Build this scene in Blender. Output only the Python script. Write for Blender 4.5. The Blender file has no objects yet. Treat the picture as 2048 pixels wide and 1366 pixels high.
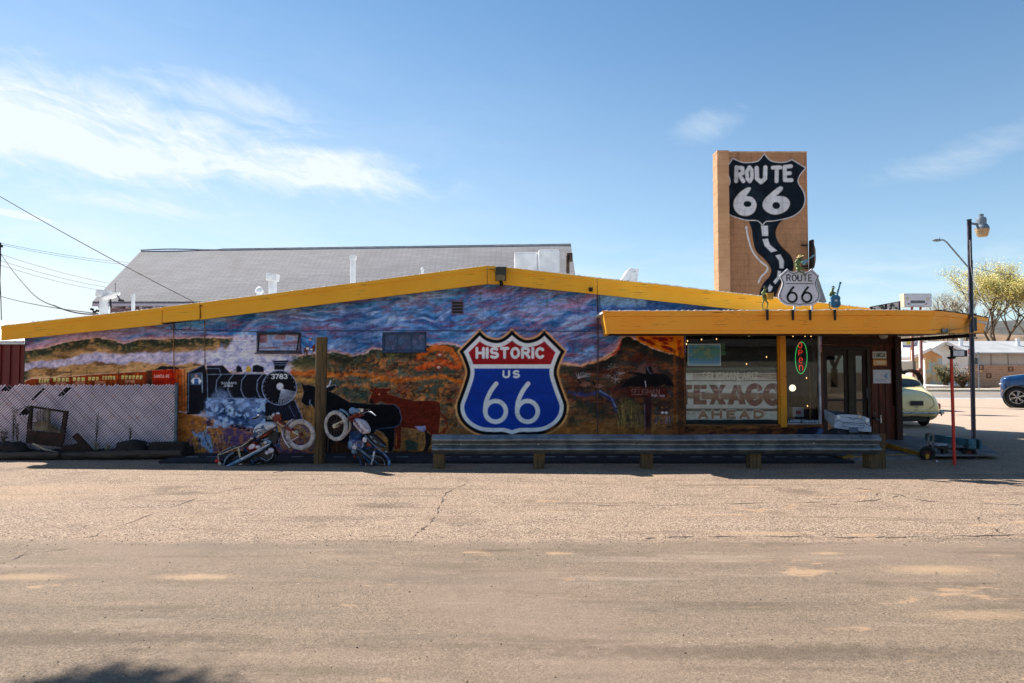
import bpy, bmesh, math, random
import numpy as np
from math import sin, cos, pi, radians, sqrt, atan2
from mathutils import Vector, Matrix
random.seed(7)
C = bpy.context.scene.collection
SC = bpy.context.scene
# camera
FPX = 24.0 / 36.0 * 2048.0
TH = math.atan(52.0 / FPX)
EYE = 1.68
cam_d = bpy.data.cameras.new('camera'); cam_d.lens = 24.0; cam_d.sensor_width = 36.0
cam_d.clip_start = 0.05; cam_d.clip_end = 3000
cam = bpy.data.objects.new('camera', cam_d); C.objects.link(cam)
cam.location = (0, 0, EYE); cam.rotation_euler = (pi / 2 + TH, 0, 0)
SC.camera = cam
# sun, sky, exposure
SUNV = Vector((-0.645, 0.573, 1.0)).normalized()          # towards the sun
SUN_EL = math.asin(SUNV.z); SUN_AZ = atan2(SUNV.x, SUNV.y)
sd = bpy.data.lights.new('sun', 'SUN'); sd.energy = 5.0; sd.angle = radians(0.5); sd.color = (1.0, 0.93, 0.84)
sun = bpy.data.objects.new('sun', sd); C.objects.link(sun)
sun.rotation_euler = (-SUNV).to_track_quat('-Z', 'Y').to_euler()
sun.location = (-20, 20, 30)
SC.view_settings.view_transform = 'Standard'; SC.view_settings.look = 'None'
SC.view_settings.gamma = 1.0; SC.view_settings.use_curve_mapping = False
SC.view_settings.exposure = 0.95
SC.cycles.max_bounces = 6; SC.cycles.diffuse_bounces = 3; SC.cycles.use_adaptive_sampling = True; SC.cycles.adaptive_threshold = .025; SC.cycles.transparent_max_bounces = 16
SC.cycles.caustics_reflective = False; SC.cycles.caustics_refractive = False
SC.cycles.use_denoising = True
def lin(c):
 r = []
 for v in c[:3]:
  v = v / 255.0
  r.append(v / 12.92 if v <= 0.04045 else ((v + 0.055) / 1.055) ** 2.4)
 return (r[0], r[1], r[2])
class NT:
 """small helper for writing node graphs"""
 def __init__(s, tree):
  s.t = tree; s.n = tree.nodes; s.l = tree.links
 def node(s, kind, **kw):
  n = s.n.new(kind)
  for k, v in kw.items(): setattr(n, k, v)
  return n
 def put(s, sock, v):
  if hasattr(v, 'is_output') or isinstance(v, bpy.types.NodeSocket): s.l.new(v, sock)
  elif v is not None:
   if isinstance(v, tuple) and len(v) == 3 and sock.type == 'RGBA': v = (*v, 1)
   sock.default_value = v
 def m(s, op, a, b=None, c=None, clamp=False):
  n = s.node('ShaderNodeMath', operation=op, use_clamp=clamp)
  for i, v in enumerate((a, b, c)):
   if v is not None: s.put(n.inputs[i], v)
  return n.outputs[0]
 def vm(s, op, a, b=None, out=0):
  n = s.node('ShaderNodeVectorMath', operation=op)
  s.put(n.inputs[0], a)
  if b is not None: s.put(n.inputs[1], b)
  return n.outputs[out]
 def xyz(s, v):
  n = s.node('ShaderNodeSeparateXYZ'); s.put(n.inputs[0], v); return n.outputs
 def comb(s, x, y, z=0.0):
  n = s.node('ShaderNodeCombineXYZ')
  for i, v in enumerate((x, y, z)): s.put(n.inputs[i], v)
  return n.outputs[0]
 def noise(s, vec, scale=5, detail=4, rough=0.55, dist=0.0, col=False):
  n = s.node('ShaderNodeTexNoise'); s.put(n.inputs['Vector'], vec)
  n.inputs['Scale'].default_value = scale; n.inputs['Detail'].default_value = detail
  n.inputs['Roughness'].default_value = rough; n.inputs['Distortion'].default_value = dist
  return n.outputs[1 if col else 0]
 def voro(s, vec, scale=5, feat='F1', out=0, rnd=1.0):
  n = s.node('ShaderNodeTexVoronoi', feature=feat); s.put(n.inputs['Vector'], vec)
  n.inputs['Scale'].default_value = scale; n.inputs['Randomness'].default_value = rnd
  return n.outputs[out]
 def ss(s, v, a, b, o0=0.0, o1=1.0, kind='SMOOTHSTEP'):
  n = s.node('ShaderNodeMapRange', interpolation_type=kind)
  for i, w in enumerate((v, a, b, o0, o1)): s.put(n.inputs[i], w)
  return n.outputs[0]
 def mix(s, f, a, b, blend='MIX'):
  n = s.node('ShaderNodeMix', data_type='RGBA', blend_type=blend)
  s.put(n.inputs[0], f); s.put(n.inputs[6], a); s.put(n.inputs[7], b)
  return n.outputs[2]
 def bump(s, h, strength=0.5, dist=0.01):
  n = s.node('ShaderNodeBump'); n.inputs['Strength'].default_value = strength
  n.inputs['Distance'].default_value = dist; s.put(n.inputs['Height'], h)
  return n.outputs[0]
# world: sky with cirrus
W = bpy.data.worlds.new('World'); SC.world = W; W.use_nodes = True
w = NT(W.node_tree); w.n.clear()
sky = w.node('ShaderNodeTexSky', sky_type='NISHITA'); sky.sun_disc = False
sky.sun_elevation = SUN_EL; sky.sun_rotation = SUN_AZ
sky.altitude = 1600; sky.air_density = 1.15; sky.dust_density = 0.6; sky.ozone_density = 1.6
tc = w.node('ShaderNodeTexCoord').outputs['Generated']
X_, Y_, Z_ = w.xyz(tc)
az = w.m('ARCTAN2', X_, Y_)
el = w.m('ARCSINE', w.m('MINIMUM', w.m('MAXIMUM', Z_, -1.0), 1.0))
wob = w.m('SUBTRACT', w.noise(w.comb(w.m('MULTIPLY', az, 3.0), w.m('MULTIPLY', el, 4.0), 2.0), 2.0, 3), .5)
u_ = w.m('ADD', az, w.m('MULTIPLY', el, 1.0))
n1 = w.noise(w.comb(w.m('MULTIPLY', u_, 2.6), w.m('ADD', w.m('MULTIPLY', el, 10.0), w.m('MULTIPLY', wob, .6)), 4.8), 2.4, 6, .62, .5)
n2 = w.noise(w.comb(w.m('MULTIPLY', u_, 15.0), w.m('MULTIPLY', w.m('ADD', el, w.m('MULTIPLY', az, .2)), 15.0), 9.0), 1.8, 5, .65, .5)
TX = w.m('ADD', w.m('MULTIPLY', n1, .70), w.m('MULTIPLY', n2, .34))
def cirrus(azc, elc, hw, hh, tilt, dens, soft=.5):
 a = w.m('SUBTRACT', az, azc); e = w.m('SUBTRACT', el, elc)
 u = w.m('ADD', w.m('MULTIPLY', a, cos(tilt)), w.m('MULTIPLY', e, sin(tilt)))
 v = w.m('ADD', w.m('SUBTRACT', w.m('MULTIPLY', e, cos(tilt)), w.m('MULTIPLY', a, sin(tilt))), w.m('MULTIPLY', wob, hh * .7))
 r = w.m('SQRT', w.m('ADD', w.m('POWER', w.m('ABSOLUTE', w.m('DIVIDE', u, hw)), 2.0), w.m('POWER', w.m('ABSOLUTE', w.m('DIVIDE', v, hh)), 2.0)))
 th = w.m('SUBTRACT', .90, w.m('MULTIPLY', w.ss(r, 1.4, 0.0), .72))
 return w.m('MULTIPLY', w.m('MULTIPLY', w.ss(TX, th, w.m('ADD', th, soft)), w.ss(r, 1.4, .5)), dens)
cl = cirrus(-0.60, 0.285, 0.52, 0.120, 0.0, 1.2, .58)
for args in ((-0.30, 0.270, 0.37, 0.062, -0.02, 1.2, .60), (-0.42, .35, .26, .05, -.03, .5, .5), (-0.52, 0.205, 0.17, 0.024, -0.05, .55), (-0.63, 0.180, 0.06, 0.008, -0.10, .9, .3),
             (0.285, 0.335, 0.11, 0.040, 0.25, .42, .7), (0.60, 0.262, 0.19, 0.036, 0.16, .5, .7), (2.6, 0.5, 0.6, 0.2, 0.1, .6)):
 cl = w.m('MAXIMUM', cl, cirrus(*args))
low = w.m('MULTIPLY', w.m('MULTIPLY', w.ss(n1, .38, .72), w.ss(el, .20, .06)), .50)
cl = w.m('MAXIMUM', cl, low)
veil = w.m('MULTIPLY', w.m('MULTIPLY', w.ss(az, .5, -.75), w.ss(el, .60, .10)), w.ss(n1, .2, .8, .30, .56))
hz = w.m('ADD', w.m('MULTIPLY', w.ss(el, 0.22, 0.0), 0.20), w.m('MULTIPLY', w.ss(el, .52, .06), .20))
cover = w.m('MINIMUM', w.m('ADD', w.m('ADD', cl, veil), hz), 0.97)
SKYC = w.mix(1.0, sky.outputs[0], (0.74, 0.97, 1.03), 'MULTIPLY')
col = w.mix(cover, SKYC, (6.3, 6.9, 7.2))
bg = w.node('ShaderNodeBackground'); bg.inputs['Strength'].default_value = 0.075
w.l.new(col, bg.inputs['Color'])
out = w.node('ShaderNodeOutputWorld'); w.l.new(bg.outputs[0], out.inputs['Surface'])
# photograph <-> world
CT, ST = cos(TH), sin(TH)
def P(px, py, Y):
 """point at depth Y on the sight line of photo pixel (px, py)"""
 u = (px - 1024.0) / FPX; v = (683.0 - py) / FPX
 t = Y / (CT - v * ST)
 return Vector((u * t, Y, EYE + (ST + v * CT) * t))
def G(px, py, z=0.0):
 v = (683.0 - py) / FPX; u = (px - 1024.0) / FPX
 t = (z - EYE) / (ST + v * CT)
 return Vector((u * t, (CT - v * ST) * t, z))
def PXY(x, y, z):
 """world -> photo pixel (numpy friendly)"""
 zz = z - EYE
 d = y * CT + zz * ST; up = -y * ST + zz * CT
 return 1024.0 + FPX * x / d, 683.0 - FPX * up / d
# materials
MATS = {}
def newmat(name):
 m = bpy.data.materials.new(name); m.use_nodes = True
 t = NT(m.node_tree); b = t.n['Principled BSDF']
 return m, t, b
def mat(name, c1, c2=None, scale=4.0, rough=0.7, metal=0.0, bump=0.0, bscale=40.0, stretch=(1, 1, 1),
  spec=0.5, coat=0.0, lo=0.35, hi=0.65, detail=5, c3=None, bdist=0.006, gen='Object'):
 if name in MATS: return MATS[name]
 m, t, b = newmat(name)
 co = t.node('ShaderNodeTexCoord').outputs[gen]
 mp = t.node('ShaderNodeMapping'); mp.inputs['Scale'].default_value = stretch; t.l.new(co, mp.inputs[0])
 v = mp.outputs[0]
 c = lin(c1)
 if c2 is not None:
  f = t.ss(t.noise(v, scale, detail), lo, hi)
  c = t.mix(f, lin(c1), lin(c2))
  if c3 is not None:
   c = t.mix(t.ss(t.noise(v, scale * 3.7, 6), 0.56, 0.68), c, lin(c3))
 t.put(b.inputs['Base Color'], c)
 rn = t.ss(t.noise(v, scale * 2.3, 4), 0.3, 0.7, max(0.02, rough - 0.08), min(1.0, rough + 0.1))
 t.put(b.inputs['Roughness'], rn)
 b.inputs['Metallic'].default_value = metal
 b.inputs['Specular IOR Level'].default_value = spec
 b.inputs['Coat Weight'].default_value = coat
 if bump > 0:
  t.l.new(t.bump(t.noise(v, bscale, 6, 0.65), bump, bdist), b.inputs['Normal'])
 MATS[name] = m
 return m
def emis(name, c, s):
 if name in MATS: return MATS[name]
 m, t, b = newmat(name)
 b.inputs['Base Color'].default_value = (*lin(c), 1)
 b.inputs['Emission Color'].default_value = (*lin(c), 1); b.inputs['Emission Strength'].default_value = s
 MATS[name] = m; return m
def glassmat(name, tint=(250, 252, 250), refl=0.0, rough=0.02):
 if name in MATS: return MATS[name]
 m, t, b = newmat(name); t.n.remove(b)
 tr = t.node('ShaderNodeBsdfTransparent'); tr.inputs[0].default_value = (*lin(tint), 1)
 gl = t.node('ShaderNodeBsdfGlossy'); gl.inputs['Roughness'].default_value = rough
 fr = t.node('ShaderNodeFresnel'); fr.inputs['IOR'].default_value = 1.5
 mx = t.node('ShaderNodeMixShader')
 t.l.new(t.m('ADD', t.m('MULTIPLY', fr.outputs[0], .95), refl * 0.4, clamp=True), mx.inputs[0])
 t.l.new(tr.outputs[0], mx.inputs[1]); t.l.new(gl.outputs[0], mx.inputs[2])
 t.l.new(mx.outputs[0], t.n['Material Output'].inputs[0])
 MATS[name] = m; return m
# mesh builder
class MB:
 def __init__(s): s.v = []; s.f = []; s.mi = []
 def add(s, vs, fs, m=0):
  o = len(s.v); s.v += [tuple(v) for v in vs]
  for f in fs: s.f.append(tuple(i + o for i in f)); s.mi.append(m)
  return s
 def box(s, x0, y0, z0, x1, y1, z1, m=0):
  x0, x1 = min(x0, x1), max(x0, x1); y0, y1 = min(y0, y1), max(y0, y1); z0, z1 = min(z0, z1), max(z0, z1)
  return s.add([(x0, y0, z0), (x1, y0, z0), (x1, y1, z0), (x0, y1, z0), (x0, y0, z1), (x1, y0, z1), (x1, y1, z1), (x0, y1, z1)],
                     [(0, 3, 2, 1), (4, 5, 6, 7), (0, 1, 5, 4), (1, 2, 6, 5), (2, 3, 7, 6), (3, 0, 4, 7)], m)
 def obox(s, c, half, R=None, m=0):
  """oriented box"""
  R = R or Matrix.Identity(3); vs = []
  for dz in (-1, 1):
   for dx, dy in ((-1, -1), (1, -1), (1, 1), (-1, 1)):
    vs.append(Vector(c) + R @ Vector((dx * half[0], dy * half[1], dz * half[2])))
  return s.add(vs, [(0, 3, 2, 1), (4, 5, 6, 7), (0, 1, 5, 4), (1, 2, 6, 5), (2, 3, 7, 6), (3, 0, 4, 7)], m)
 def beam(s, a, b, w, h, m=0):
  """rectangular bar from a to b, w across, h tall"""
  a = Vector(a); b = Vector(b); d = b - a; L = d.length
  q = d.to_track_quat('X', 'Z').to_matrix()
  return s.obox((a + b) / 2, (L / 2, w / 2, h / 2), q, m)
 def quad(s, a, b, c, d, m=0): return s.add([a, b, c, d], [(0, 1, 2, 3)], m)
 def prism(s, pts, y0, y1, m=0):
  """outline in (x,z), from y0 (front) to y1"""
  n = len(pts)
  ar = sum(pts[i][0] * pts[(i + 1) % n][1] - pts[(i + 1) % n][0] * pts[i][1] for i in range(n))
  if ar < 0: pts = pts[::-1]
  vs = [(p[0], y0, p[1]) for p in pts] + [(p[0], y1, p[1]) for p in pts]
  fs = [tuple(range(n)), tuple(range(2 * n - 1, n - 1, -1))] + [(i, i + n, (i + 1) % n + n, (i + 1) % n) for i in range(n)]
  return s.add(vs, fs, m)
 def slab(s, pts, z0, z1, m=0):
  n = len(pts)
  ar = sum(pts[i][0] * pts[(i + 1) % n][1] - pts[(i + 1) % n][0] * pts[i][1] for i in range(n))
  if ar < 0: pts = pts[::-1]
  zf = z0 if callable(z0) else (lambda x, y: z0)
  zt = z1 if callable(z1) else (lambda x, y: z1)
  vs = [(p[0], p[1], zf(*p)) for p in pts] + [(p[0], p[1], zt(*p)) for p in pts]
  fs = [tuple(range(n - 1, -1, -1)), tuple(range(n, 2 * n))] + [(i, (i + 1) % n, (i + 1) % n + n, i + n) for i in range(n)]
  return s.add(vs, fs, m)
 def tube(s, pts, r, n=8, m=0, cap=True):
  pts = [Vector(p) for p in pts]; k = len(pts)
  rs = r if isinstance(r, (list, tuple)) else [r] * k
  vs = []; prev = None
  for i in range(k):
   d = (pts[min(i + 1, k - 1)] - pts[max(i - 1, 0)]).normalized()
   if prev is None:
    ref = Vector((0, 0, 1)) if abs(d.z) < 0.9 else Vector((0, 1, 0))
    a = d.cross(ref).normalized()
   else:
    a = prev - d * prev.dot(d)
    a = a.normalized() if a.length > 1e-5 else d.orthogonal().normalized()
   prev = a; b = d.cross(a)
   for j in range(n):
    t = 2 * pi * j / n
    vs.append(pts[i] + (a * cos(t) + b * sin(t)) * rs[i])
  fs = []
  for i in range(k - 1):
   for j in range(n):
    fs.append((i * n + j, i * n + (j + 1) % n, (i + 1) * n + (j + 1) % n, (i + 1) * n + j))
  if cap: fs += [tuple(range(n - 1, -1, -1)), tuple(range((k - 1) * n, k * n))]
  return s.add(vs, fs, m)
 def ring(s, c, R, r, axis=(0, 1, 0), n=40, k=8, m=0, a0=0.0, a1=2 * pi, sq=1.0, xdir=None):
  """torus or arc of one; sq flattens it along the axis"""
  ax = Vector(axis).normalized()
  a = Vector(xdir) if xdir else ax.cross(Vector((0, 0, 1)) if abs(ax.z) < .9 else Vector((1, 0, 0)))
  a.normalize(); b = ax.cross(a)
  full = abs(a1 - a0 - 2 * pi) < 1e-6; cnt = n if full else n + 1; vs = []
  for i in range(cnt):
   t = a0 + (a1 - a0) * i / n; rad = a * cos(t) + b * sin(t)
   for j in range(k):
    q = 2 * pi * j / k
    vs.append(Vector(c) + rad * (R + r * cos(q)) + ax * (r * sin(q) * sq))
  fs = []
  for i in range(n):
   for j in range(k):
    i2 = (i + 1) % cnt
    fs.append((i * k + j, i2 * k + j, i2 * k + (j + 1) % k, i * k + (j + 1) % k))
  return s.add(vs, fs, m)
 def lathe(s, prof, c, axis=(0, 0, 1), n=24, m=0):
  """profile of (radius, height along axis)"""
  q = Vector(axis).to_track_quat('Z', 'Y').to_matrix(); vs = []
  for r, h in prof:
   for j in range(n):
    t = 2 * pi * j / n
    vs.append(Vector(c) + q @ Vector((r * cos(t), r * sin(t), h)))
  fs = []
  for i in range(len(prof) - 1):
   for j in range(n):
    fs.append((i * n + j, i * n + (j + 1) % n, (i + 1) * n + (j + 1) % n, (i + 1) * n + j))
  fs += [tuple(range(n - 1, -1, -1)), tuple(range((len(prof) - 1) * n, len(prof) * n))]
  return s.add(vs, fs, m)
 def ell(s, c, r, R=None, nu=14, nv=9, m=0, jit=0.0):
  R = R or Matrix.Identity(3); vs = [Vector(c) + R @ Vector((0, 0, r[2]))]
  for i in range(1, nv):
   for j in range(nu):
    a = pi * i / nv; t = 2 * pi * j / nu
    k = 1 + random.uniform(-jit, jit)
    vs.append(Vector(c) + R @ Vector((r[0] * sin(a) * cos(t) * k, r[1] * sin(a) * sin(t) * k, r[2] * cos(a) * k)))
  vs.append(Vector(c) + R @ Vector((0, 0, -r[2]))); last = len(vs) - 1; fs = []
  for j in range(nu): fs.append((0, 1 + j, 1 + (j + 1) % nu))
  for i in range(nv - 2):
   for j in range(nu):
    fs.append((1 + i * nu + j, 1 + (i + 1) * nu + j, 1 + (i + 1) * nu + (j + 1) % nu, 1 + i * nu + (j + 1) % nu))
  for j in range(nu): fs.append((last, 1 + (nv - 2) * nu + (j + 1) % nu, 1 + (nv - 2) * nu + j))
  return s.add(vs, fs, m)
 def ribbon(s, pts, wd, y0, y1, m=0):
  """flat stroke of width wd along pts (x,z), made solid between y0 and y1"""
  P2 = [Vector((p[0], p[1])) for p in pts]; n = len(P2)
  closed = (P2[0] - P2[-1]).length < 1e-6
  if closed: P2 = P2[:-1]; n -= 1
  L = []; R = []
  for i in range(n):
   a = P2[i - 1] if (i > 0 or closed) else None; b = P2[(i + 1) % n] if (i < n - 1 or closed) else None
   d0 = (P2[i] - a).normalized() if a is not None else None
   d1 = (b - P2[i]).normalized() if b is not None else None
   d = (d0 + d1) if d0 is not None and d1 is not None else (d0 or d1)
   if d.length < 1e-4: d = d1
   d = d.normalized(); nn = Vector((-d.y, d.x)); k = 1.0
   if d0 is not None and d1 is not None: k = 1 / max(0.5, nn.dot(Vector((-d1.y, d1.x))))
   L.append(P2[i] + nn * wd / 2 * k); R.append(P2[i] - nn * wd / 2 * k)
  vs = [(p.x, y0, p.y) for p in L] + [(p.x, y0, p.y) for p in R] + [(p.x, y1, p.y) for p in L] + [(p.x, y1, p.y) for p in R]
  fs = []
  for i in range(n if closed else n - 1):
   j = (i + 1) % n
   fs += [(n + i, n + j, j, i), (i, j, 2 * n + j, 2 * n + i), (n + j, n + i, 3 * n + i, 3 * n + j)]
  if not closed: fs += [(0, 2 * n, 3 * n, n), (n - 1, 2 * n - 1, 4 * n - 1, 3 * n - 1)]
  return s.add(vs, fs, m)
 def build(s, name, mats, parent=None, smooth=False, bevel=0.0, base=None):
  me = bpy.data.meshes.new(name)
  v = np.array([tuple(p) for p in s.v], dtype=np.float64).reshape(-1, 3)
  if parent is not None: off = np.array(worg(parent))
  else:
   off = np.array(base) if base is not None else np.array([(v[:, 0].min() + v[:, 0].max()) / 2, (v[:, 1].min() + v[:, 1].max()) / 2, v[:, 2].min()])
  me.from_pydata((v - off).tolist(), [], s.f)
  mats = mats if isinstance(mats, (list, tuple)) else [mats]
  for m in mats: me.materials.append(m)
  if len(mats) > 1: me.polygons.foreach_set('material_index', s.mi)
  me.update()
  if smooth:
   me.polygons.foreach_set('use_smooth', [True] * len(me.polygons))
   if smooth != 'all': me.set_sharp_from_angle(angle=radians(38))
  o = bpy.data.objects.new(name, me); C.objects.link(o)
  if parent is not None: o.parent = parent
  else: o.location = tuple(off)
  if bevel > 0:
   b = o.modifiers.new('bevel', 'BEVEL'); b.width = bevel; b.segments = 2; b.limit_method = 'ANGLE'; b.angle_limit = radians(40)
  return o
def worg(o):
 p = Vector((0, 0, 0))
 while o is not None: p = p + o.location; o = o.parent
 return p
def tag(o, label=None, cat=None, group=None, kind=None):
 if label: o['label'] = label
 if cat: o['category'] = cat
 if group: o['group'] = group
 if kind: o['kind'] = kind
 return o
def thing(name, loc, label, cat, group=None):
 o = bpy.data.objects.new(name, None); C.objects.link(o); o.location = tuple(loc); o.empty_display_size = 0.2
 return tag(o, label, cat, group)
def structure(o): o['kind'] = 'structure'; return o
def copy_tree(o, parent=None):
 c = o.copy(); C.objects.link(c)
 if parent is not None: c.parent = parent
 for ch in [x for x in SC.objects if x.parent == o]: copy_tree(ch, c)
 return c
def chaikin(pts, n=2, closed=False):
 for _ in range(n):
  q = [] if closed else [pts[0]]
  rng = range(len(pts)) if closed else range(len(pts) - 1)
  for i in rng:
   a = pts[i]; b = pts[(i + 1) % len(pts)]
   q.append(tuple(a[k] * .75 + b[k] * .25 for k in range(len(a)))); q.append(tuple(a[k] * .25 + b[k] * .75 for k in range(len(a))))
  if not closed: q.append(pts[-1])
  pts = q
 return pts
def cr(pts, n=6):
 """Catmull-Rom through the points"""
 out = []
 for i in range(len(pts) - 1):
  p0 = pts[max(i - 1, 0)]; p1 = pts[i]; p2 = pts[i + 1]; p3 = pts[min(i + 2, len(pts) - 1)]
  for k in range(n):
   t = k / n
   out.append(tuple(0.5 * (2 * p1[j] + (p2[j] - p0[j]) * t + (2 * p0[j] - 5 * p1[j] + 4 * p2[j] - p3[j]) * t * t
                             + (3 * p1[j] - p0[j] - 3 * p2[j] + p3[j]) * t ** 3) for j in range(len(p1))))
 out.append(tuple(pts[-1])); return out
# stroke lettering (x right, y up, height 1)
def _arc(cx, cy, rx, ry, a0, a1, n=12):
 return [(cx + rx * cos(radians(a0 + (a1 - a0) * i / n)), cy + ry * sin(radians(a0 + (a1 - a0) * i / n))) for i in range(n + 1)]
_O = _arc(.32, .5, .32, .5, 90, 450, 28)
_8 = [_arc(.3, .73, .25, .27, -90, 270, 18), _arc(.3, .23, .3, .23, 90, 450, 18)]
_S = [_arc(.3, .74, .27, .26, 35, 250, 10) + _arc(.3, .25, .3, .25, 80, -145, 10)]
GL = {
 'A': (.70, [[(0, 0), (.35, 1), (.70, 0)], [(.12, .30), (.58, .30)]]),
 'B': (.60, [[(0, 0), (0, 1), (.3, 1)] + _arc(.3, .76, .26, .24, 90, -90, 8) + [(0, .52)], [(.3, .52)] + _arc(.3, .26, .3, .26, 90, -90, 8) + [(0, 0)]]),
 'C': (.62, [_arc(.33, .5, .33, .5, 45, 315, 18)]),
 'D': (.62, [[(0, 0), (0, 1), (.25, 1)] + _arc(.25, .5, .37, .5, 90, -90, 14) + [(0, 0)]]),
 'E': (.52, [[(.52, 1), (0, 1), (0, 0), (.52, 0)], [(0, .52), (.44, .52)]]),
 'F': (.50, [[(.52, 1), (0, 1), (0, 0)], [(0, .5), (.42, .5)]]),
 'G': (.64, [_arc(.33, .5, .33, .5, 45, 345, 18) + [(.64, .48), (.36, .48)]]),
 'H': (.60, [[(0, 0), (0, 1)], [(.6, 0), (.6, 1)], [(0, .5), (.6, .5)]]),
 'I': (.0, [[(0, 0), (0, 1)]]),
 'J': (.45, [[(.45, 1), (.45, .25)] + _arc(.22, .25, .23, .25, 0, -180, 8)]),
 'K': (.60, [[(0, 0), (0, 1)], [(.58, 1), (0, .4)], [(.2, .6), (.6, 0)]]),
 'L': (.50, [[(0, 1), (0, 0), (.5, 0)]]),
 'M': (.78, [[(0, 0), (0, 1), (.39, .3), (.78, 1), (.78, 0)]]),
 'N': (.62, [[(0, 0), (0, 1), (.62, 0), (.62, 1)]]),
 'O': (.64, [_O]),
 'P': (.56, [[(0, 0), (0, 1), (.3, 1)] + _arc(.3, .74, .27, .26, 90, -90, 8) + [(0, .48)]]),
 'R': (.60, [[(0, 0), (0, 1), (.3, 1)] + _arc(.3, .74, .27, .26, 90, -90, 8) + [(0, .48)], [(.3, .48), (.6, 0)]]),
 'S': (.60, _S),
 'T': (.60, [[(0, 1), (.6, 1)], [(.3, 1), (.3, 0)]]),
 'U': (.62, [[(0, 1), (0, .31)] + _arc(.31, .31, .31, .31, 180, 360, 12) + [(.62, 1)]]),
 'V': (.66, [[(0, 1), (.33, 0), (.66, 1)]]),
 'W': (.90, [[(0, 1), (.22, 0), (.45, .7), (.68, 0), (.90, 1)]]),
 'X': (.64, [[(0, 0), (.64, 1)], [(0, 1), (.64, 0)]]),
 'Y': (.64, [[(0, 1), (.32, .5), (.64, 1)], [(.32, .5), (.32, 0)]]),
 'Z': (.58, [[(0, 1), (.58, 1), (0, 0), (.58, 0)]]),
 '0': (.58, [_arc(.29, .5, .29, .5, 90, 450, 24)]),
 '1': (.2, [[(0, .8), (.18, 1), (.18, 0)]]),
 '2': (.56, [_arc(.28, .72, .27, .28, 165, -35, 9) + [(0, 0), (.56, 0)]]),
 '4': (.58, [[(.44, 0), (.44, 1), (0, .3), (.58, .3)]]),
 '5': (.56, [[(.52, 1), (.06, 1), (.03, .56)] + _arc(.27, .32, .29, .32, 110, -150, 10)]),
 '9': (.58, [_arc(.29, .7, .29, .3, 0, 360, 16) + [(.58, .6), (.40, .15), (.2, 0)]]),
 '3': (.56, [_arc(.27, .75, .25, .25, 150, -80, 9) + _arc(.27, .26, .30, .26, 80, -150, 9)]),
 '6': (.60, [[(.44, 1.0), (.30, .86), (.12, .60), (.02, .40)] + _arc(.31, .31, .31, .31, 165, 525, 26)]),
 '7': (.54, [[(0, 1), (.54, 1), (.18, 0)]]),
 '8': (.60, _8),
 'o': (.46, [_arc(.23, .3, .23, .3, 90, 450, 16)]), 'l': (.0, [[(0, 0), (0, 1)]]), 'i': (.0, [[(0, 0), (0, .6)], [(0, .8), (0, .86)]]),
 'a': (.44, [_arc(.22, .3, .22, .3, 90, 450, 16), [(.44, .6), (.44, 0)]]),
 'p': (.44, [_arc(.22, .3, .22, .3, 90, 450, 16), [(0, .6), (0, -.35)]]),
 'd': (.44, [_arc(.22, .3, .22, .3, 90, 450, 16), [(.44, 1), (.44, 0)]]),
 'n': (.42, [[(0, 0), (0, .6)], _arc(.21, .36, .21, .24, 180, 0, 8) + [(.42, 0)]]),
 'e': (.44, [[(.02, .32), (.44, .32)] + _arc(.23, .3, .22, .3, 5, 320, 12)]),
 's': (.36, [[(.34, .5), (.1, .58), (.04, .42), (.32, .22), (.26, .04), (.0, .06)]]),
 'g': (.44, [_arc(.22, .3, .22, .3, 90, 450, 16), [(.44, .6), (.44, -.2), (.2, -.36), (.02, -.25)]]),
 '-': (.34, [[(0, .5), (.34, .5)]]), '.': (.02, [[(0, 0), (.02, .03)]]), ',': (.04, [[(.04, .05), (0, -.12)]]), ' ': (.3, []), ':': (.02, [[(0, .2), (.02, .22)], [(0, .7), (.02, .72)]]),
}
def strokes(txt, x, y, w, h, gap=.22, sl=0.0):
 """lettering whose box starts at (x, y = baseline) and is w wide, h tall; y grows upward if h>0"""
 cur = 0; out = []
 for ch in txt:
  wd, st = GL[ch]
  out += [[(cur + a + sl * b, b) for a, b in p] for p in st]
  cur += wd + gap
 tot = max(cur - gap, 1e-3); k = w / tot
 return [[(x + a * k, y + b * h) for a, b in p] for p in out]
# paint: colours laid on a fine grid of wall points
def _hash(ix, iy, seed):
 n = (ix.astype(np.int64) * 374761393 + iy.astype(np.int64) * 668265263 + seed * 974711) & 0xffffffff
 n = ((n ^ (n >> 13)) * 1274126177) & 0xffffffff
 return ((n ^ (n >> 16)) & 0xffff) / 65535.0
def vnoise(x, y, seed=0):
 ix = np.floor(x); iy = np.floor(y); fx = x - ix; fy = y - iy
 fx = fx * fx * (3 - 2 * fx); fy = fy * fy * (3 - 2 * fy)
 a = _hash(ix, iy, seed); b = _hash(ix + 1, iy, seed); c = _hash(ix, iy + 1, seed); d = _hash(ix + 1, iy + 1, seed)
 return (a * (1 - fx) + b * fx) * (1 - fy) + (c * (1 - fx) + d * fx) * fy
def fbm(x, y, sx, sy, octv=4, seed=0, g=.5):
 s = 0; a = 1; t = 0
 for o in range(octv):
  s = s + a * vnoise(x / sx * 2 ** o + 13.7 * o, y / sy * 2 ** o + 7.3 * o, seed + o * 17); t += a; a *= g
 return s / t
def sst(x, a, b):
 t = np.clip((x - a) / (b - a), 0, 1); return t * t * (3 - 2 * t)
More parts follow.
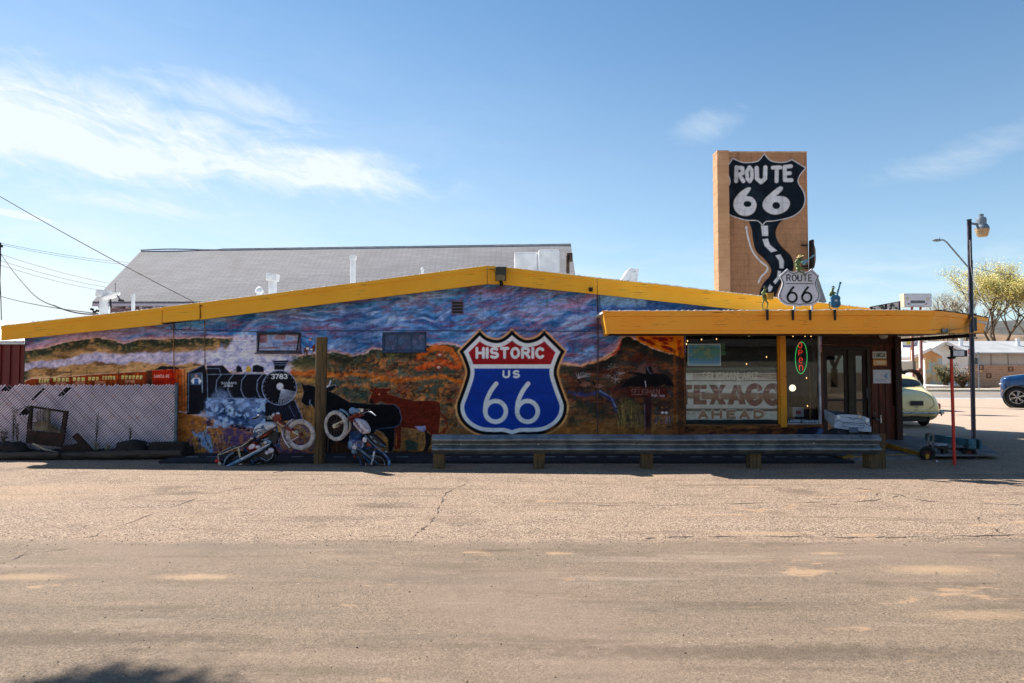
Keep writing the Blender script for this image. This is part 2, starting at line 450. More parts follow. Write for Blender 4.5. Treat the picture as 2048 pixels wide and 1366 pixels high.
class Paint:
 def __init__(s, X, Y, gain=1.0):
  s.X = X; s.Y = Y; s.c = np.zeros(X.shape + (3,)); s.gain = gain
 def col(s, c): return np.array(lin(c)) * s.gain
 def lay(s, a, c, sl=None):
  cc = s.col(c) if isinstance(c, tuple) else c
  if sl is None: s.c = s.c * (1 - a[..., None]) + cc * a[..., None]
  else: s.c[sl] = s.c[sl] * (1 - a[..., None]) + cc * a[..., None]
 def _sl(s, pts, pad):
  p = np.array(pts); x0, y0 = p.min(0) - pad; x1, y1 = p.max(0) + pad
  if not hasattr(s, 'xr'): s.xr = (s.X.min(0), s.X.max(0), s.Y.min(1), s.Y.max(1))
  q = np.where((s.xr[1] >= x0) & (s.xr[0] <= x1))[0]; r = np.where((s.xr[3] >= y0) & (s.xr[2] <= y1))[0]
  if len(r) == 0 or len(q) == 0: return None
  return (slice(r[0], r[-1] + 1), slice(q[0], q[-1] + 1))
 @staticmethod
 def _segd(x, y, a, b):
  dx = b[0] - a[0]; dy = b[1] - a[1]; L = dx * dx + dy * dy + 1e-12
  t = np.clip(((x - a[0]) * dx + (y - a[1]) * dy) / L, 0, 1)
  return (x - a[0] - t * dx) ** 2 + (y - a[1] - t * dy) ** 2
 def sdf(s, pts, sl):
  x = s.X[sl]; y = s.Y[sl]; d = np.full(x.shape, 1e9); ins = np.zeros(x.shape, bool); n = len(pts)
  for i in range(n):
   a = pts[i]; b = pts[(i + 1) % n]
   d = np.minimum(d, s._segd(x, y, a, b))
   if a[1] != b[1]:
    ins ^= ((a[1] > y) != (b[1] > y)) & (x < (b[0] - a[0]) * (y - a[1]) / (b[1] - a[1]) + a[0])
  d = np.sqrt(d); return np.where(ins, -d, d)
 def poly(s, pts, c, a=1.0, soft=0.7, rag=0.0, seed=1):
  sl = s._sl(pts, soft + rag + 2)
  if sl is None: return
  d = s.sdf(pts, sl)
  if rag: d = d + (fbm(s.X[sl], s.Y[sl], 6, 6, 3, seed) - .5) * 2 * rag
  s.lay((1 - sst(d, -soft, soft)) * a, c, sl)
 def line(s, pts, wd, c, a=1.0, soft=0.6, rag=0.0, seed=2, closed=False):
  if closed: pts = list(pts) + [pts[0]]
  sl = s._sl(pts, wd + soft + rag + 2)
  if sl is None: return
  x = s.X[sl]; y = s.Y[sl]; d = np.full(x.shape, 1e9)
  for i in range(len(pts) - 1): d = np.minimum(d, s._segd(x, y, pts[i], pts[i + 1]))
  d = np.sqrt(d) - wd / 2
  if rag: d = d + (fbm(x, y, 5, 5, 3, seed) - .5) * 2 * rag
  s.lay((1 - sst(d, -soft, soft)) * a, c, sl)
 def text(s, txt, x, y, wd, h, weight, c, a=1.0, gap=.22, soft=.6, sl=0.0, rag=0.0):
  """x,y: left end of the baseline in photo pixels"""
  for st in strokes(txt, x, y, wd, -h, gap, sl): s.line(st, weight, c, a, soft, rag)
 def ell(s, cx, cy, rx, ry, c, a=1.0, soft=.7, rag=0.0, seed=3):
  s.poly([(cx + rx * cos(t * pi / 14), cy + ry * sin(t * pi / 14)) for t in range(28)], c, a, soft, rag, seed)
PAINTMATS = {}
def paintmat(name, rough=0.75, bump=0.25, spec=0.3, bscale=70):
 if name in PAINTMATS: return PAINTMATS[name]
 m, t, b = newmat(name)
 at = t.node('ShaderNodeAttribute', attribute_name='paint')
 co = t.node('ShaderNodeTexCoord').outputs['Object']
 n = t.noise(co, 9, 6)
 t.l.new(t.mix(1.0, at.outputs['Color'], t.mix(t.ss(n, .3, .7), (.90, .90, .90), (1.06, 1.06, 1.06)), 'MULTIPLY'), b.inputs['Base Color'])
 t.put(b.inputs['Roughness'], t.ss(n, .3, .7, rough - .12, rough + .1))
 b.inputs['Specular IOR Level'].default_value = spec
 t.l.new(t.bump(t.noise(co, bscale, 5), bump, 0.006), b.inputs['Normal'])
 PAINTMATS[name] = m; return m
def painted_grid(name, x0, x1, z0, z1, Y, step, fn, material, parent=None, keep=None, gain=1.0, relief=None, off=None, thick=0.0):
 """upright sheet of points at depth Y; fn(Paint) colours it, keep(PX,PY) says which faces exist"""
 nx = max(2, int(round((x1 - x0) / step)) + 1); nz = max(2, int(round((z1 - z0) / step)) + 1)
 xs = np.linspace(x0, x1, nx); zs = np.linspace(z0, z1, nz)
 X, Z = np.meshgrid(xs, zs)
 A, B = PXY(X, np.full_like(X, Y), Z)
 p = Paint(A, B, gain); fn(p)
 YY = np.full_like(X, Y)
 if relief is not None: YY = YY + relief(X, Z)
 idx = np.arange(nx * nz).reshape(nz, nx)
 q = np.stack([idx[:-1, :-1], idx[:-1, 1:], idx[1:, 1:], idx[1:, :-1]], -1).reshape(-1, 4)
 if keep is not None:
  ca = (A[:-1, :-1] + A[1:, 1:]) / 2; cb = (B[:-1, :-1] + B[1:, 1:]) / 2
  q = q[keep(ca, cb).reshape(-1)]
 co = np.stack([X, YY, Z], -1).reshape(-1, 3)
 colr = np.clip(p.c, 0, 1).reshape(-1, 3)
 used = np.zeros(nx * nz, bool); used[q.reshape(-1)] = True
 remap = np.cumsum(used) - 1; q = remap[q]; co = co[used]; colr = colr[used]
 org = np.array(worg(parent)) if parent is not None else np.array([(x0 + x1) / 2, Y, z0])
 me = bpy.data.meshes.new(name)
 me.vertices.add(len(co)); me.vertices.foreach_set('co', (co - org).astype(np.float32).ravel())
 me.loops.add(len(q) * 4); me.loops.foreach_set('vertex_index', q.astype(np.int32).ravel())
 me.polygons.add(len(q)); me.polygons.foreach_set('loop_start', np.arange(0, len(q) * 4, 4, dtype=np.int32))
 me.update(calc_edges=True)
 ca = me.color_attributes.new('paint', 'FLOAT_COLOR', 'POINT')
 ca.data.foreach_set('color', np.concatenate([colr, np.ones((len(colr), 1))], 1).astype(np.float32).ravel())
 me.materials.append(material)
 me.polygons.foreach_set('use_smooth', [True] * len(me.polygons))
 o = bpy.data.objects.new(name, me); C.objects.link(o)
 if parent is not None: o.parent = parent
 else: o.location = tuple(org)
 return o
def rot2(X, Y, a): return X * cos(a) + Y * sin(a), -X * sin(a) + Y * cos(a)
def zm(x0, y0, s):
 """read points off an enlargement of the photo"""
 def f(*pts): return [(x0 + a / s, y0 + b / s) for a, b in pts]
 return f
Z1 = zm(0, 460, 2.7325); Z2 = zm(330, 600, 3.794); Z3 = zm(630, 600, 3.793); Z4 = zm(880, 520, 3.105)
Z5 = zm(1100, 560, 3.413); ZT = zm(1410, 290, 4.017); ZW = zm(1350, 650, 6.21)
def us_shield(x0, x1, y0, y1, peaks=True):
 """cut-out shield outline in the box x0..x1, y0 (top) .. y1 (bottom)"""
 seg = [[(.5, 0), (.43, .063), (.36, .088), (.27, .063), (.207, .004)], [(.207, .004), (.02, .195)],
           [(.02, .195), (.055, .26), (.092, .38), (.068, .49), (.03, .60), (0, .70), (.02, .81), (.09, .90), (.20, .96), (.33, .975), (.42, .975), (.5, 1.0)]]
 h = []
 for s_ in seg: h += (cr(s_, 5) if len(s_) > 2 else s_)[:-1]
 h.append((.5, 1.0))
 full = h + [(1 - a, b) for a, b in h[::-1][1:-1]]
 return [(x0 + a * (x1 - x0), y0 + b * (y1 - y0)) for a, b in full]
# ground
WY = 13.10     # wall face
FY = 12.84     # rake board face
def ground_material():
 m, t, b = newmat('ground')
 pos = t.node('ShaderNodeNewGeometry').outputs['Position']
 x, y, z = t.xyz(pos)
 big = t.noise(pos, 0.35, 5); med = t.noise(pos, 1.6, 6, .6); fine = t.noise(pos, 55, 5, .7)
 edge = t.m('ADD', y, t.m('MULTIPLY', t.m('SUBTRACT', t.noise(pos, 2.6, 7, .7), .5), .55))
 gravel = t.ss(edge, 6.50, 6.82)
 sp = t.voro(pos, 62, 'F1', 0); sc = t.voro(pos, 62, 'F1', 1)
 scv = t.xyz(sc)[0]
 g1 = t.mix(t.ss(scv, .1, .9), lin((136, 118, 103)), lin((184, 163, 142)))
 g1 = t.mix(t.ss(sp, .36, .70, 0, .8), g1, lin((92, 76, 64)))
 g1 = t.mix(t.ss(med, .35, .65, 0, .30), g1, lin((160, 136, 114)))
 sp2 = t.xyz(t.voro(pos, 130, 'F1', 1))[1]
 g2 = t.mix(t.ss(sp2, .05, .95), lin((94, 82, 70)), lin((138, 121, 103)))
 g2 = t.mix(t.ss(t.noise(pos, 26, 6, .75), .58, .70, 0, .55), g2, lin((76, 68, 58)))
 g2 = t.mix(t.ss(big, .40, .62, 0, .6), g2, lin((130, 112, 98)))
 mp = t.node('ShaderNodeMapping'); mp.inputs['Scale'].default_value = (.35, 2.2, 1); t.l.new(pos, mp.inputs[0])
 st = t.noise(mp.outputs[0], 1.3, 7, .65)
 g2 = t.mix(t.ss(st, .48, .74, 0, .5), g2, lin((90, 82, 74)))
 g2 = t.mix(t.ss(st, .48, .26, 0, .5), g2, lin((146, 128, 110)))
 c = t.mix(gravel, g2, g1)
 mpt = t.node('ShaderNodeMapping'); mpt.inputs['Scale'].default_value = (.12, 1.0, 1); mpt.inputs['Rotation'].default_value = (0, 0, .06); t.l.new(pos, mpt.inputs[0])
 trk = t.noise(mpt.outputs[0], 3.2, 6, .7)
 c = t.mix(t.ss(trk, .53, .66, 0, .42), c, lin((84, 72, 60))); c = t.mix(t.ss(trk, .44, .30, 0, .25), c, lin((180, 160, 144)))
 blot = t.noise(pos, .9, 7, .7); c = t.mix(t.ss(blot, .53, .70, 0, .5), c, lin((86, 74, 62)))
 grit = t.noise(pos, 20, 6, .8); c = t.mix(t.ss(grit, .55, .72, 0, .45), c, lin((78, 66, 56))); c = t.mix(t.ss(grit, .42, .30, 0, .35), c, lin((204, 188, 174)))
 mp2 = t.node('ShaderNodeMapping'); mp2.inputs['Scale'].default_value = (.8, 2.0, 1); t.l.new(pos, mp2.inputs[0])
 sn = t.noise(mp2.outputs[0], 1.25, 8, .62)
 right = t.ss(x, -2.0, 3.0, 0.0, .055)
 sand = t.ss(t.m('ADD', sn, right), .645, .70)
 c = t.mix(t.m('MULTIPLY', sand, .45), c, lin((184, 150, 116)))
 pn_ = t.m('SUBTRACT', t.noise(pos, 8, 5, .7), .5)
 for (cx, cy, rx, ry, k) in ((-3.9, 5.55, .35, .09, .7), (-2.55, 5.55, .28, .08, .8), (3.55, 5.75, .42, .12, .8), (2.85, 6.25, .14, .05, .8),
        (5.9, 6.15, .9, .10, .6), (7.6, 5.65, 1.3, .22, .6), (3.2, 4.7, .45, .10, .5), (-7.2, 9.0, 1.5, .5, .4), (2.6, 7.0, .5, .07, .8), (-6.2, 9.6, 1.2, .25, .35)):
  e = t.m('SQRT', t.m('ADD', t.m('POWER', t.m('DIVIDE', t.m('SUBTRACT', x, cx), rx), 2.0), t.m('POWER', t.m('DIVIDE', t.m('SUBTRACT', y, cy), ry), 2.0)))
  e = t.m('ADD', e, t.m('MULTIPLY', pn_, 1.9))
  c = t.mix(t.m('MULTIPLY', t.ss(e, 1.5, .2), k * .55), c, lin((184, 154, 120)))
 for (cx, cy, rx, ry) in ((3.9, 9.3, .35, .28), (6.2, 4.4, 1.1, .25), (-3.2, 4.3, 1.6, .16), (1.5, 4.1, 1.8, .14), (-1.6, 8.4, .5, .2), (-.15, 6.35, .22, .06), (-4.35, 9.2, .5, .16)):
  e = t.m('SQRT', t.m('ADD', t.m('POWER', t.m('DIVIDE', t.m('SUBTRACT', x, cx), rx), 2.0), t.m('POWER', t.m('DIVIDE', t.m('SUBTRACT', y, cy), ry), 2.0)))
  e = t.m('ADD', e, t.m('MULTIPLY', pn_, 2.2))
  c = t.mix(t.m('MULTIPLY', t.ss(e, 1.1, .3), .5), c, lin((80, 68, 58)))
 dv = t.voro(pos, 4.5, 'F1', 0)
 c = t.mix(t.ss(dv, .030, .018), c, lin((58, 50, 44)))
 far = t.ss(y, 15.5, 19.0)
 c = t.mix(t.m('MULTIPLY', far, .55), c, lin((196, 176, 158)))
 dirt = t.ss(y, 60, 66)
 c = t.mix(dirt, c, lin((150, 122, 96)))
 t.l.new(c, b.inputs['Base Color'])
 b.inputs['Roughness'].default_value = .92; b.inputs['Specular IOR Level'].default_value = .25
 h = t.m('ADD', t.m('MULTIPLY', t.m('SUBTRACT', 1.0, sp), t.m('MULTIPLY', gravel, 1.0)), t.m('MULTIPLY', fine, .6))
 h = t.m('ADD', h, t.m('MULTIPLY', t.noise(pos, 3, 5), 1.6))
 t.l.new(t.bump(h, .75, .010), b.inputs['Normal'])
 return m
GM = ground_material()
def ground_sheet():
 mb = MB(); S = 1500.0
 mb.quad((-S, -200, 0), (S, -200, 0), (S, S, 0), (-S, S, 0))
 return structure(mb.build('ground', GM, base=(0, 0, 0)))
ground = ground_sheet()
CRM = mat('crack', (62, 52, 46), (88, 74, 62), 6, .95)
def crack(pts, w0=.010, jit=.022, sub=9):
 mb = MB(); q = cr([tuple(p) for p in pts], sub); n = len(q); L = []; R = []
 for i, (a, b) in enumerate(q):
  d = Vector(q[min(i + 1, n - 1)]) - Vector(q[max(i - 1, 0)])
  if d.length < 1e-6: d = Vector((1, 0))
  nn = Vector((-d.y, d.x)).normalized(); c = Vector((a, b)) + nn * random.uniform(-jit, jit)
  ww = w0 * max(.05, .75 * (1 + sin(i * .9 + pts[0][0])) * random.uniform(.3, 1.2))
  L.append((c.x + nn.x * ww, c.y + nn.y * ww, .004)); R.append((c.x - nn.x * ww, c.y - nn.y * ww, .004))
 mb.add(L + R, [(i, n + i, n + i + 1, i + 1) for i in range(n - 1)])
 return mb
def gpts(*p): return [tuple(G(a, b)[:2]) for a, b in p]
PEB = MB(); random.seed(12)
for k in range(2600):
 y = random.uniform(3.2, 12.2) if k % 3 else random.uniform(6.5, 7.0); x = random.uniform(-.8, .8) * y; s_ = random.choice((.002, .003, .003, .004, .006)) * (1 + y * .06)
 R_p = [random.uniform(.6, 1.2) * s_ for _ in range(5)]; PEB.add([(x - R_p[0], y, .001), (x, y - R_p[1], .001), (x + R_p[2], y, .001), (x, y + R_p[3], .001), (x, y, R_p[4] * 1.1)], [(0, 1, 4), (1, 2, 4), (2, 3, 4), (3, 0, 4)])
peb = PEB.build('pebbles', mat('pebble', (84, 72, 62), (176, 158, 138), 9, .9, lo=.5, hi=.55)); tag(peb, 'loose pebbles and grit strewn over the lot', 'pebbles', kind='stuff')
CR = MB()
for pts, w0 in ((((1195, 1012), (1380, 1010), (1560, 1005), (1720, 1003), (1800, 992)), .011), (((1700, 975), (1790, 988), (1860, 1003), (2048, 1010), (2200, 1012)), .010),
    (((930, 968), (895, 985), (882, 1005), (872, 1030), (850, 1055), (835, 1066)), .010), (((1290, 1077), (1380, 1074), (1500, 1073), (1680, 1075), (1800, 1074), (2048, 1070)), .012),
    (((1760, 985), (1740, 1000), (1660, 1010)), .006), (((520, 968), (420, 990), (300, 1030), (180, 1075)), .006), (((1950, 1030), (1990, 1060), (2048, 1075)), .008),
    (((0, 1128), (60, 1108), (160, 1095)), .006)):
 c_ = crack(gpts(*pts), w0); CR.add(c_.v, c_.f)
structure(CR.build('crack', CRM, parent=ground))
# the mural
def mural(p):
 X, Y = p.X, p.Y
 # -------- sky of the mural
 U, V = rot2(X, Y, radians(-20)); U2, V2 = rot2(X, Y, radians(-5))
 wr = (fbm(X, Y, 90, 60, 3, 4) - .5)
 right = sst(X, 840, 1000)
 nA = fbm(U2 + wr * 60, V2 + wr * 46, 62, 15, 5, 11); nB = fbm(U + wr * 70, V + wr * 60, 58, 15, 5, 23)
 n = nA * (1 - right) + nB * right
 mA = fbm(U2 + wr * 50, V2 + wr * 50, 48, 10, 4, 31); mB = fbm(U + wr * 60, V + wr * 50, 50, 11, 4, 37)
 n2 = mA * (1 - right) + mB * right
 f1 = fbm(U2 + wr * 60, V2 + wr * 50, 24, 4.5, 5, 201) * (1 - right) + fbm(U + wr * 60, V + wr * 60, 26, 5, 5, 203) * right
 p.lay(np.ones_like(X), (84, 134, 178))
 p.lay((1 - right) * sst(fbm(U2, V2, 80, 22, 4, 311), .48, .62) * .7, (58, 134, 178))
 p.lay(sst(n, .50, .70) * .8, (48, 88, 142))
 p.lay(sst(n2, .48, .72) * .75, (158, 176, 206))
 p.lay(sst(n, .44, .26) * .7 * (.35 + .5 * right), (128, 104, 128))
 p.lay(sst(n2, .46, .30) * .7 * (0.35 + .6 * right), (98, 66, 80))
 p.lay(sst(fbm(U + wr * 40, V, 66, 13, 5, 91), .48, .66) * right * .75 * sst(X, 930, 1010), (158, 126, 152))
 p.lay(sst(f1, .50, .68) * .45, (128, 146, 190)); p.lay(sst(f1, .50, .34) * .45, (44, 66, 116))
 p.lay(sst(fbm(U2, V2 + wr * 20, 34, 6, 4, 205), .56, .70) * .5, (124, 76, 96))
 p.lay(sst(fbm(U2, V2, 40, 8, 3, 77), .66, .76) * .5, (128, 66, 84))
 rs_ = random.Random(5)
 for k in range(300):
  x = rs_.uniform(50, 1420); y = rs_.uniform(575, 735); rr = 1 if x > 930 else 0; L_ = rs_.uniform(10, 34); sl_a = (-.42 if rr else -.10) + rs_.uniform(-.12, .12); cv = rs_.uniform(-3, 3)
  p.line([(x, y), (x + L_ * .5, y + sl_a * L_ * .5 + cv), (x + L_, y + sl_a * L_)], rs_.uniform(.7, 2.2), rs_.choice([(172, 186, 214), (196, 200, 220), (42, 76, 126), (52, 94, 150), (112, 66, 86), (130, 160, 198), (80, 146, 186), (160, 108, 130)]), rs_.uniform(.2, .5), 1.2)
 lf_ = 1 - sst(X, 200, 420); p.lay(lf_ * sst(Y, 640, 668) * sst(fbm(U2, V2, 60, 12, 4, 321), .36, .56) * .75, (176, 152, 176)); p.lay(lf_ * sst(Y, 655, 675) * sst(fbm(U2, V2, 50, 7, 4, 323), .52, .62) * .7, (112, 72, 84))
 for cx, cy, r0, c_, a_ in ((985, 604, 20, (150, 92, 120), .5), (1130, 640, 34, (172, 140, 178), .45), (1080, 620, 50, (52, 84, 140), .5), (1010, 640, 60, (70, 98, 150), .5)):
  for k in range(3):
   p.line([(cx + (r0 + k * 9) * cos(t) * 1.7, cy + (r0 + k * 9) * sin(t) * .6) for t in np.linspace(2.6, 5.6, 14)], 3, c_, a_, 2.5, 1.5, k)
 p.poly([(690, 700), (680, 640), (690, 606), (720, 600), (740, 625), (748, 660), (762, 700)], (46, 74, 118), .55, 14, 8, 4)
 p.poly([(1195, 585), (1500, 600), (1500, 625), (1195, 625)], (52, 92, 142), .8, 5)
 p.poly([(1195, 588), (1290, 596), (1290, 612), (1200, 612)], (150, 178, 204), .7, 7, 6, 5)
 # -------- land
 hor = Z1((135, 660), (250, 645), (380, 610), (520, 590), (620, 605), (680, 625), (760, 600), (950, 595)) + [(409, 676), (475, 677), (520, 690), (596, 713)] + \
  Z3((85, 405), (150, 395), (220, 415), (290, 430), (380, 410), (440, 370), (500, 380), (700, 378), (850, 345), (900, 355), (960, 335), (1040, 340), (1100, 360)) + \
  Z5((60, 570), (200, 590), (330, 550), (430, 500), (470, 450), (495, 395), (540, 385), (700, 470), (800, 500), (910, 525)) + [(1720, 700)]
 land = [(40, 702)] + hor + [(1720, 940), (40, 940)]
 sl = (slice(None), slice(None)); d = p.sdf(land, sl)
 d = d + (fbm(X, Y, 7, 5, 3, 6) - .5) * 4
 p.lay((1 - sst(d, 1, 9)) * .7, (190, 140, 134))
 p.lay((1 - sst(d, 0, 3.5)) * .8, (206, 178, 168))
 L = 1 - sst(d, -1, 1)
 base = np.zeros(X.shape + (3,)) + p.col((166, 124, 72))
 def bl(a, c): base[:] = base * (1 - a[..., None]) + p.col(c) * a[..., None]
 k1 = fbm(X, Y, 40, 14, 5, 61); k2 = fbm(X, Y, 14, 8, 5, 67); k3 = fbm(X, Y, 26, 7, 5, 71)
 bl(sst(k1, .45, .6) * .8, (190, 146, 92)); bl(sst(k3, .55, .68) * .8, (96, 70, 46))
 bl(sst(X, 560, 660) * sst(k1, .35, .55) * .9, (84, 84, 66))
 rt = sst(X, 600, 680) * (1 - sst(X, 930, 1000) * .2)
 bl(rt * sst(k3, .48, .60) * .85, (172, 104, 56)); bl(rt * sst(k2, .56, .64) * .9, (74, 58, 46)); bl(rt * sst(k2, .47, .36) * .9, (88, 104, 90))
 bl(rt * sst(fbm(X, Y, 9, 12, 4, 73), .62, .7) * .8, (206, 128, 54)); bl(rt * sst(fbm(X, Y, 30, 9, 4, 79), .64, .72) * .8, (160, 70, 42))
 dk = sst(X, 1100, 1180)
 bl(dk * .82, (66, 42, 34)); bl(dk * sst(k1, .5, .62) * .9, (92, 44, 30)); bl(dk * sst(k2, .56, .66) * .8, (54, 58, 60)); bl(dk * sst(k3, .58, .68) * .7, (124, 74, 40))
 crest = (1 - sst(-d, 10, 26)) * sst(k2, .2, .5)
 bl(crest * (1 - dk), (56, 62, 48)); bl(crest * (1 - dk) * sst(fbm(X, Y, 6, 5, 3, 83), .55, .7), (104, 98, 62))
 bl(crest * dk, (40, 44, 42))
 lowg = sst(Y, 800, 850) * sst(X, 620, 640)
 bl(lowg * sst(k1, .3, .5) * .9, (142, 96, 48)); bl(lowg * sst(k2, .54, .66) * .7, (64, 74, 54))
 low = sst(Y, 835, 870) * (X > 650)
 bl(low * .6, (158, 106, 50))
 bl(sst(Y, 896, 908) * .7, (66, 40, 28))
 base = base * .80 + base.mean(-1, keepdims=True) * .18; base = base * (1 - .30 * sst(X, 640, 700) * sst(fbm(X, Y, 40, 26, 4, 401), .35, .6))[..., None]
 p.lay(L, base)
 for pts, c_, wd in (([(652, 735), (700, 728), (760, 742), (830, 730), (905, 745)], (60, 66, 48), 8), ([(655, 750), (720, 748), (800, 762), (880, 752), (925, 765)], (196, 110, 48), 7),
      ([(680, 742), (690, 756), (700, 760)], (70, 30, 48), 3), ([(840, 712), (870, 694), (900, 700), (920, 728)], (206, 108, 52), 12),
      ([(835, 738), (880, 722), (915, 735)], (214, 96, 52), 10), ([(660, 775), (720, 790), (800, 800)], (52, 74, 66), 16), ([(660, 765), (705, 762)], (70, 84, 74), 9),
      ([(800, 735), (840, 745), (925, 742)], (50, 68, 66), 6), ([(580, 745), (612, 748), (640, 742)], (186, 96, 44), 9), ([(575, 756), (640, 762)], (196, 150, 82), 5),
      ([(590, 770), (640, 772)], (92, 100, 92), 10), ([(590, 728), (640, 724)], (70, 74, 50), 14)):
  p.line(pts, wd, c_, .75, 3, 4, int(wd))
 for k in range(110):                                   # scattered brush strokes of grass and stone
  x = random.uniform(655, 925); y = random.uniform(712, 900)
  p.line([(x, y), (x + random.uniform(-9, 9), y - random.uniform(2, 9))], random.uniform(1, 3), random.choice([(176, 120, 60), (50, 56, 50), (34, 28, 30), (160, 70, 38), (104, 110, 86), (30, 26, 32), (44, 40, 36)]), .7, .8, 1)
 for k in range(620):
  x = rs_.uniform(640, 1350); y = rs_.uniform(705, 908)
  if y < 760 and x > 1180: continue
  L_ = rs_.uniform(3, 16); p.line([(x, y), (x + L_ * .5, y + rs_.uniform(-3, 3)), (x + L_, y + rs_.uniform(-4, 4))], rs_.uniform(.7, 2.6), rs_.choice([(34, 28, 28), (60, 40, 30), (140, 74, 36), (186, 116, 56), (70, 84, 70), (44, 58, 54), (108, 96, 60), (96, 44, 28), (26, 24, 30), (150, 136, 100), (84, 60, 44)] if x < 1100 else [(30, 22, 22), (66, 34, 24), (100, 50, 30), (48, 52, 52), (120, 84, 50), (22, 20, 26)]), rs_.uniform(.4, .8), .7)
 for k in range(160):
  x = rs_.uniform(60, 400); y = rs_.uniform(690, 760); L_ = rs_.uniform(3, 12); p.line([(x, y), (x + L_, y + rs_.uniform(-2, 2))], rs_.uniform(.6, 1.8), rs_.choice([(70, 56, 38), (176, 138, 84), (110, 84, 50), (52, 54, 40)]), .5, .7)
 # -------- left: smoke trail, train cars
 sm = np.interp(X, [50, 183, 300, 420, 520], [734, 717, 716, 714, 712]) + np.sin(X / 17) * 1.5
 th = 1.5 + (X - 50) * .022 + 6 * fbm(X, Y, 16, 12, 4, 101)
 aa = (1 - sst(np.abs(Y - sm + (fbm(X, Y, 14, 14, 4, 103) - .5) * 10), th * .7, th + 4)) * (X < 520)
 p.lay(aa * .95, (182, 174, 192)); p.lay(aa * sst(fbm(X, Y, 9, 8, 4, 107), .5, .64) * .6, (136, 132, 166))
 for cx, cy, rx, ry in ((470, 712, 46, 18), (500, 695, 44, 24), (520, 718, 50, 22), (440, 720, 40, 16), (540, 735, 40, 14), (490, 735, 42, 12), (560, 712, 30, 12)):
  p.ell(cx, cy, rx, ry, (188, 186, 208), .85, 8, 9, cx)
 g = fbm(X, Y, 12, 10, 4, 109); p.lay(((X > 400) & (X < 600)) * (np.hypot((X - 495) / 90, (Y - 715) / 36) < 1) * sst(g, .54, .66) * .55, (112, 116, 156))
 cars = [(50, 762), (62, 757), (110, 755), (180, 749), (290, 742), (362, 738), (362, 790), (50, 790)]
 p.poly(cars, (138, 62, 30), 1, .8); p.line(cars[:6], 1.6, (206, 176, 150), .8)
 sel = ((X > 50) & (X < 362) & (Y > 740)) * 1.0
 ds = p.sdf(cars, sl); p.lay((ds < -1) * sst(fbm(X, Y, 3, 30, 4, 113), .5, .7) * .7, (92, 38, 20)); p.lay((ds < -1) * sst(fbm(X, Y, 5, 26, 3, 115), .62, .7) * .6, (190, 98, 44))
 for x0, x1, y0, st_ in ((78, 100, 758, 3), (107, 140, 756, 3), (146, 172, 755, 2), (177, 200, 754, 2), (205, 232, 752, 4), (243, 287, 751, 5)):
  nn = st_ + 1
  for k in range(nn):
   xx = x0 + (x1 - x0) * k / nn; p.poly([(xx, y0), (xx + (x1 - x0) / nn * .66, y0), (xx + (x1 - x0) / nn * .66, y0 + 7), (xx, y0 + 7)], (226, 202, 130), .95, .5)
   p.line([(xx + 2, y0 + 3), (xx + 4, y0 + 6)], 1.6, (60, 40, 60), .8)
 for x, y in ((80, 771), (112, 770), (150, 769), (190, 768), (250, 766)): p.text('SFRR', x, y, 19, 5, 1.1, (216, 160, 130), .8)
 for x in (102, 142, 174, 237, 292, 302): p.line([(x, 740), (x, 785)], 1.4, (52, 30, 24), .8)
 p.poly([(294, 741), (360, 738), (360, 790), (306, 790), (304, 742)], (166, 42, 22), .9); p.poly([(294, 741), (304, 741), (305, 790), (294, 790)], (66, 44, 34), .9)
 for x in range(306, 360, 5): p.line([(x, 741), (x, 790)], 1.2, (104, 30, 20), .7)
 p.poly([(308, 740), (320, 733), (345, 732), (360, 738)], (32, 30, 34), 1, .8, 1.5); p.text('SANTA FE', 308, 755, 30, 5, 1.1, (214, 170, 160), .9)
 p.poly([(352, 740), (371, 738), (374, 905), (352, 905)], (168, 86, 38), .7, 3, 2)
 for x in (356, 363, 369): p.line([(x, 740), (x + 1, 830)], 1.6, (96, 46, 26), .7)
 # -------- locomotive
 p.poly(Z2((110, 840), (300, 900), (520, 935), (700, 990), (700, 1200), (110, 1200)), (150, 98, 54), .95, 4, 4)
 p.poly(Z2((420, 960), (560, 960), (700, 1010), (700, 1160), (420, 1090)), (92, 74, 112), .85, 9, 9, 8)
 p.poly(Z2((700, 1100), (1060, 1020), (1140, 1190), (500, 1190)), (106, 66, 84), .7, 14, 9, 9)
 g = fbm(X, Y, 7, 5, 4, 121); reg = ((X > 372) & (X < 640) & (Y > 835) & (Y < 916)) * 1.0
 p.lay(reg * sst(g, .54, .64) * .6, (66, 58, 100)); p.lay(reg * sst(g, .44, .32) * .6, (170, 116, 66))
 p.poly([(600, 760), (640, 770), (640, 860), (606, 850)], (150, 104, 60), .7, 6, 6)
 p.line(Z2((110, 845), (300, 880), (420, 925), (560, 960), (700, 1010)), 3.2, (176, 164, 178), .8, 1.2, 1)
 for x, y in ((430, 932), (480, 945), (510, 955), (548, 958), (570, 972), (600, 975), (632, 988)): p.ell(*Z2((x, y))[0], 3.6, 2.4, (28, 26, 44), 1, .8)
 BK = (22, 23, 32)
 p.poly(Z2((165, 550), (300, 487), (318, 560), (318, 800), (265, 868), (165, 868)), BK, 1, 1)
 p.poly(Z2((315, 500), (440, 495), (500, 560), (330, 640)), BK, 1, 1); p.poly(Z2((300, 560), (480, 560), (760, 560), (860, 640), (860, 750), (300, 750)), BK, 1, 1)
 p.poly(Z2((315, 740), (760, 745), (860, 800), (730, 980), (420, 930), (300, 850)), (64, 86, 122), 1, 3, 3)
 gg = fbm(X, Y, 11, 9, 4, 131); rg = ((X > 412) & (X < 535) & (Y > 797) & (Y < 856)) * 1.0
 p.lay(rg * sst(gg, .48, .62) * .9, (156, 176, 206)); p.lay(rg * sst(gg, .42, .3) * .8, (30, 42, 70))
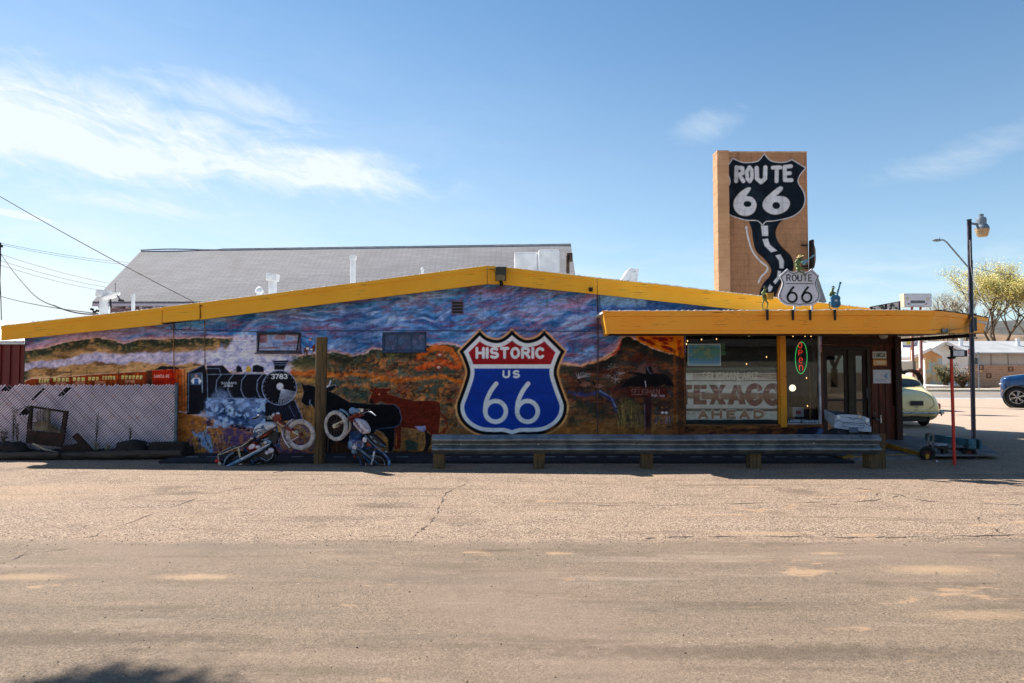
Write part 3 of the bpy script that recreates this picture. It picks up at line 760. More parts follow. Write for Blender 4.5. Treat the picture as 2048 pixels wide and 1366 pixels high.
 for x, y, r in ((412, 830, 11), (490, 840, 11), (560, 850, 10), (650, 860, 11)):
  c_ = Z2((x, y))[0]; p.line([(c_[0] + r * cos(t), c_[1] + r * 1.15 * sin(t)) for t in np.linspace(0, 6.3, 22)], 1.8, (24, 34, 58), .8, 1)
  p.ell(c_[0], c_[1], 3, 3.5, (40, 52, 84), .8, 1)
 for x, y, rx, ry in ((430, 720, 18, 9), (380, 780, 16, 10), (620, 800, 22, 12), (330, 870, 16, 7), (690, 900, 12, 14)):
  p.ell(*Z2((x, y))[0], rx, ry, (128, 148, 184), .55, 7, 6, int(x))
 p.poly(Z2((540, 505), (560, 495), (580, 510), (590, 548), (540, 548)), BK, 1, 1); p.poly(Z2((665, 500), (700, 490), (750, 510), (750, 548), (665, 548)), BK, 1, 1)
 p.poly(Z2((815, 460), (940, 458), (915, 500), (905, 530), (828, 530), (830, 500)), BK, 1, 1)
 for y in (475, 492): p.line(Z2((820, y), (930, y)), 1.2, (120, 132, 160), .8)
 p.poly(Z2((613, 540), (618, 510), (632, 498), (648, 510), (656, 540), (634, 548)), (196, 158, 74), 1, .8)
 p.poly(Z2((760, 780), (990, 760), (1045, 900), (940, 915), (760, 930)), BK, 1, 1)
 for k in range(12): p.line(Z2((800 + k * 18, 800), (830 + k * 19, 905)), 1, (58, 66, 92), .6)
 p.line(Z2((985, 760), (1042, 895)), 1.4, (150, 158, 186), .7); p.line(Z2((940, 800), (985, 890)), 1, (130, 138, 170), .6)
 for q in ([(320, 565), (560, 562), (760, 562)], [(320, 748), (560, 745), (740, 752)], [(320, 520), (410, 520), (420, 550)], [(180, 548), (300, 490)], [(320, 565), (325, 840)], [(180, 550), (176, 850)]):
  p.line(Z2(*q), 1.3, (126, 140, 166), .75)
 for x in (420, 512, 610, 730): p.line(Z2((x + 10, 562), (x - 28, 610), (x - 34, 680), (x - 14, 730), (x + 6, 746)), 1.4, (138, 150, 178), .8)
 cx, cy = Z2((868, 665))[0]
 p.ell(cx, cy, 35, 35, BK, 1, 1)
 p.line([(cx + 34.5 * cos(t), cy + 34.5 * sin(t)) for t in np.linspace(0, 6.3, 50)], 1.6, (146, 158, 184), .85, .8)
 for t in np.linspace(0, 6.2, 22): p.ell(cx + 31 * cos(t), cy + 31 * sin(t), .9, .9, (150, 150, 160), .7)
 for t in np.linspace(.25, 1.75, 15): p.line([(cx + 4, cy + 2), (cx + 4 + 31 * cos(t), cy + 2 + 30 * sin(t))], .8, (206, 210, 226), .75, .6)
 lx, ly = Z2((872, 655))[0]; p.ell(lx, ly, 7, 7, (196, 194, 206), 1, .8)
 p.text('3783', *Z2((808, 596))[0], 31, 8.5, 1.8, (222, 224, 230), 1)
 p.text('SANTAFE', *Z2((428, 637))[0], 30, 3.6, .8, (190, 196, 208), .95); p.text('3783', *Z2((448, 658))[0], 17, 3.6, .8, (190, 196, 208), .95)
 p.poly(Z2((192, 560), (278, 545), (282, 645), (196, 645)), (78, 90, 110), .9); p.ell(*Z2((238, 575))[0], 2.8, 3.2, (170, 128, 106), 1); p.poly(Z2((225, 570), (252, 562), (250, 572)), (50, 80, 120), 1)
 p.poly(Z2((196, 615), (215, 590), (262, 590), (278, 615), (262, 638), (214, 638)), (196, 196, 206), 1, .8); p.poly(Z2((222, 595), (252, 595), (255, 640), (220, 640)), (62, 92, 140), 1, .8)
 p.line(Z2((280, 560), (284, 700)), 1.4, (160, 176, 196), .8)
 p.poly(Z2((205, 990), (235, 1010), (290, 1000), (325, 970), (315, 1010), (345, 1030), (352, 1080), (375, 1150), (350, 1165), (300, 1120), (262, 1095), (248, 1050), (212, 1020)), (120, 142, 172), 1, 1)
 for q in ([(250, 1040), (275, 1070)], [(300, 1010), (310, 1060), (345, 1130)]): p.line(Z2(*q), 2.6, (42, 52, 78), .85)
 p.ell(*Z2((262, 1070))[0], 2.6, 3.4, (34, 38, 56), .95)
 for k in range(90):
  x = random.uniform(385, 460); y = random.uniform(860, 912); p.line([(x, y), (x + random.uniform(-7, 9), y - random.uniform(8, 24))], .8, random.choice([(196, 168, 100), (60, 52, 60), (150, 118, 80), (84, 76, 120)]), .7, .6)
 for k in range(30):
  x = random.uniform(596, 625); y = random.uniform(800, 850); p.line([(x, y), (x + random.uniform(-10, 3), y - random.uniform(10, 28))], 1, (60, 48, 52), .7, .6)
 p.poly(Z2((1055, 370), (1075, 350), (1120, 345), (1142, 330), (1142, 372), (1136, 380), (1138, 428), (1128, 428), (1120, 385), (1085, 385), (1082, 425), (1072, 425), (1068, 392), (1062, 400), (1060, 425), (1054, 400)), (96, 58, 46), 1, .8)
 for x, y, r in ((1082, 368, 3), (1110, 374, 2.4), (1132, 400, 2)): p.ell(*Z2((x, y))[0], r, r * .8, (222, 214, 214), .95)
 p.poly(Z2((1088, 310), (1108, 306), (1120, 330), (1112, 372), (1098, 370)), (60, 96, 160), 1, .8); p.ell(*Z2((1103, 298))[0], 2.6, 3, (186, 130, 96), 1); p.line(Z2((1088, 293), (1120, 295)), 1.6, (66, 60, 70), 1)
 # -------- cattle
 def outl(pts, c_, edge=(210, 168, 120)):
  p.poly(pts, edge, .55, 2.6); p.poly(pts, c_, 1, .8)
 red = Z3((405, 780), (412, 735), (440, 700), (412, 690), (415, 676), (445, 682), (447, 655), (462, 670), (505, 672), (515, 655), (522, 672), (575, 668), (582, 680), (545, 700), (560, 715), (660, 745), (760, 765), (900, 762), (945, 775), (953, 830), (945, 960), (930, 1035), (886, 1035), (850, 985), (862, 1110), (850, 1150), (820, 1150), (838, 1100), (835, 1010), (800, 985), (655, 965), (650, 1130), (600, 1135), (560, 960), (560, 800), (500, 770), (440, 795))
 outl(red, (100, 38, 24)); p.poly(Z3((760, 960), (835, 955), (840, 1000), (790, 990)), (150, 148, 176), .95, 1, 1)
 p.poly(Z3((830, 985), (885, 1030), (870, 1110), (855, 1150), (820, 1150), (842, 1085)), (30, 22, 24), 1, .8); p.line(Z3((948, 850), (990, 900), (1005, 960), (980, 1000), (935, 1015)), 2.6, (110, 40, 26), 1, .8)
 p.poly(Z3((985, 970), (1010, 975), (985, 1010), (930, 1020)), (128, 52, 30), .9, 1.5, 1); p.ell(*Z3((428, 770))[0], 4, 5.5, (24, 18, 22), 1, .8); p.ell(*Z3((488, 715))[0], 1.6, 1.2, (206, 150, 120), .9)
 p.line(Z3((432, 700), (418, 740), (410, 778)), .8, (190, 130, 90), .7)
 black = Z3((-85, 700), (-104, 628), (-68, 652), (-60, 640), (-20, 650), (60, 690), (100, 690), (160, 715), (262, 775), (400, 790), (600, 793), (632, 815), (655, 890), (645, 945), (605, 968), (600, 1100), (585, 1150), (556, 1150), (552, 1060), (520, 1010), (470, 985), (420, 1040), (380, 1170), (300, 1180), (120, 1180), (60, 1180), (40, 900), (-20, 800), (-75, 800), (-105, 770))
 outl(black, (13, 14, 20), (150, 150, 150))
 for q_ in ([(552, 1060), (556, 1150)], [(500, 1000), (470, 1080), (462, 1160)], [(100, 1040), (96, 1180)], [(160, 1060), (170, 1180)], [(300, 1060), (330, 1110), (400, 1040)]): p.line(Z3(*q_), 1.6, (120, 92, 60), .6, .8)
 p.poly(Z3((120, 1080), (380, 1080), (380, 1180), (190, 1180), (170, 1120), (150, 1180), (120, 1180)), (70, 44, 30), .75, 2, 2)
 p.poly(Z3((80, 665), (150, 640), (160, 655), (120, 690), (84, 690)), (14, 15, 20), 1, .8); p.line(Z3((84, 662), (110, 645), (118, 612)), 2.4, (190, 196, 210), .9, .8); p.line(Z3((84, 664), (150, 642), (160, 655)), .9, (190, 190, 200), .8)
 p.poly(Z3((-90, 640), (-110, 620), (-85, 665), (-60, 650)), (14, 15, 20), 1, .8); p.line(Z2((1102, 760), (1096, 785), (1115, 800)), 1.2, (150, 170, 200), .8)
 p.line(Z3((600, 793), (640, 830), (657, 895), (645, 940), (600, 965), (500, 975), (450, 990)), 1.0, (84, 112, 150), .8)
 p.poly(Z3((525, 1040), (548, 1045), (556, 1100), (540, 1130)), (150, 106, 50), .9, 1)
 p.poly(Z3((610, 1010), (622, 1010), (622, 1110), (612, 1110)), (150, 100, 48), .8, .8); p.poly(Z3((680, 1060), (720, 1055), (790, 1090), (770, 1140), (690, 1140)), (40, 66, 60), .85, 2, 2)
 p.poly(Z3((560, 1150), (880, 1150), (880, 1190), (560, 1190)), (56, 34, 26), .9, 3, 3)
 for bx, by in ((945, 410), (935, 505)):
  p.ell(*Z3((bx, by))[0], 7.5, 4.6, (150, 72, 44), 1, .8); p.ell(*Z3((bx + 2, by + 6))[0], 3.6, 2.4, (206, 184, 178), .9, .8)
  for k in (-22, -8, 10, 22): p.line(Z3((bx + k, by + 10), (bx + k + 2, by + 42)), 1.1, (136, 60, 40), .95)
  p.line(Z3((bx + (26 if by < 450 else -30), by - 5), (bx + (36 if by < 450 else -38), by - 30)), 2.0, (180, 120, 100), .95)
 # -------- big shield
 sh = us_shield(914, 1134, 661, 876)
 s2 = p._sl(sh, 10); dd = p.sdf(sh, s2)
 p.lay((1 - sst(dd, 1, 6)) * .9, (206, 158, 110), s2); p.lay(1 - sst(dd, -.7, .7), (8, 10, 16), s2)
 p.lay(1 - sst(dd, -7.4, -6.2), (205, 212, 228), s2); iy = p.Y[s2]
 p.lay((1 - sst(dd, -15.2, -14.0)) * (iy < 729), (142, 38, 42), s2)
 p.lay((1 - sst(dd, -15.2, -14.0)) * sst(iy, 736.2, 737.4), (32, 62, 140), s2)
 wl = (205, 212, 228)
 p.text('HISTORIC', *Z4((229, 605))[0], 133, 18.0, 5.6, wl, 1, .34, .5); p.text('US', *Z4((394, 728))[0], 31, 12.5, 3.9, wl, 1, .5, .5)
 for cx in (345, 543):
  c_ = Z4((cx, 940))[0]; p.line([(c_[0] + 20.6 * cos(t), c_[1] + 20.8 * sin(t)) for t in np.linspace(0, 2 * pi, 40)], 8.8, wl, 1, .5)
  p.line(cr(Z4((cx + 4, 768), (cx - 30, 815), (cx - 58, 880), (cx - 64, 935)), 6), 8.8, wl, 1, .5)
 # -------- right: elk, vulture over the town board, cougar
 for ex, ey, s_ in ((1170, 768, 1), (1197, 772, .8)):
  p.ell(ex, ey, 11 * s_, 5.5 * s_, (128, 92, 78), 1, 1, 1); p.line([(ex - 9 * s_, ey - 2), (ex - 14 * s_, ey - 9)], 4.5 * s_, (40, 30, 30), 1, 1)
  for k in (-8, -4, 5, 9): p.line([(ex + k * s_, ey + 3), (ex + k * s_, ey + 13 * s_)], 1.1, (44, 32, 30), .9)
 for k in range(7): p.line([(1157, 757), (1152 + k * 5, 744 + abs(k - 3))], .9, (170, 166, 170), .8, .6)
 p.line([(1155, 756), (1180, 752)], 1.1, (170, 166, 170), .8, .6)
 for x, y, r in ((1225, 735, 10), (1240, 746, 9), (1213, 752, 7), (1232, 758, 10)):
  for t in np.linspace(0, 6.2, 8): p.line([(x, y), (x + r * cos(t), y + r * .8 * sin(t))], 1.0, (150, 142, 140), .6, .7, 1)
 p.line([(1140, 785), (1175, 790), (1200, 784), (1225, 800), (1232, 822)], 7, (44, 58, 104), .75, 3, 3); p.line([(1200, 782), (1222, 794), (1232, 815)], 2, (128, 150, 182), .7, 1.5, 1)
 p.poly(Z5((460, 900), (480, 830), (540, 810), (600, 840), (640, 920), (650, 1065), (460, 1060)), (96, 84, 56), .7, 7, 8)
 for k in range(70):
  x = random.uniform(1236, 1285); y = random.uniform(838, 870); p.line([(x, y), (x - random.uniform(-6, 12), y - random.uniform(12, 44))], .9, random.choice([(124, 108, 72), (34, 32, 36), (150, 118, 70), (46, 40, 36)]), .7, .6)
 p.poly(Z5((560, 640), (640, 560), (700, 560), (740, 640), (690, 690), (600, 700)), (104, 84, 84), .6, 10, 8)
 p.poly(Z5((470, 735), (520, 690), (600, 650), (520, 630), (600, 630), (650, 640), (655, 600), (690, 590), (705, 640), (770, 640), (830, 680), (850, 730), (780, 715), (720, 730), (690, 720), (640, 735), (560, 725)), (16, 14, 20), 1, 1.5, 2)
 for k in range(16): p.line(Z5((620 - k * 8, 650 + k * 2), (560 - k * 9, 735 + random.uniform(-15, 25))), 1.2, (20, 17, 24), .8, .8)
 for k in range(14): p.line(Z5((730 + k * 5, 650), (760 + k * 8, 720 + random.uniform(-6, 20))), 1.2, (20, 17, 24), .8, .8)
 p.ell(*Z5((683, 578))[0], 3.4, 3, (92, 56, 58), 1, .8); p.line(Z5((665, 600), (675, 625), (690, 640)), 2.4, (96, 104, 124), .9); p.line(Z5((650, 690), (655, 730)), 1.5, (196, 190, 196), .8)
 p.poly(Z5((528, 738), (800, 738), (800, 798), (528, 798)), (78, 34, 26), 1, .8); p.line(Z5((528, 738), (800, 738), (800, 798), (528, 798)), 1, (34, 18, 18), .9, .6, closed=True)
 p.text('SELIGMAN', *Z5((556, 782))[0], 56, 11, 1.5, (128, 104, 102), .7); p.text('POP. 456', *Z5((697, 796))[0], 25, 3.6, .9, (170, 160, 166), .9)
 p.poly(Z5((645, 800), (690, 800), (690, 1080), (650, 1080)), (54, 30, 34), 1, 1); p.line(Z5((646, 850), (652, 1060)), 1.2, (120, 110, 130), .7)
 p.ell(*Z5((780, 870))[0], 12.5, 14, (66, 46, 40), 1, 1.5, 1); p.poly(Z5((742, 825), (760, 822), (775, 845), (748, 860)), (60, 42, 38), 1, .8); p.poly(Z5((800, 845), (815, 820), (824, 825), (818, 858)), (60, 42, 38), 1, .8)
 for x in (768, 793): p.ell(*Z5((x, 905))[0], 3, 2.4, (206, 196, 196), .95, .8); p.line(Z5((x - 8 if x < 780 else x, 868), (x if x < 780 else x + 8, 872)), 1.4, (150, 120, 70), .9)
 p.ell(*Z5((780, 893))[0], 2.4, 1.8, (22, 16, 18), 1)
 for k in range(40):
  x = random.uniform(1310, 1345); y = random.uniform(842, 850); p.line([(x, y), (x, y - random.uniform(6, 16))], .9, random.choice([(120, 116, 132), (40, 34, 40)]), .7)
 rc = Z5((580, 372), (912, 372), (912, 525), (800, 495), (700, 462), (600, 415)); dr = p._sl(rc, 6)
 if dr:
  q = p.sdf(rc, dr) + (fbm(p.X[dr], p.Y[dr], 5, 4, 3, 9) - .5) * 3; a = 1 - sst(q, -.6, .6)
  p.lay(a, (206, 126, 48), dr); nn = fbm(*rot2(p.X[dr], p.Y[dr], radians(20)), 30, 8, 4, 15)
  p.lay(a * sst(-q, 2, 7) * sst(nn, .34, .5), (124, 28, 24), dr); p.lay(a * sst(-q, 3, 7) * sst(nn, .60, .7), (66, 34, 62), dr)
 p.poly([(1346, 668), (1368, 668), (1368, 716), (1346, 708)], (210, 124, 44), .85, 2, 2); p.poly([(1352, 676), (1362, 680), (1364, 705), (1354, 700)], (150, 50, 30), .8, 2, 3)
 p.line(Z5((462, 460), (440, 500), (400, 525), (330, 552), (210, 585), (90, 570)), 4.5, (206, 150, 110), .75, 2.5, 2); p.line(Z5((482, 420), (470, 470), (430, 510)), 3.5, (168, 54, 48), .8, 2, 1)
 p.line([(1349, 700), (1350, 880)], 4.5, (112, 66, 32), .8, 1, 1); p.line([(1361, 700), (1361, 880)], 12, (60, 36, 26), .6, 2, 3)
 p.poly([(1345, 856), (1700, 856), (1700, 900), (1345, 900)], (96, 60, 36), .8, 2); gq = fbm(X, Y, 16, 5, 4, 141)
 p.lay((X > 1368) * (Y > 846) * sst(gq, .5, .6) * .8, (48, 28, 24))
 p.poly([(1596, 858), (1640, 852), (1640, 880), (1590, 880)], (24, 30, 52), .9, 2, 2)
 for x, y in ((1160, 800), (1185, 812), (1145, 838)): p.poly([(x - 12, y + 14), (x, y - 8), (x + 14, y + 16)], (44, 50, 40), .8, 2, 3)
 p.poly([(1100, 852), (1200, 845), (1290, 856), (1345, 862), (1345, 905), (1060, 905)], (132, 86, 44), .5, 6, 5)
 lum = p.c.mean(-1, keepdims=True); bz = (fbm(U, V, 9, 3, 4, 301) - .5) * 1.1 + (fbm(X, Y, 5, 4, 3, 303) - .5) * .8
 shm = 1 - ((X > 918) & (X < 1132) & (Y > 668) & (Y < 872)) * .85
 p.c = np.clip(p.c * (1 + bz * .7 * shm)[..., None], 0, 2); p.c = lum * 1.0 + (p.c - lum) * 1.08
 p.c = np.clip(p.c, 0, 1) ** 1.12 * 1.12
 p.c *= (1 - .3 * sst(fbm(X, Y, 7, 6, 4, 307), .62, .70) * shm * (Y > 700) * ((X > 640) | (Y > 850)))[..., None]
 dirt = fbm(X, Y, 120, 40, 4, 151); p.c *= (1 - .16 * sst(dirt, .5, .7))[..., None]
 drip = sst(fbm(X, Y, 3.5, 60, 3, 157), .66, .76) * (1 - sst(Y, 640, 740)); p.c *= (1 - .22 * drip)[..., None]
BROW = 0.198; BCOL = 0.40
def block_relief(X, Z):
 row = Z / BROW; dz = np.abs(row - np.round(row)) * BROW
 r = np.floor(row); xx = X / BCOL + (r % 2) * .5; dx = np.abs(xx - np.round(xx)) * BCOL
 g = np.maximum(1 - dz / .0085, 0) + .55 * np.maximum(1 - dx / .0085, 0)
 return np.minimum(g, 1) * .005 + (fbm(X * 100, Z * 100, 6, 6, 3, 3) - .5) * .004
def mural_joints(p, X, Z):
 row = Z / BROW; dz = np.abs(row - np.round(row)) * BROW; r = np.floor(row)
 xx = X / BCOL + (r % 2) * .5; dx = np.abs(xx - np.round(xx)) * BCOL
 st = .30 * np.maximum(1 - dz / .011, 0) * (.35 + .65 * (fbm(X * 100, Z * 100, 60, 30, 3, 43) > .5)) + .16 * np.maximum(1 - dx / .011, 0)
 p.c *= (1 - np.clip(st, 0, .35))[..., None]
# the shop
shop = thing('souvenir_shop', (0, 16, 0), 'long low roadside shop with a painted mural on its side wall and bright yellow eaves', 'building')
def yellow(name, c, c2, c3):
 m, t, b = newmat(name)
 co = t.node('ShaderNodeTexCoord').outputs['Object']
 mp = t.node('ShaderNodeMapping'); mp.inputs['Scale'].default_value = (.5, 1, 9); t.l.new(co, mp.inputs[0])
 n = t.noise(mp.outputs[0], 4, 7, .65); n2 = t.noise(co, 1.2, 4)
 cc = t.mix(t.ss(n2, .35, .65), lin(c), lin(c2))
 cc = t.mix(t.ss(n, .64, .70, 0, .7), cc, lin(c3)); cc = t.mix(t.ss(t.noise(co, 3.1, 6, .7), .5, .75, 0, .15), cc, lin((196, 170, 120)))
 mp3 = t.node('ShaderNodeMapping'); mp3.inputs['Scale'].default_value = (1.2, 1, 30); t.l.new(co, mp3.inputs[0])
 cc = t.mix(t.m('MULTIPLY', t.ss(t.noise(mp3.outputs[0], 2.2, 5), .61, .65, 0, .9), t.ss(t.noise(co, .9, 3), .48, .62)), cc, lin((60, 34, 18)))
 t.l.new(cc, b.inputs['Base Color']); b.inputs['Roughness'].default_value = .6; b.inputs['Specular IOR Level'].default_value = .35
 t.l.new(t.bump(n, .4, .006), b.inputs['Normal']); MATS[name] = m; return m
YEL = yellow('yellow_paint', (255, 186, 44), (250, 174, 34), (170, 104, 20))
ORA = yellow('orange_paint', (255, 178, 62), (255, 168, 52), (150, 84, 22))
WHT = mat('roof_coating', (226, 226, 222), (196, 196, 190), 3, .8, bump=.3, bscale=14)
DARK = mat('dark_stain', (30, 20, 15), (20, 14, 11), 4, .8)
BROWNW = mat('brown_boards', (108, 52, 26), (70, 32, 17), 3, .7, stretch=(9, 9, .6), bump=.3, bscale=12, c3=(34, 18, 12))
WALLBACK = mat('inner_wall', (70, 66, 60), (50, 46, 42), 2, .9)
BLACKM = mat('black_metal', (26, 27, 30), (14, 15, 17), 8, .45, metal=.3)
GALV = mat('galvanised', (128, 136, 142), (96, 104, 112), 9, .42, metal=.75, bump=.12, bscale=30, c3=(150, 154, 156))
ZW0 = 0.0
xL = P(49, 750, WY).x; xR = P(1720, 750, WY).x
zT = P(980, 545, WY).z
RAKE = [(3, 652, 681), (322, 616, 649), (400, 606, 639), (680, 570.5, 601), (974, 531.5, 568), (1000, 533.5, 568.5), (1195, 556, 588), (1320, 569, 602), (1428, 582, 614), (1500, 590, 622), (1600, 601.5, 633), (1740, 617, 648)]
def rk(px, k):
 return np.interp(px, [r[0] for r in RAKE], [r[k] for r in RAKE])
def keep(ca, cb):
 hole = (ca > 1371) & (ca < 1641) & (cb > 655) & (cb < 851)
 w1 = (ca > 513.5) & (ca < 602.5) & (cb > 665) & (cb < 706)
 w2 = (ca > 765) & (ca < 852.5) & (cb > 665) & (cb < 703)
 vt = (ca > 903) & (ca < 927) & (cb > 602) & (cb < 628)
 rec = (ca > 1643) & (cb > 655)
 return (cb > rk(ca, 1) + 12) & ~hole & ~w1 & ~w2 & ~vt & ~rec
MURG = 1.62
def paintwall(p):
 mural(p)
 Z = np.linspace(0, zT, p.X.shape[0])[:, None] + 0 * p.X; Xw = np.linspace(xL, xR, p.X.shape[1])[None, :] + 0 * p.X
 mural_joints(p, Xw, Z)
muralwall = painted_grid('wall', xL, xR, 0.0, zT, WY, 0.0102, paintwall, paintmat('mural_paint', .8, .2, .2), shop, keep, MURG, block_relief)
tag(muralwall, 'block wall painted with a steam train, cattle and a highway shield')
bw = MB()
def wz(px): return P(px, float(rk(px, 1)) + 14, WY + .02).z
def core(px0, px1, z0, z1a=None, z1b=None):
 a = P(px0, 700, WY + .02).x; b = P(px1, 700, WY + .02).x
 z1a = wz(px0) if z1a is None else z1a; z1b = wz(px1) if z1b is None else z1b
 bw.prism([(a, z0), (b, z0), (b, z1b), (a, z1a)], WY + .012, WY + .21)
zw1t = P(600, 665, WY).z; zw1b = P(600, 706, WY).z
core(49.5, 513, 0); core(513, 603, zw1t); core(513, 603, 0, zw1b, zw1b); core(603, 765, 0)
core(765, 853, zw1t); core(765, 853, 0, P(0, 703, WY).z, P(0, 703, WY).z); core(853, 976, 0); core(976, 1371, 0)
zdt = P(1500, 655, WY).z; zdb = P(1500, 851, WY).z
core(1371, 1641, zdt); core(1371, 1641, 0, zdb, zdb)
XB = P(1797, 750, 14.3).x; YD = 14.3
bw.box(xL, WY + .21, 0, xL + .2, 21.5, wz(49) - .05); bw.box(xL, 21.3, 0, XB, 21.5, 2.3); bw.box(XB - .16, YD + .2, 0, XB, 21.5, 2.28)
bw.box(P(1640, 700, WY).x - .05, WY + .21, 0, P(1640, 700, WY).x, YD, 2.3)
bw.build('wall_core', WALLBACK, shop)
rf = MB()
def rp(px, k, Y): v = P(px, float(rk(px, k)), FY); return (v.x, Y, v.z)
for a, b in ((3, 974), (1000, 1740)):
 A = rp(a, 1, FY + .02); B = rp(b, 1, FY + .02)
 rf.add([(A[0], A[1], A[2] - .02), (B[0], B[1], B[2] - .02), (B[0], 21.5, B[2] - .02), (A[0], 21.5, A[2] - .02), (A[0], A[1], A[2] - .12), (B[0], B[1], B[2] - .12), (B[0], 21.5, B[2] - .12), (A[0], 21.5, A[2] - .12)],
           [(0, 1, 2, 3), (7, 6, 5, 4), (0, 4, 5, 1), (1, 5, 6, 2), (2, 6, 7, 3), (3, 7, 4, 0)])
A = rp(974, 1, FY); B = rp(1000, 1, FY); rf.box(A[0], FY + .02, B[2] - .13, B[0], 21.5, B[2] - .02)
roof = rf.build('roof', WHT, shop)
bead = MB(); pts = []
for px in np.arange(4, 1740, 2.2):
 v = P(px, float(rk(px, 1)), FY); pts.append((v.x, FY + .035, v.z + random.uniform(-.006, .010)))
bead.tube(pts, [random.uniform(.012, .022) for _ in pts], 5); bead.build('roof_edging', WHT, roof)
def rake_board(px0, px1, t0, t1, b0, b1, dy=0.0):
 mb = MB(); n = max(2, int((px1 - px0) / 20)); f = []
 for i in range(n + 1):
  k = i / n; px = px0 + (px1 - px0) * k
  T = P(px, t0 + (t1 - t0) * k, FY); Bt = P(px, b0 + (b1 - b0) * k, FY); f.append((T.x, T.z, Bt.z))
 for i in range(n):
  x0, zt0, zb0 = f[i]; x1, zt1, zb1 = f[i + 1]
  zc0 = zt0 - (zt0 - zb0) * .20; zc1 = zt1 - (zt1 - zb1) * .20
  mb.prism([(x0, zc0), (x1, zc1), (x1, zb1), (x0, zb0)], FY + dy, FY + .05)
  mb.prism([(x0, zt0), (x1, zt1), (x1, zc1 - .006), (x0, zc0 - .006)], FY - .016 + dy, FY + .05)
 o = mb.build('rake_board', YEL, shop); return o
rake_board(3, 324, 652, 615.7, 681, 649); rake_board(326, 400, 614.5, 606, 645.5, 638.5, -.012)
rake_board(401.5, 974, 606, 531.5, 639, 568); rake_board(975, 999.5, 531.5, 533.5, 568.0, 568.5, .004)
rake_board(1000.5, 1194, 533.5, 556, 568.5, 588.5, -.002); rake_board(1195.2, 1740, 556, 617, 588.5, 648, .003)
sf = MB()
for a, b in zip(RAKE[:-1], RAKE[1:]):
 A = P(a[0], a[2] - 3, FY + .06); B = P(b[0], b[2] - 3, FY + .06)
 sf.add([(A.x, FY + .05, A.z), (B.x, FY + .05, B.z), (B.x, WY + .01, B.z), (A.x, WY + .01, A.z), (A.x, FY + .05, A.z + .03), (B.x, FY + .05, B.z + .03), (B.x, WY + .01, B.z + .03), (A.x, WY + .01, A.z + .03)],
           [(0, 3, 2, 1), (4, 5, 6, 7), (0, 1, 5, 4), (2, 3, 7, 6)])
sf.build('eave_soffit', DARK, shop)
# the two small painted-over windows, the vent, surface pipes
def small_window(x0, y0, x1, y1, fn, swung=False):
 fr = MB(); A = P(x0, y1, WY); B = P(x1, y0, WY); w_ = .022
 for q in ((A.x, A.z, B.x, A.z + w_), (A.x, B.z - w_, B.x, B.z), (A.x, A.z, A.x + w_, B.z), (B.x - w_, A.z, B.x, B.z)):
  fr.box(q[0], WY - .03, q[1], q[2], WY + .06, q[3])
 k = .33
 if not swung:
  for t_ in (k, 2 * k): fr.box(A.x + (B.x - A.x) * t_ - .01, WY - .006, A.z + w_ + .003, A.x + (B.x - A.x) * t_ + .01, WY + .03, B.z - w_ - .003)
 fr.box(A.x - .03, WY - .045, A.z - .03, B.x + .03, WY - .001, A.z - .003)
 f = fr.build('window', mat('grey_window_steel', (104, 108, 128), (84, 72, 88), 12, .7) if swung else mat('blue_window_frame', (58, 84, 122), (44, 60, 96), 9, .7), shop, bevel=.003)
 g = painted_grid('pane', A.x + w_, B.x - w_, A.z + w_, B.z - w_, WY + .012, .01, fn, paintmat('painted_glass', .35, .05, .5), f, None, MURG)
 return f
def wpaint1(p):
 mural(p); n = fbm(p.X, p.Y, 12, 9, 4, 8); p.lay(np.ones_like(n) * .8, (150, 160, 186)); p.lay((p.Y < 686) * sst(n, .45, .6) * .8, (132, 80, 92)); p.lay(sst(n, .45, .3) * .8, (92, 120, 166))
 p.lay(sst(fbm(p.X, p.Y, 2.4, 2, 3, 18), .66, .72) * (p.Y > 684) * .8, (62, 84, 130)); p.lay(sst(fbm(p.X, p.Y, 26, 5, 3, 28), .6, .7) * .8, (116, 64, 76))
def wpaint2(p):
 n = fbm(p.X, p.Y, 16, 12, 4, 9); p.lay(np.ones_like(n), (34, 58, 92)); p.lay(sst(n, .5, .66) * .7, (54, 84, 122)); p.lay(sst(n, .42, .3) * .6, (44, 38, 70)); p.lay(sst(fbm(p.X, p.Y, 5, 4, 3, 19), .68, .74) * .5, (110, 84, 120))
small_window(514, 666, 602, 705, wpaint1, True); small_window(766, 666, 852, 702, wpaint2)
sash = MB(); A = P(517, 702, WY - .10); B = P(597, 668, WY - .035)
sash.beam((A.x, WY - .12, A.z), (B.x, WY - .12, A.z), .02, .02); sash.beam((A.x - .01, WY - .04, B.z), (B.x + .02, WY - .04, B.z), .02, .02)
sash.beam((A.x, WY - .12, A.z), (A.x - .01, WY - .04, B.z), .02, .02); sash.beam((B.x, WY - .12, A.z), (B.x + .02, WY - .04, B.z), .02, .02)
sash.build('sash', mat('old_window_steel', (0, 0, 0)), shop)
vn = MB(); A = P(903, 628, WY); B = P(927, 602, WY)
vn.box(A.x, WY - .012, A.z, B.x, WY + .05, A.z + .012); vn.box(A.x, WY - .012, B.z - .012, B.x, WY + .05, B.z); vn.box(A.x, WY - .012, A.z, A.x + .012, WY + .05, B.z); vn.box(B.x - .012, WY - .012, A.z, B.x, WY + .05, B.z)
for k in range(1, 4):
 z = A.z + (B.z - A.z) * k / 4; vn.beam((A.x + .01, WY + .012, z), (B.x - .01, WY + .012, z), .03, .008)
vn.box(A.x, WY + .05, A.z, B.x, WY + .06, B.z)
vn.build('vent', mat('vent_paint', (120, 134, 180), (134, 104, 140), 14, .7), shop)
def wallpipe(pts, r, m, nm='pipe', Y=WY - .02):
 mb = MB(); mb.tube([P(a, b, Y) for a, b in pts], r, 7); return mb.build(nm, m, shop, smooth=True)
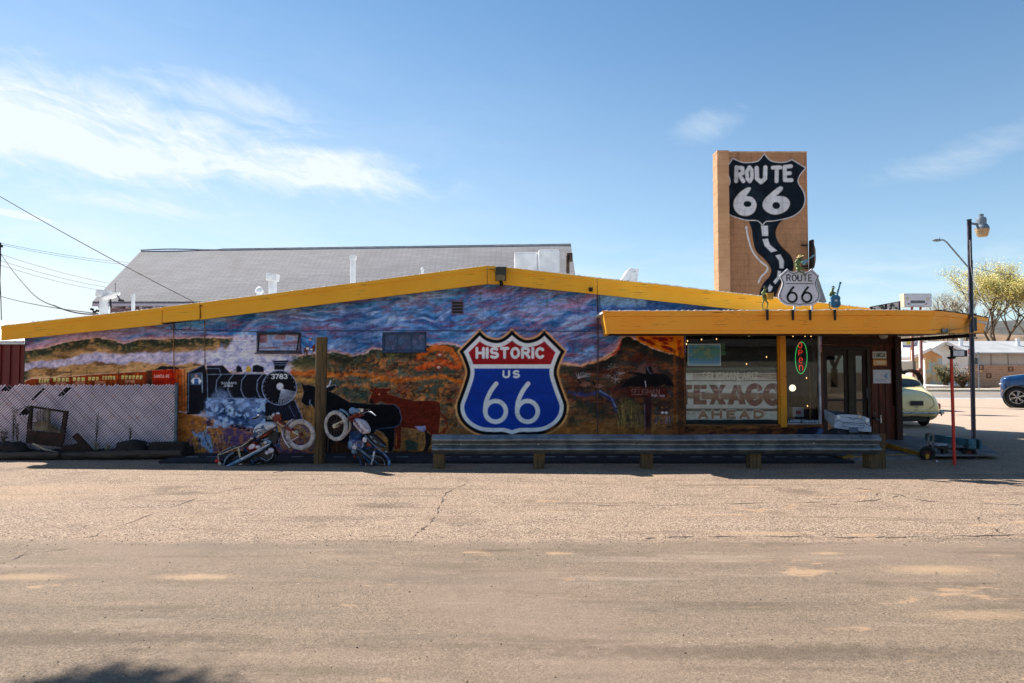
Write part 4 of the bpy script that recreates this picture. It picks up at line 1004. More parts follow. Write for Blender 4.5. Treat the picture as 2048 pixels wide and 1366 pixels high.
wallpipe([(1195, 588), (1196, 700), (1195, 868)], .011, mat('pipe_paint', (70, 56, 70), (96, 60, 44), 3, .6))
wallpipe([(1199, 588), (1200, 625)], .008, mat('pipe_paint2', (96, 128, 160), (70, 96, 130), 3, .6))
wallpipe([(347, 646), (348, 745)], .009, mat('pipe_rust', (150, 110, 60), (80, 60, 60), 2.5, .6)); wallpipe([(409, 640), (410, 730)], .007, mat('pipe_rust', (0, 0, 0)))
wallpipe([(340, 659), (513, 663), (700, 661), (1195, 662.5)], .006, mat('pipe_paint3', (70, 50, 66), (60, 84, 120), 3, .6), 'conduit', WY - .012)
wr_ = MB(); wr_.tube([P(332, 648, FY), P(370, 644, FY + .05), P(398, 641, FY + .05), P(402, 634, FY - .03), P(400, 612, FY - .03)], .006, 5)
wr_.tube([P(347, 650, WY - .03), P(356, 664, WY - .03), P(372, 668, WY - .02), P(384, 650, WY - .03)], .004, 5); wr_.tube([P(340, 650, WY - .03), P(352, 668, WY - .03), P(349, 652, WY - .03)], .004, 5)
wr_.build('lead', BLACKM, shop)
# display window beside the door
def zz(py, Y=WY): return P(1500, py, Y).z
def xx(px, Y=WY): return P(px, 760, Y).x
FRM = yellow('frame_paint', (224, 150, 30), (206, 128, 28), (120, 70, 20))
zb = zz(848); zt = zz(662); x0 = xx(1368); x1 = xx(1375); x2 = xx(1558.5); x3 = xx(1571); x4 = xx(1574); x5 = xx(1637); x6 = xx(1643)
fr = MB(); fr.box(xx(1364), WY - .035, zb - .045, x6, WY + .06, zb - .006); fr.box(x0, WY - .012, zb - .003, x0 + .02, WY + .05, zt)
dwf = fr.build('display_window', mat('sill_wood', (150, 96, 44), (92, 54, 30), 6, .8, stretch=(1, 1, 6)), shop, bevel=.003)
fr = MB(); fr.box(x2 + .002, WY - .05, zb - .06, x3, WY + .06, zt); fr.box(x2 - .028, WY - .02, zb - .003, x2, WY + .05, zt)
fr.build('corner_post', FRM, dwf, bevel=.004)
fr = MB(); fr.box(x5, WY - .03, zb - .002, x5 + .035, WY + .04, zt); fr.box(x3 + .002, WY - .01, zb - .003, x5 - .002, WY + .03, zb + .012); fr.box(x3 + .002, WY - .01, zb, x3 + .014, WY + .03, zt)
fr.build('mullion', mat('white_trim', (196, 198, 206), (150, 152, 160), 5, .6), dwf)
GLS = glassmat('window_glass')
g = MB(); g.box(x0 + .02, WY + .012, zb, x2 - .028, WY + .018, zt); g.box(x3 + .014, WY + .012, zb + .012, x5, WY + .018, zt); g.build('pane', GLS, dwf)
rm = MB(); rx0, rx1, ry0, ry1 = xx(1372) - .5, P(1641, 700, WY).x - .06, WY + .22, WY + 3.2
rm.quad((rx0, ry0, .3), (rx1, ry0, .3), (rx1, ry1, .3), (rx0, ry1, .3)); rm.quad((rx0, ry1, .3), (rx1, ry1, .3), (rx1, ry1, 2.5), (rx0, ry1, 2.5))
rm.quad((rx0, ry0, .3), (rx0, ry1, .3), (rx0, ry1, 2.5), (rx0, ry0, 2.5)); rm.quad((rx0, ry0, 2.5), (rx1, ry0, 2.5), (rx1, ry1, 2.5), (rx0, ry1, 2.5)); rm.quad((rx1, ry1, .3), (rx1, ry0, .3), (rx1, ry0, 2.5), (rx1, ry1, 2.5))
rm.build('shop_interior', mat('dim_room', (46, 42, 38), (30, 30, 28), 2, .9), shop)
# canopy
CY = 11.88
cz = P(1500, 620.5, CY).z; czb = P(1500, 667.5, CY + .12).z
tipT = P(1975, 636.5, 13.5); tipB = P(1966, 665, 13.55)
cx0 = P(1206, 621, CY).x; cxc = P(1868, 621, CY).x
def fascia_face(mb, a_top, b_top, a_bot, b_bot, t=.045, boards=(0, .22, .86, 1.0), proud=(-.018, 0, -.012)):
 n = (Vector(b_top) - Vector(a_top)).cross(Vector((0, 0, 1))).normalized()     # outward
 if n.y > 0 and abs(n.x) < .99: n = -n
 for k in range(len(boards) - 1):
  q = [];
  for (T, Bm) in ((a_top, a_bot), (b_top, b_bot)):
   T = Vector(T); Bm = Vector(Bm)
   q.append((T.lerp(Bm, boards[k] + (.006 if k else 0)), T.lerp(Bm, boards[k + 1])))
  pr = -proud[k]
  f = [q[0][1] + n * pr, q[1][1] + n * pr, q[1][0] + n * pr, q[0][0] + n * pr]; bk = [v - n * (pr + t) for v in f]
  mb.add([*f, *bk], [(0, 1, 2, 3), (7, 6, 5, 4), (0, 4, 5, 1), (1, 5, 6, 2), (2, 6, 7, 3), (3, 7, 4, 0)])
cf = MB()
topl = [(cx0, CY, P(1206, 622.5, CY).z), (P(1450, 0, CY).x, CY, P(1450, 621.8, CY).z), (P(1735, 0, CY).x, CY, P(1735, 620.3, CY).z), (cxc, CY, P(1868, 621.5, CY).z)]
botl = [(cx0 + .085, CY + .12, czb), (P(1450, 0, CY).x, CY + .12, czb), (P(1735, 0, CY).x, CY + .12, czb), (cxc - .02, CY + .12, czb)]
for i in range(3): fascia_face(cf, topl[i], topl[i + 1], botl[i], botl[i + 1])
mid1 = P(1900, 624.5, 12.22); mid1b = P(1898, 667.3, 12.33); mid2 = P(1940, 630.5, 12.83); mid2b = P(1936, 666.3, 12.92)
chain = [(topl[-1], botl[-1]), (mid1, mid1b), (mid2, mid2b), (tipT, tipB)]
for i in range(3): fascia_face(cf, chain[i][0], chain[i + 1][0], chain[i][1], chain[i + 1][1])
cfo = cf.build('canopy_fascia', ORA, shop); tag(cfo, 'weathered orange front boards of the canopy')
ce = MB()      # left end
bk = P(1199.5, 622, WY); bkb = P(1208, 666, WY)
ce.add([(cx0 - .004, CY - .01, topl[0][2] + .005), (cx0 + .078, CY + .10, czb - .01), (bkb.x, WY - .005, czb), (bk.x, WY - .005, topl[0][2]),
  (cx0 + .05, CY + .01, topl[0][2]), (cx0 + .13, CY + .13, czb), (bkb.x + .05, WY - .005, czb), (bk.x + .05, WY - .005, topl[0][2])],
       [(0, 3, 2, 1), (0, 4, 7, 3), (1, 2, 6, 5), (0, 1, 5, 4), (2, 3, 7, 6)])
ce.box(cx0 - .012, CY - .012, topl[0][2] - .012, cx0 + .02, CY + .02, topl[0][2] + .012); ce.beam((cx0 + .072, CY + .085, czb + .02), (bkb.x - .008, WY - .01, czb + .02), .012, .05)
ce.build('canopy_end', YEL, shop)
back1 = (10.2, 17.2); back2 = (9.2, 18.6)
poly = [(cx0 + .1, CY + .14), (cxc - .02, CY + .14), (mid1b.x - .03, mid1b.y + .02), (mid2b.x - .03, mid2b.y + .02), (tipB.x - .02, tipB.y), back1, back2, (XB, 18.6), (XB - .3, WY + .9), (x6 + .1, WY + 1.3), (x6 + .1, WY - .005), (cx0 + .18, WY - .005)]
def zsoff(x, y): return czb + .012 + max(0, (x - 6.8)) * .035 + max(0, y - 13.4) * .019
sf = MB(); sf.slab(poly, zsoff, lambda x, y: zsoff(x, y) + .02); sf.build('canopy_soffit', mat('soffit_board', (92, 60, 34), (66, 42, 26), 2, .8, stretch=(.5, 6, 1)), shop)
poly2 = [(cx0, CY + .03), (cxc, CY + .03), (mid1.x, mid1.y + .02), (mid2.x, mid2.y + .02), (tipT.x, tipT.y + .02), (10.3, 17.2), (9.3, 18.7), (7.0, 18.7), (7.0, WY - .005), (cx0, WY - .005)]
sf = MB(); sf.slab(poly2, lambda x, y: cz - .05 - max(0, x - 8.0) * .07, lambda x, y: cz - .012 - max(0, x - 8.0) * .045)
cro = sf.build('canopy_roof', WHT, shop)
bead = MB(); pts = []
for i in range(3):
 a = Vector(topl[i]); b = Vector(topl[i + 1])
 for k in range(60): pts.append(a.lerp(b, k / 60) + Vector((0, .015, random.uniform(-.004, .014))))
bead.tube(pts, [random.uniform(.008, .017) for _ in pts], 5)
bead.build('roof_edging', WHT, cro)
sh_ = MB()      # dark curled shingle edges near the tip
for i in range(26):
 k = i / 25; a = chain[int(min(k * 3, 2.999))][0]; b = chain[int(min(k * 3, 2.999)) + 1][0]; q = Vector(a).lerp(Vector(b), (k * 3) % 1.0)
 if random.random() < .75: sh_.obox(q + Vector((0, .02, .012)), (.05, .05, .006), Matrix.Rotation(random.uniform(-.15, .15), 3, 'Y'))
sh_.build('shingle_edging', mat('old_shingle', (58, 52, 50), (90, 82, 76), 9, .9), cro)
bb = MB(); bb.beam((XB - .1, YD + .3, 2.24), (tipB.x - .06, tipB.y + .12, 2.33), .09, .07); bb.build('canopy_beam', DARK, shop)
tr_ = MB(); tr_.beam((x6 + .2, CY + .32, czb + .004), (XB + .4, CY + .32, czb + .02), .22, .012); tr_.build('canopy_trim', mat('cream_trim', (170, 140, 80), (130, 104, 60), 3, .7), shop)
# recessed entrance wall with door
ew = MB(); Yd = YD
def ex(px): return P(px, 760, Yd).x
def ez(py): return P(1720, py, Yd).z
dl, dr_ = ex(1648), ex(1733); dt = ez(700); WK = .14
ew.box(x6 - .02, Yd, WK, dl, Yd + .12, 2.4); ew.box(dl, Yd, dt, dr_, Yd + .12, 2.4); ew.box(dr_, Yd, WK, ex(1784), Yd + .12, 2.4)
ew.box(ex(1784), Yd, 2.08, XB, Yd + .12, 2.4); ew.box(ex(1784), Yd, WK, XB - .02, Yd + .12, .86)
ew.box(x6 - .02, WY + .05, WK, x6 + .06, Yd, 2.35)
ewo = ew.build('entrance_wall', BROWNW, shop)
bt = MB()
for px in (1662, 1681, 1700, 1722, 1743, 1757, 1770):
 bt.box(ex(px) - .006, Yd - .012, (dt + .06) if px < 1733 else WK, ex(px) + .006, Yd, 2.38)
bt.box(XB - .10, Yd - .09, WK, XB + .02, Yd + .0, 2.32); bt.box(x6 + .06, Yd - .03, 2.16, XB - .10, Yd - .001, 2.30)
bt.box(XB - .02, YD + .01, WK, XB + .05, YD + .35, 2.3)
bt.build('batten', mat('dark_boards', (62, 30, 18), (40, 20, 13), 3, .75, stretch=(8, 8, .6)), ewo)
dm = mat('door_wood', (44, 24, 14), (28, 15, 10), 4, .6, stretch=(8, 8, .6))
d = MB(); d.box(dl - .06, Yd - .04, WK, dl - .002, Yd + .02, dt + .06); d.box(dr_ + .002, Yd - .04, WK, dr_ + .06, Yd + .02, dt + .06); d.box(dl - .06, Yd - .045, dt + .002, dr_ + .06, Yd + .02, dt + .07)
dof = d.build('door', dm, shop)
def leaf_door(a, b, nm, m):
 q = MB(); q.box(a, Yd + .01, WK + .02, a + .07, Yd + .05, dt - .005); q.box(b - .07, Yd + .01, WK + .02, b, Yd + .05, dt - .005)
 q.box(a + .07, Yd + .01, dt - .12, b - .07, Yd + .05, dt - .005); q.box(a + .07, Yd + .01, WK + .02, b - .07, Yd + .05, WK + .22); q.box(a + .07, Yd + .012, .98, b - .07, Yd + .045, 1.02)
 o = q.build(nm, m, dof); return o
L1 = leaf_door(dl, ex(1696), 'door_leaf', dm); L2 = leaf_door(ex(1706), dr_, 'door_leaf', dm)
q = MB(); q.box(ex(1696) + .003, Yd - .02, WK, ex(1706) - .003, Yd + .05, dt - .003); q.build('door_post', mat('olive_paint', (64, 62, 44), (50, 48, 34), 4, .7), dof)
q = MB(); q.box(dl + .07, Yd + .028, WK + .2, ex(1696) - .07, Yd + .034, dt - .12); q.box(ex(1706) + .07, Yd + .028, WK + .2, dr_ - .07, Yd + .034, dt - .12)
q.build('door_glass', glassmat('door_glass', (200, 196, 190), .1), dof)
q = MB(); q.tube([(ex(1731), Yd - .01, 1.05), (ex(1731), Yd - .05, 1.05), (ex(1731), Yd - .05, 1.25), (ex(1731), Yd - .01, 1.25)], .009, 6); q.build('handle', GALV, dof, smooth=True)
# steps, ramp and the painted strip along the wall
CONC = mat('concrete', (120, 120, 122), (92, 94, 98), 3, .9, bump=.3, bscale=60)
YK = mat('yellow_kerb_paint', (200, 146, 32), (150, 108, 34), 7, .8, c3=(96, 80, 56), bump=.3, bscale=40)
def g2(px, py, z): v = G(px, py, z); return (v.x, v.y)
wk = MB(); wk.slab([g2(1657, 905, .06), g2(1700, 917, .06), g2(1850, 912, .06), (7.9, 13.9), (8.9, 14.9), (XB, 14.95), (XB, YD - .001), (xx(1643), YD - .001), (xx(1643), WY - .1)], .0, .06); structure(wk.build('walkway', CONC))
RPL = [(7.62, 14.25), (8.45, 14.9), (9.4, 13.7), (8.95, 12.55), (7.56, 12.5)]
wk = MB(); wk.slab(RPL, .061, lambda x, y: .09 + max(0, y - 12.5) * .05); structure(wk.build('ramp', CONC))
kb = MB(); kb.beam((7.545, 12.46, .06), (7.60, 14.2, .12), .06, .09); k1 = G(1700, 921, .0); k2 = G(1845, 914, 0); kb.beam((k1.x, k1.y, .035), (k2.x, k2.y, .035), .06, .07); k0 = G(1657, 908, 0)
kb.slab([(k0.x, k0.y), (k0.x + .12, k0.y + .1), (k1.x + .10, k1.y + .05), (k1.x - .02, k1.y - .14), (k1.x - .16, k1.y - .08)], 0, .085)
structure(kb.build('kerb', YK, bevel=.006))
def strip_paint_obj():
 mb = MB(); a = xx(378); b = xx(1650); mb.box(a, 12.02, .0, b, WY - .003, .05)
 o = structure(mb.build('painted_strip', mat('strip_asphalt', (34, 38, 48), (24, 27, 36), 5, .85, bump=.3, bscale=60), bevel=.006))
 ds = MB(); n = 31
 for i in range(n):
  x = a + .25 + (b - a - .3) * i / n
  if i in (4, 11, 23): continue
  ds.box(x, 12.50, .0505, x + .21, 12.545, .054)
 structure(ds.build('dash_line', mat('dash_white', (170, 174, 182), (120, 124, 134), 9, .8), o))
strip_paint_obj()
# things on and behind the window
def flat_strokes(mb, sts, wd, y0, y1, m=0):
 for s in sts: mb.ribbon(s, wd, y0, y1, m)
def tex_paint(p):
 X, Y = p.X, p.Y; o = np.ones_like(X)
 p.lay(o, (204, 208, 204)); p.lay(sst(fbm(X, Y, 30, 8, 4, 5), .5, .7) * .5, (146, 154, 152))
 def band(y0, y1, c, a=1.0, amp=2.0, sd=1):
  yy = Y + (fbm(X, X * 0, 26, 1, 3, sd) - .5) * amp
  p.lay(sst(yy, y0 - .5, y0 + .5) * (1 - sst(yy, y1 - .5, y1 + .5)) * a, c)
 band(730, 746, (20, 30, 32), 1, 1.0, 3); band(736, 740, (52, 82, 70), 1, .6, 4)
 band(760.5, 762.5, (22, 26, 28), 1, .6, 5); band(817, 822.5, (30, 42, 46), 1, .6, 6); band(840, 852, (14, 26, 32), 1, 5, 7)
 rust = (104, 62, 44)
 p.lay(((X > 1385) * (Y > 747) * (Y < 759)) * .55, rust)
 p.lay(((X > 1392) * (Y > 749) * (Y < 758)) * sst(fbm(X, Y, 24, 3, 4, 9), .40, .55) * .9, rust)
 yy = Y + (fbm(X, X * 0, 40, 1, 3, 11) - .5) * 5
 wave = sst(yy, 785, 787) * (1 - sst(yy, 797, 800)); p.lay(wave * sst(X, 1368, 1374) * .92, (112, 84, 66)); p.lay(wave * sst(fbm(X, Y, 30, 3, 3, 13), .5, .65) * .8, (92, 56, 42))
 letters = (92, 30, 36)
 def blocky(q, c=letters):
  p.poly(q, (60, 30, 34), 1, .5)
  p.poly(q, c, 1, .5) if False else None
 TX = {'T': [(40, 745), (210, 745), (210, 800), (155, 800), (155, 985), (75, 985), (75, 800), (40, 800)], 'E': [(232, 745), (390, 745), (390, 798), (310, 798), (310, 835), (365, 835), (365, 885), (310, 885), (310, 932), (390, 932), (390, 985), (232, 985)],
          'X': [(425, 745), (508, 745), (540, 800), (565, 745), (630, 745), (565, 855), (632, 985), (555, 985), (515, 915), (480, 985), (430, 985), (490, 855)],
          'A': [(735, 745), (810, 745), (878, 985), (800, 985), (790, 935), (735, 935), (722, 985), (655, 985)]}
 for k, q in TX.items():
  z = ZW(*q); p.poly(z, letters, 1, .5)
  p.line(z, .9, (38, 22, 26), 1, .4, closed=True)
 p.poly(ZW((768, 800), (785, 880), (748, 880)), (176, 180, 176), 1, .5)
 for cx, op in ((990, True), (1212, False)):
  c0 = ZW((cx, 865))[0]; a0, a1 = (.75, 5.5) if op else (0, 2 * pi)
  arc = [(c0[0] + 13.4 * cos(t) * (1.0), c0[1] + 17.2 * sin(t)) for t in np.linspace(a0, a1, 34)]
  p.line(arc, 11.6, (38, 22, 26), 1, .4); p.line(arc, 10.2, letters, 1, .4)
 p.lay(wave * .62 * sst(X, 1372, 1380), (124, 92, 74))
 for k in range(40):
  x = random.uniform(1372, 1560); y = random.uniform(765, 815); p.ell(x, y, random.uniform(.4, 1.4), random.uniform(.4, 1.0), (56, 40, 38), .8, .4)
 p.text('SELIGMAN.', *ZW((345, 672))[0], 74, 12.5, 3.0, (180, 178, 168), .95, .30, .4); p.text('ARIZ', *ZW((838, 672))[0], 30, 12.5, 3.0, (180, 178, 168), .85, .34, .4)
 for ch, a, b in (('A', 300, 400), ('H', 462, 575), ('E', 650, 745), ('A', 812, 915), ('D', 985, 1095)):
  z = ZW((a + 4, 1150), (b - 4, 1150)); sts = strokes(ch, z[0][0], z[0][1], z[1][0] - z[0][0], -12.8)
  for s in sts: p.line(s, 7.0, (190, 196, 196), 1, .4)
  for s in sts: p.line(s, 5.0, (120, 86, 66), 1, .5)
 p.lay(((Y > 824) & (Y < 829)) * sst(fbm(X, Y, 3, 20, 3, 15), .5, .7) * .5, (120, 100, 80))
YT = WY + .05
zt_ = P(1450, 734, YT).z; zb_ = P(1450, 852, YT).z
ts = MB(); ts.box(P(1371, 700, YT).x, YT + .004, zb_, P(1562, 700, YT).x, YT + .03, zt_)
tso = ts.build('advertising_board', mat('sheet_back', (90, 90, 86), (60, 50, 44), 5, .7))
tag(tso, 'weathered white enamel board with big red TEXACO letters standing inside the display window', 'sign')
painted_grid('face', P(1371, 700, YT).x, P(1562, 700, YT).x, zb_, zt_, YT, .0085, tex_paint, paintmat('enamel', .4, .08, .5), tso, None, 2.0)
def map_paint(p):
 X, Y = p.X, p.Y; o = np.ones_like(X); p.lay(o, (74, 150, 196))
 n = fbm(X, Y, 12, 9, 5, 7); p.lay((1 - sst(np.hypot((X - 1410) / 30, (Y - 706) / 15) + (n - .5) * 1.3, .8, .9)) * .9, (86, 148, 140)); p.lay(sst(n, .54, .66) * (np.hypot((X - 1408) / 30, (Y - 706) / 15) < 1) * .8, (140, 160, 120))
 p.lay(sst(fbm(X, Y, 3, 3, 3, 8), .66, .7) * .6, (60, 100, 120)); p.lay((Y < 692) * .6, (110, 170, 190)); p.line([(1396, 691), (1428, 691)], 1.0, (40, 90, 116), .6)
 p.line([(1376, 688.5), (1441, 688.5), (1441, 730.5), (1376, 730.5)], 1.8, (196, 206, 206), 1, .4, closed=True)
YM = WY + .022
mp_ = MB(); a = P(1375.5, 731.5, YM); b = P(1441.5, 687.5, YM); mp_.box(a.x, YM + .003, a.z, b.x, YM + .012, b.z)
mo = mp_.build('map_poster', mat('poster_back', (190, 196, 196), rough=.7)); tag(mo, 'blue and green framed map hanging inside the top left of the display window', 'poster')
painted_grid('print', a.x, b.x, a.z, b.z, YM, .008, map_paint, paintmat('poster_print', .5, .0, .4), mo, None, 1.5)
gm = MB(); c0 = P(1446, 693, YM + .06); gm.ell(c0, (.045, .03, .085), nu=12, nv=9); gm.ell(c0 + Vector((0, -.03, .02)), (.012, .02, .03)); gm.prism([(c0.x - .05, c0.z - .17), (c0.x + .06, c0.z - .17), (c0.x + .05, c0.z - .11), (c0.x + .02, c0.z - .07), (c0.x - .02, c0.z - .07), (c0.x - .05, c0.z - .12)], c0.y - .01, c0.y + .02)
o = gm.build('mask', mat('green_plastic', (30, 120, 70), (22, 96, 60), 5, .4), smooth=True); tag(o, 'green alien mask hanging beside the framed map in the window', 'mask')
sl = thing('string_lights', P(1500, 676, WY + .3), 'string of tiny warm bulbs along the top of the window inside the shop', 'string lights')
wi = MB(); pts = [P(px, 668 + 4 * abs(sin(px / 14.0)), WY + .25) for px in np.arange(1378, 1636, 5)]; wi.tube(pts, .004, 5); wi.build('cord', mat('green_cord', (20, 40, 26), rough=.6), sl)
BUL = emis('bulb_glow', (255, 196, 120), 1.5)
for px, py in ((1373, 688), (1375, 682), (1403, 679), (1433, 678), (1498, 671), (1528, 669), (1555, 688), (1586, 672), (1610, 672), (1622, 672), (1613, 756), (1630, 757), (1615, 812), (1533, 714), (1493, 728)):
 b = MB(); c_ = P(px, py, WY + .25); b.ell(c_, (.009, .009, .016), nu=8, nv=6); b.build('bulb', BUL, sl, smooth=True)
YN = WY + .05
ne = thing('neon_sign', P(1604, 746, YN), 'oval green neon tube round red letters reading OPEN behind the narrow pane', 'neon sign')
c0 = P(1602.5, 715.5, YN); nb = MB(); nb.tube([(c0.x + .112 * cos(t) + .012 * sin(t), YN, c0.z + .305 * sin(t)) for t in np.linspace(0, 2 * pi, 60)], .0065, 7); nb.build('border_tube', emis('neon_green', (60, 210, 110), .35), ne)
RN = emis('neon_red', (240, 60, 34), .55)
for ch, cy, dx in (('o', 696, -.022), ('P', 711, -.016), ('e', 726, -.010), ('n', 741, -.004)):
 c_ = P(1602.5, cy, YN); hgt = .105 if ch == 'P' else .175; nb = MB()
 for s in strokes(ch, c_.x - .036 + dx, c_.z - .0, .066, hgt): nb.tube([(a, YN - .01, z) for a, z in s], .005, 6)
 nb.build('letter_tube', RN, ne)
nb = MB(); nb.beam((c0.x, YN + .03, c0.z - .28), (c0.x, YN + .03, c0.z + .28), .01, .01); nb.beam((c0.x, YN + .03, c0.z + .28), (c0.x, YN + .03, c0.z + .42), .004, .004); nb.build('bracket', BLACKM, ne)
def sig_paint(p):
 p.lay(np.ones_like(p.X), (22, 30, 44)); p.text('LACROIX-', 1577, 844.5, 26, 5, .9, (176, 196, 214), .95); p.text('Solapandesign', 1605, 844.5, 33, 5.4, .9, (176, 196, 214), .95)
a = P(1575.5, 847.5, WY + .006); b = P(1637, 838.5, WY + .006)
o = painted_grid('signature_strip', a.x, b.x, a.z, b.z, WY + .006, .005, sig_paint, paintmat('enamel', .4), dwf, None, 1.3); tag(o, 'dark strip with hand painted signature lettering')
o = MB(); c_ = P(1585, 776, WY + .15); o.ell(c_, (.042, .03, .042)); o.ring(c_, .058, .008, (0, 1, 0), 20, 6); o = o.build('globe_lamp', emis('lamp_glow', (255, 244, 226), .7), smooth=True); tag(o, 'small round lit lamp behind the narrow pane below the neon sign', 'lamp')
o = MB(); c_ = P(1596, 824, WY + .3); o.box(c_.x - .11, WY + .28, c_.z - .09, c_.x + .10, WY + .45, c_.z + .09, 0); o.box(c_.x - .05, WY + .277, c_.z - .03, c_.x + .05, WY + .279, c_.z + .02, 1)
o = o.build('carton', [mat('paper_white', (186, 188, 196), (160, 160, 170), 4, .8), mat('label_red', (176, 60, 56), rough=.7)]); tag(o, 'white carton with a red print standing low behind the narrow pane', 'carton')
o = MB(); o.tube([P(1621, 735, WY + .35), P(1621, 788, WY + .35), P(1622, 838, WY + .35)], [.022, .018, .03], 8); o.box(P(1612, 0, WY).x, WY + .3, .55, P(1632, 0, WY).x, WY + .5, .58)
o = o.build('display_stand', mat('brass_yellow', (170, 140, 70), (120, 96, 50), 5, .5), smooth=True); tag(o, 'slim ochre display stand behind the right side of the narrow pane', 'stand')
# plates and papers on the entrance wall
def plate(px, py, wpx, hpx, bg_, fg, txt, label, cat='license plate', nm='license_plate', grp='plates nailed to the entrance wall', art=None):
 Y = Yd - .02; c_ = P(px, py, Y); hw = wpx / FPX * Y / 2; hh = hpx / FPX * Y / 2
 mb = MB(); mb.box(c_.x - hw, Y + .001, c_.z - hh, c_.x + hw, Y + .012, c_.z + hh)
 o = mb.build(nm, mat('tin_' + str(bg_[0]) + str(bg_[2]), bg_, rough=.5)); tag(o, label, cat, grp)
 def fn(p):
  p.lay(np.ones_like(p.X), bg_)
  if art: art(p, px, py, wpx, hpx)
  if not txt and hpx < 12:
   for k in range(5): p.line([(px - wpx * .32 + k * wpx * .15, py - 1), (px - wpx * .28 + k * wpx * .15, py + 2)], 1.3, fg, .7, .4)
  if txt: p.text(txt, px - wpx * .40, py + hpx * .26, wpx * .8, hpx * .52, max(.9, hpx * .10), fg, 1, .3, .35)
 g_ = painted_grid('face', c_.x - hw, c_.x + hw, c_.z - hh, c_.z + hh, Y, .006, fn, paintmat('enamel', .4), o, None, 1.1); return o
plate(1654.5, 685, 16, 9, (186, 186, 180), (60, 50, 50), '', 'small white plate over the left end of the door frame')
plate(1697, 684.5, 14, 7.5, (130, 120, 112), (226, 220, 214), '', 'small worn grey plate over the middle of the door frame')
plate(1732, 684.5, 18, 8, (46, 42, 34), (150, 130, 70), '', 'small dark plate over the right end of the door frame')
plate(1759, 710, 27.5, 14, (196, 192, 180), (44, 60, 54), '1 UNCLR', 'white plate reading 1 UNCLR, topmost right of the door')
plate(1760, 725.5, 27.5, 13, (214, 146, 44), (226, 220, 190), 'LCH030', 'orange and yellow plate just under the white one right of the door', art=lambda p, x, y, w_, h_: p.lay((p.Y > y + 3) * .7, (176, 72, 40)))
def art_paper(p, x, y, w_, h_):
 for k in range(26):
  a = random.uniform(0, 6.3); r = random.uniform(1, 9); cx = x + 8 + r * .5 * cos(a); cy = y + r * .8 * sin(a); p.line([(cx, cy), (cx + random.uniform(-4, 4), cy + random.uniform(-3, 3))], .9, (60, 130, 180), .8)
 for k in range(14): p.line([(x - 14 + k * 1.6, y + 9 + random.uniform(-2, 1)), (x - 12 + k * 1.6, y + 6 + random.uniform(-3, 3))], .8, (96, 130, 160), .7)
plate(1764, 753, 35, 27, (200, 204, 212), (0, 0, 0), '', 'pale sheet with a blue pen drawing pinned under the plates', 'drawing', 'drawing', None, art_paper)
o = MB(); c_ = P(1766.5, 670, 12.9); o.lathe([(.075, 0), (.078, -.02), (.07, -.045), (.05, -.065), (.0, -.075)], (c_.x, 12.9, zsoff(c_.x, 12.9)), n=20)
o = o.build('ceiling_lamp', mat('frosted', (180, 176, 166), (150, 146, 138), 8, .4), smooth=True); tag(o, 'round frosted lamp fixed under the canopy by the entrance', 'ceiling lamp')
o = MB(); c_ = P(1893, 661, 12.1); o.box(c_.x - .055, 12.13, c_.z - .035, c_.x + .055, 12.24, c_.z + .035); o = o.build('junction_box', GALV, bevel=.004); tag(o, 'small grey junction box on the bottom edge of the canopy near its tip', 'junction box')
# Route 66 shield sign with its bracket feet, and the frogs
YS = CY - .06
rs = thing('shield_sign', P(1599, 622, YS), 'white ROUTE 66 shield sign standing on the canopy edge between the figures', 'road sign')
def ps(px, py): v = P(px, py, YS); return (v.x, v.z)
sh2 = us_shield(1557, 1640.5, 537, 613.5)
b = MB(); b.prism([ps(*q) for q in sh2], YS - .004, YS + .022); b.build('sign_panel', mat('sign_white', (226, 226, 232), (206, 206, 214), 5, .45), rs, bevel=.002)
b = MB(); insh = us_shield(1560.0, 1637.5, 541, 609.5); b.ribbon([ps(*q) for q in insh] + [ps(*insh[0])], .010, YS - .008, YS - .004)
b.ribbon([ps(1571, 567.5), ps(1626.5, 567.5)], .011, YS - .0075, YS - .004); BLK = mat('sign_black', (16, 17, 22), (26, 27, 32), 9, .5)
b.build('border', BLK, rs)
b = MB()
x0_, z0_ = ps(1573.5, 562.0); x1_, z1_ = ps(1623.5, 549.8)
flat_strokes(b, strokes('ROUTE', x0_, z0_, x1_ - x0_, z1_ - z0_, .28), .016, YS - .0085, YS - .004)
for cx in (1584, 1613.2):
 x0_, z0_ = ps(cx - 9.2, 604.2); x1_, z1_ = ps(cx + 8.4, 573.5)
 flat_strokes(b, strokes('6', x0_, z0_, x1_ - x0_, z1_ - z0_), .036, YS - .0085, YS - .004)
b.build('lettering', BLK, rs)
for px in (1584.5, 1619):
 b = MB(); c_ = P(px - 6, 0, YS); b.box(P(px - 5.5, 0, YS).x, YS + .024, P(0, 620, YS).z - .02, P(px - 1.5, 0, YS).x, YS + .05, P(0, 600, YS).z); b.build('leg', mat('sign_white', (0, 0, 0)), rs)
def bracket(px, parent, Y=CY - .03):
 b = MB(); a = P(px - 2.6, 619.5, Y); c_ = P(px + 2.6, 640.5, Y); b.box(a.x, Y - .012, c_.z, c_.x, Y + .0, a.z)
 b.box(a.x, Y, a.z - .012, c_.x, Y + .12, a.z + .001)
 for k in (.15, .45, .75): z = a.z + (c_.z - a.z) * k; b.ell(((a.x + c_.x) / 2, Y - .013, z), (.006, .005, .006), nu=6, nv=4)
 return b.build('bracket', BLACKM, parent)
bracket(1585.5, rs); bracket(1620, rs)
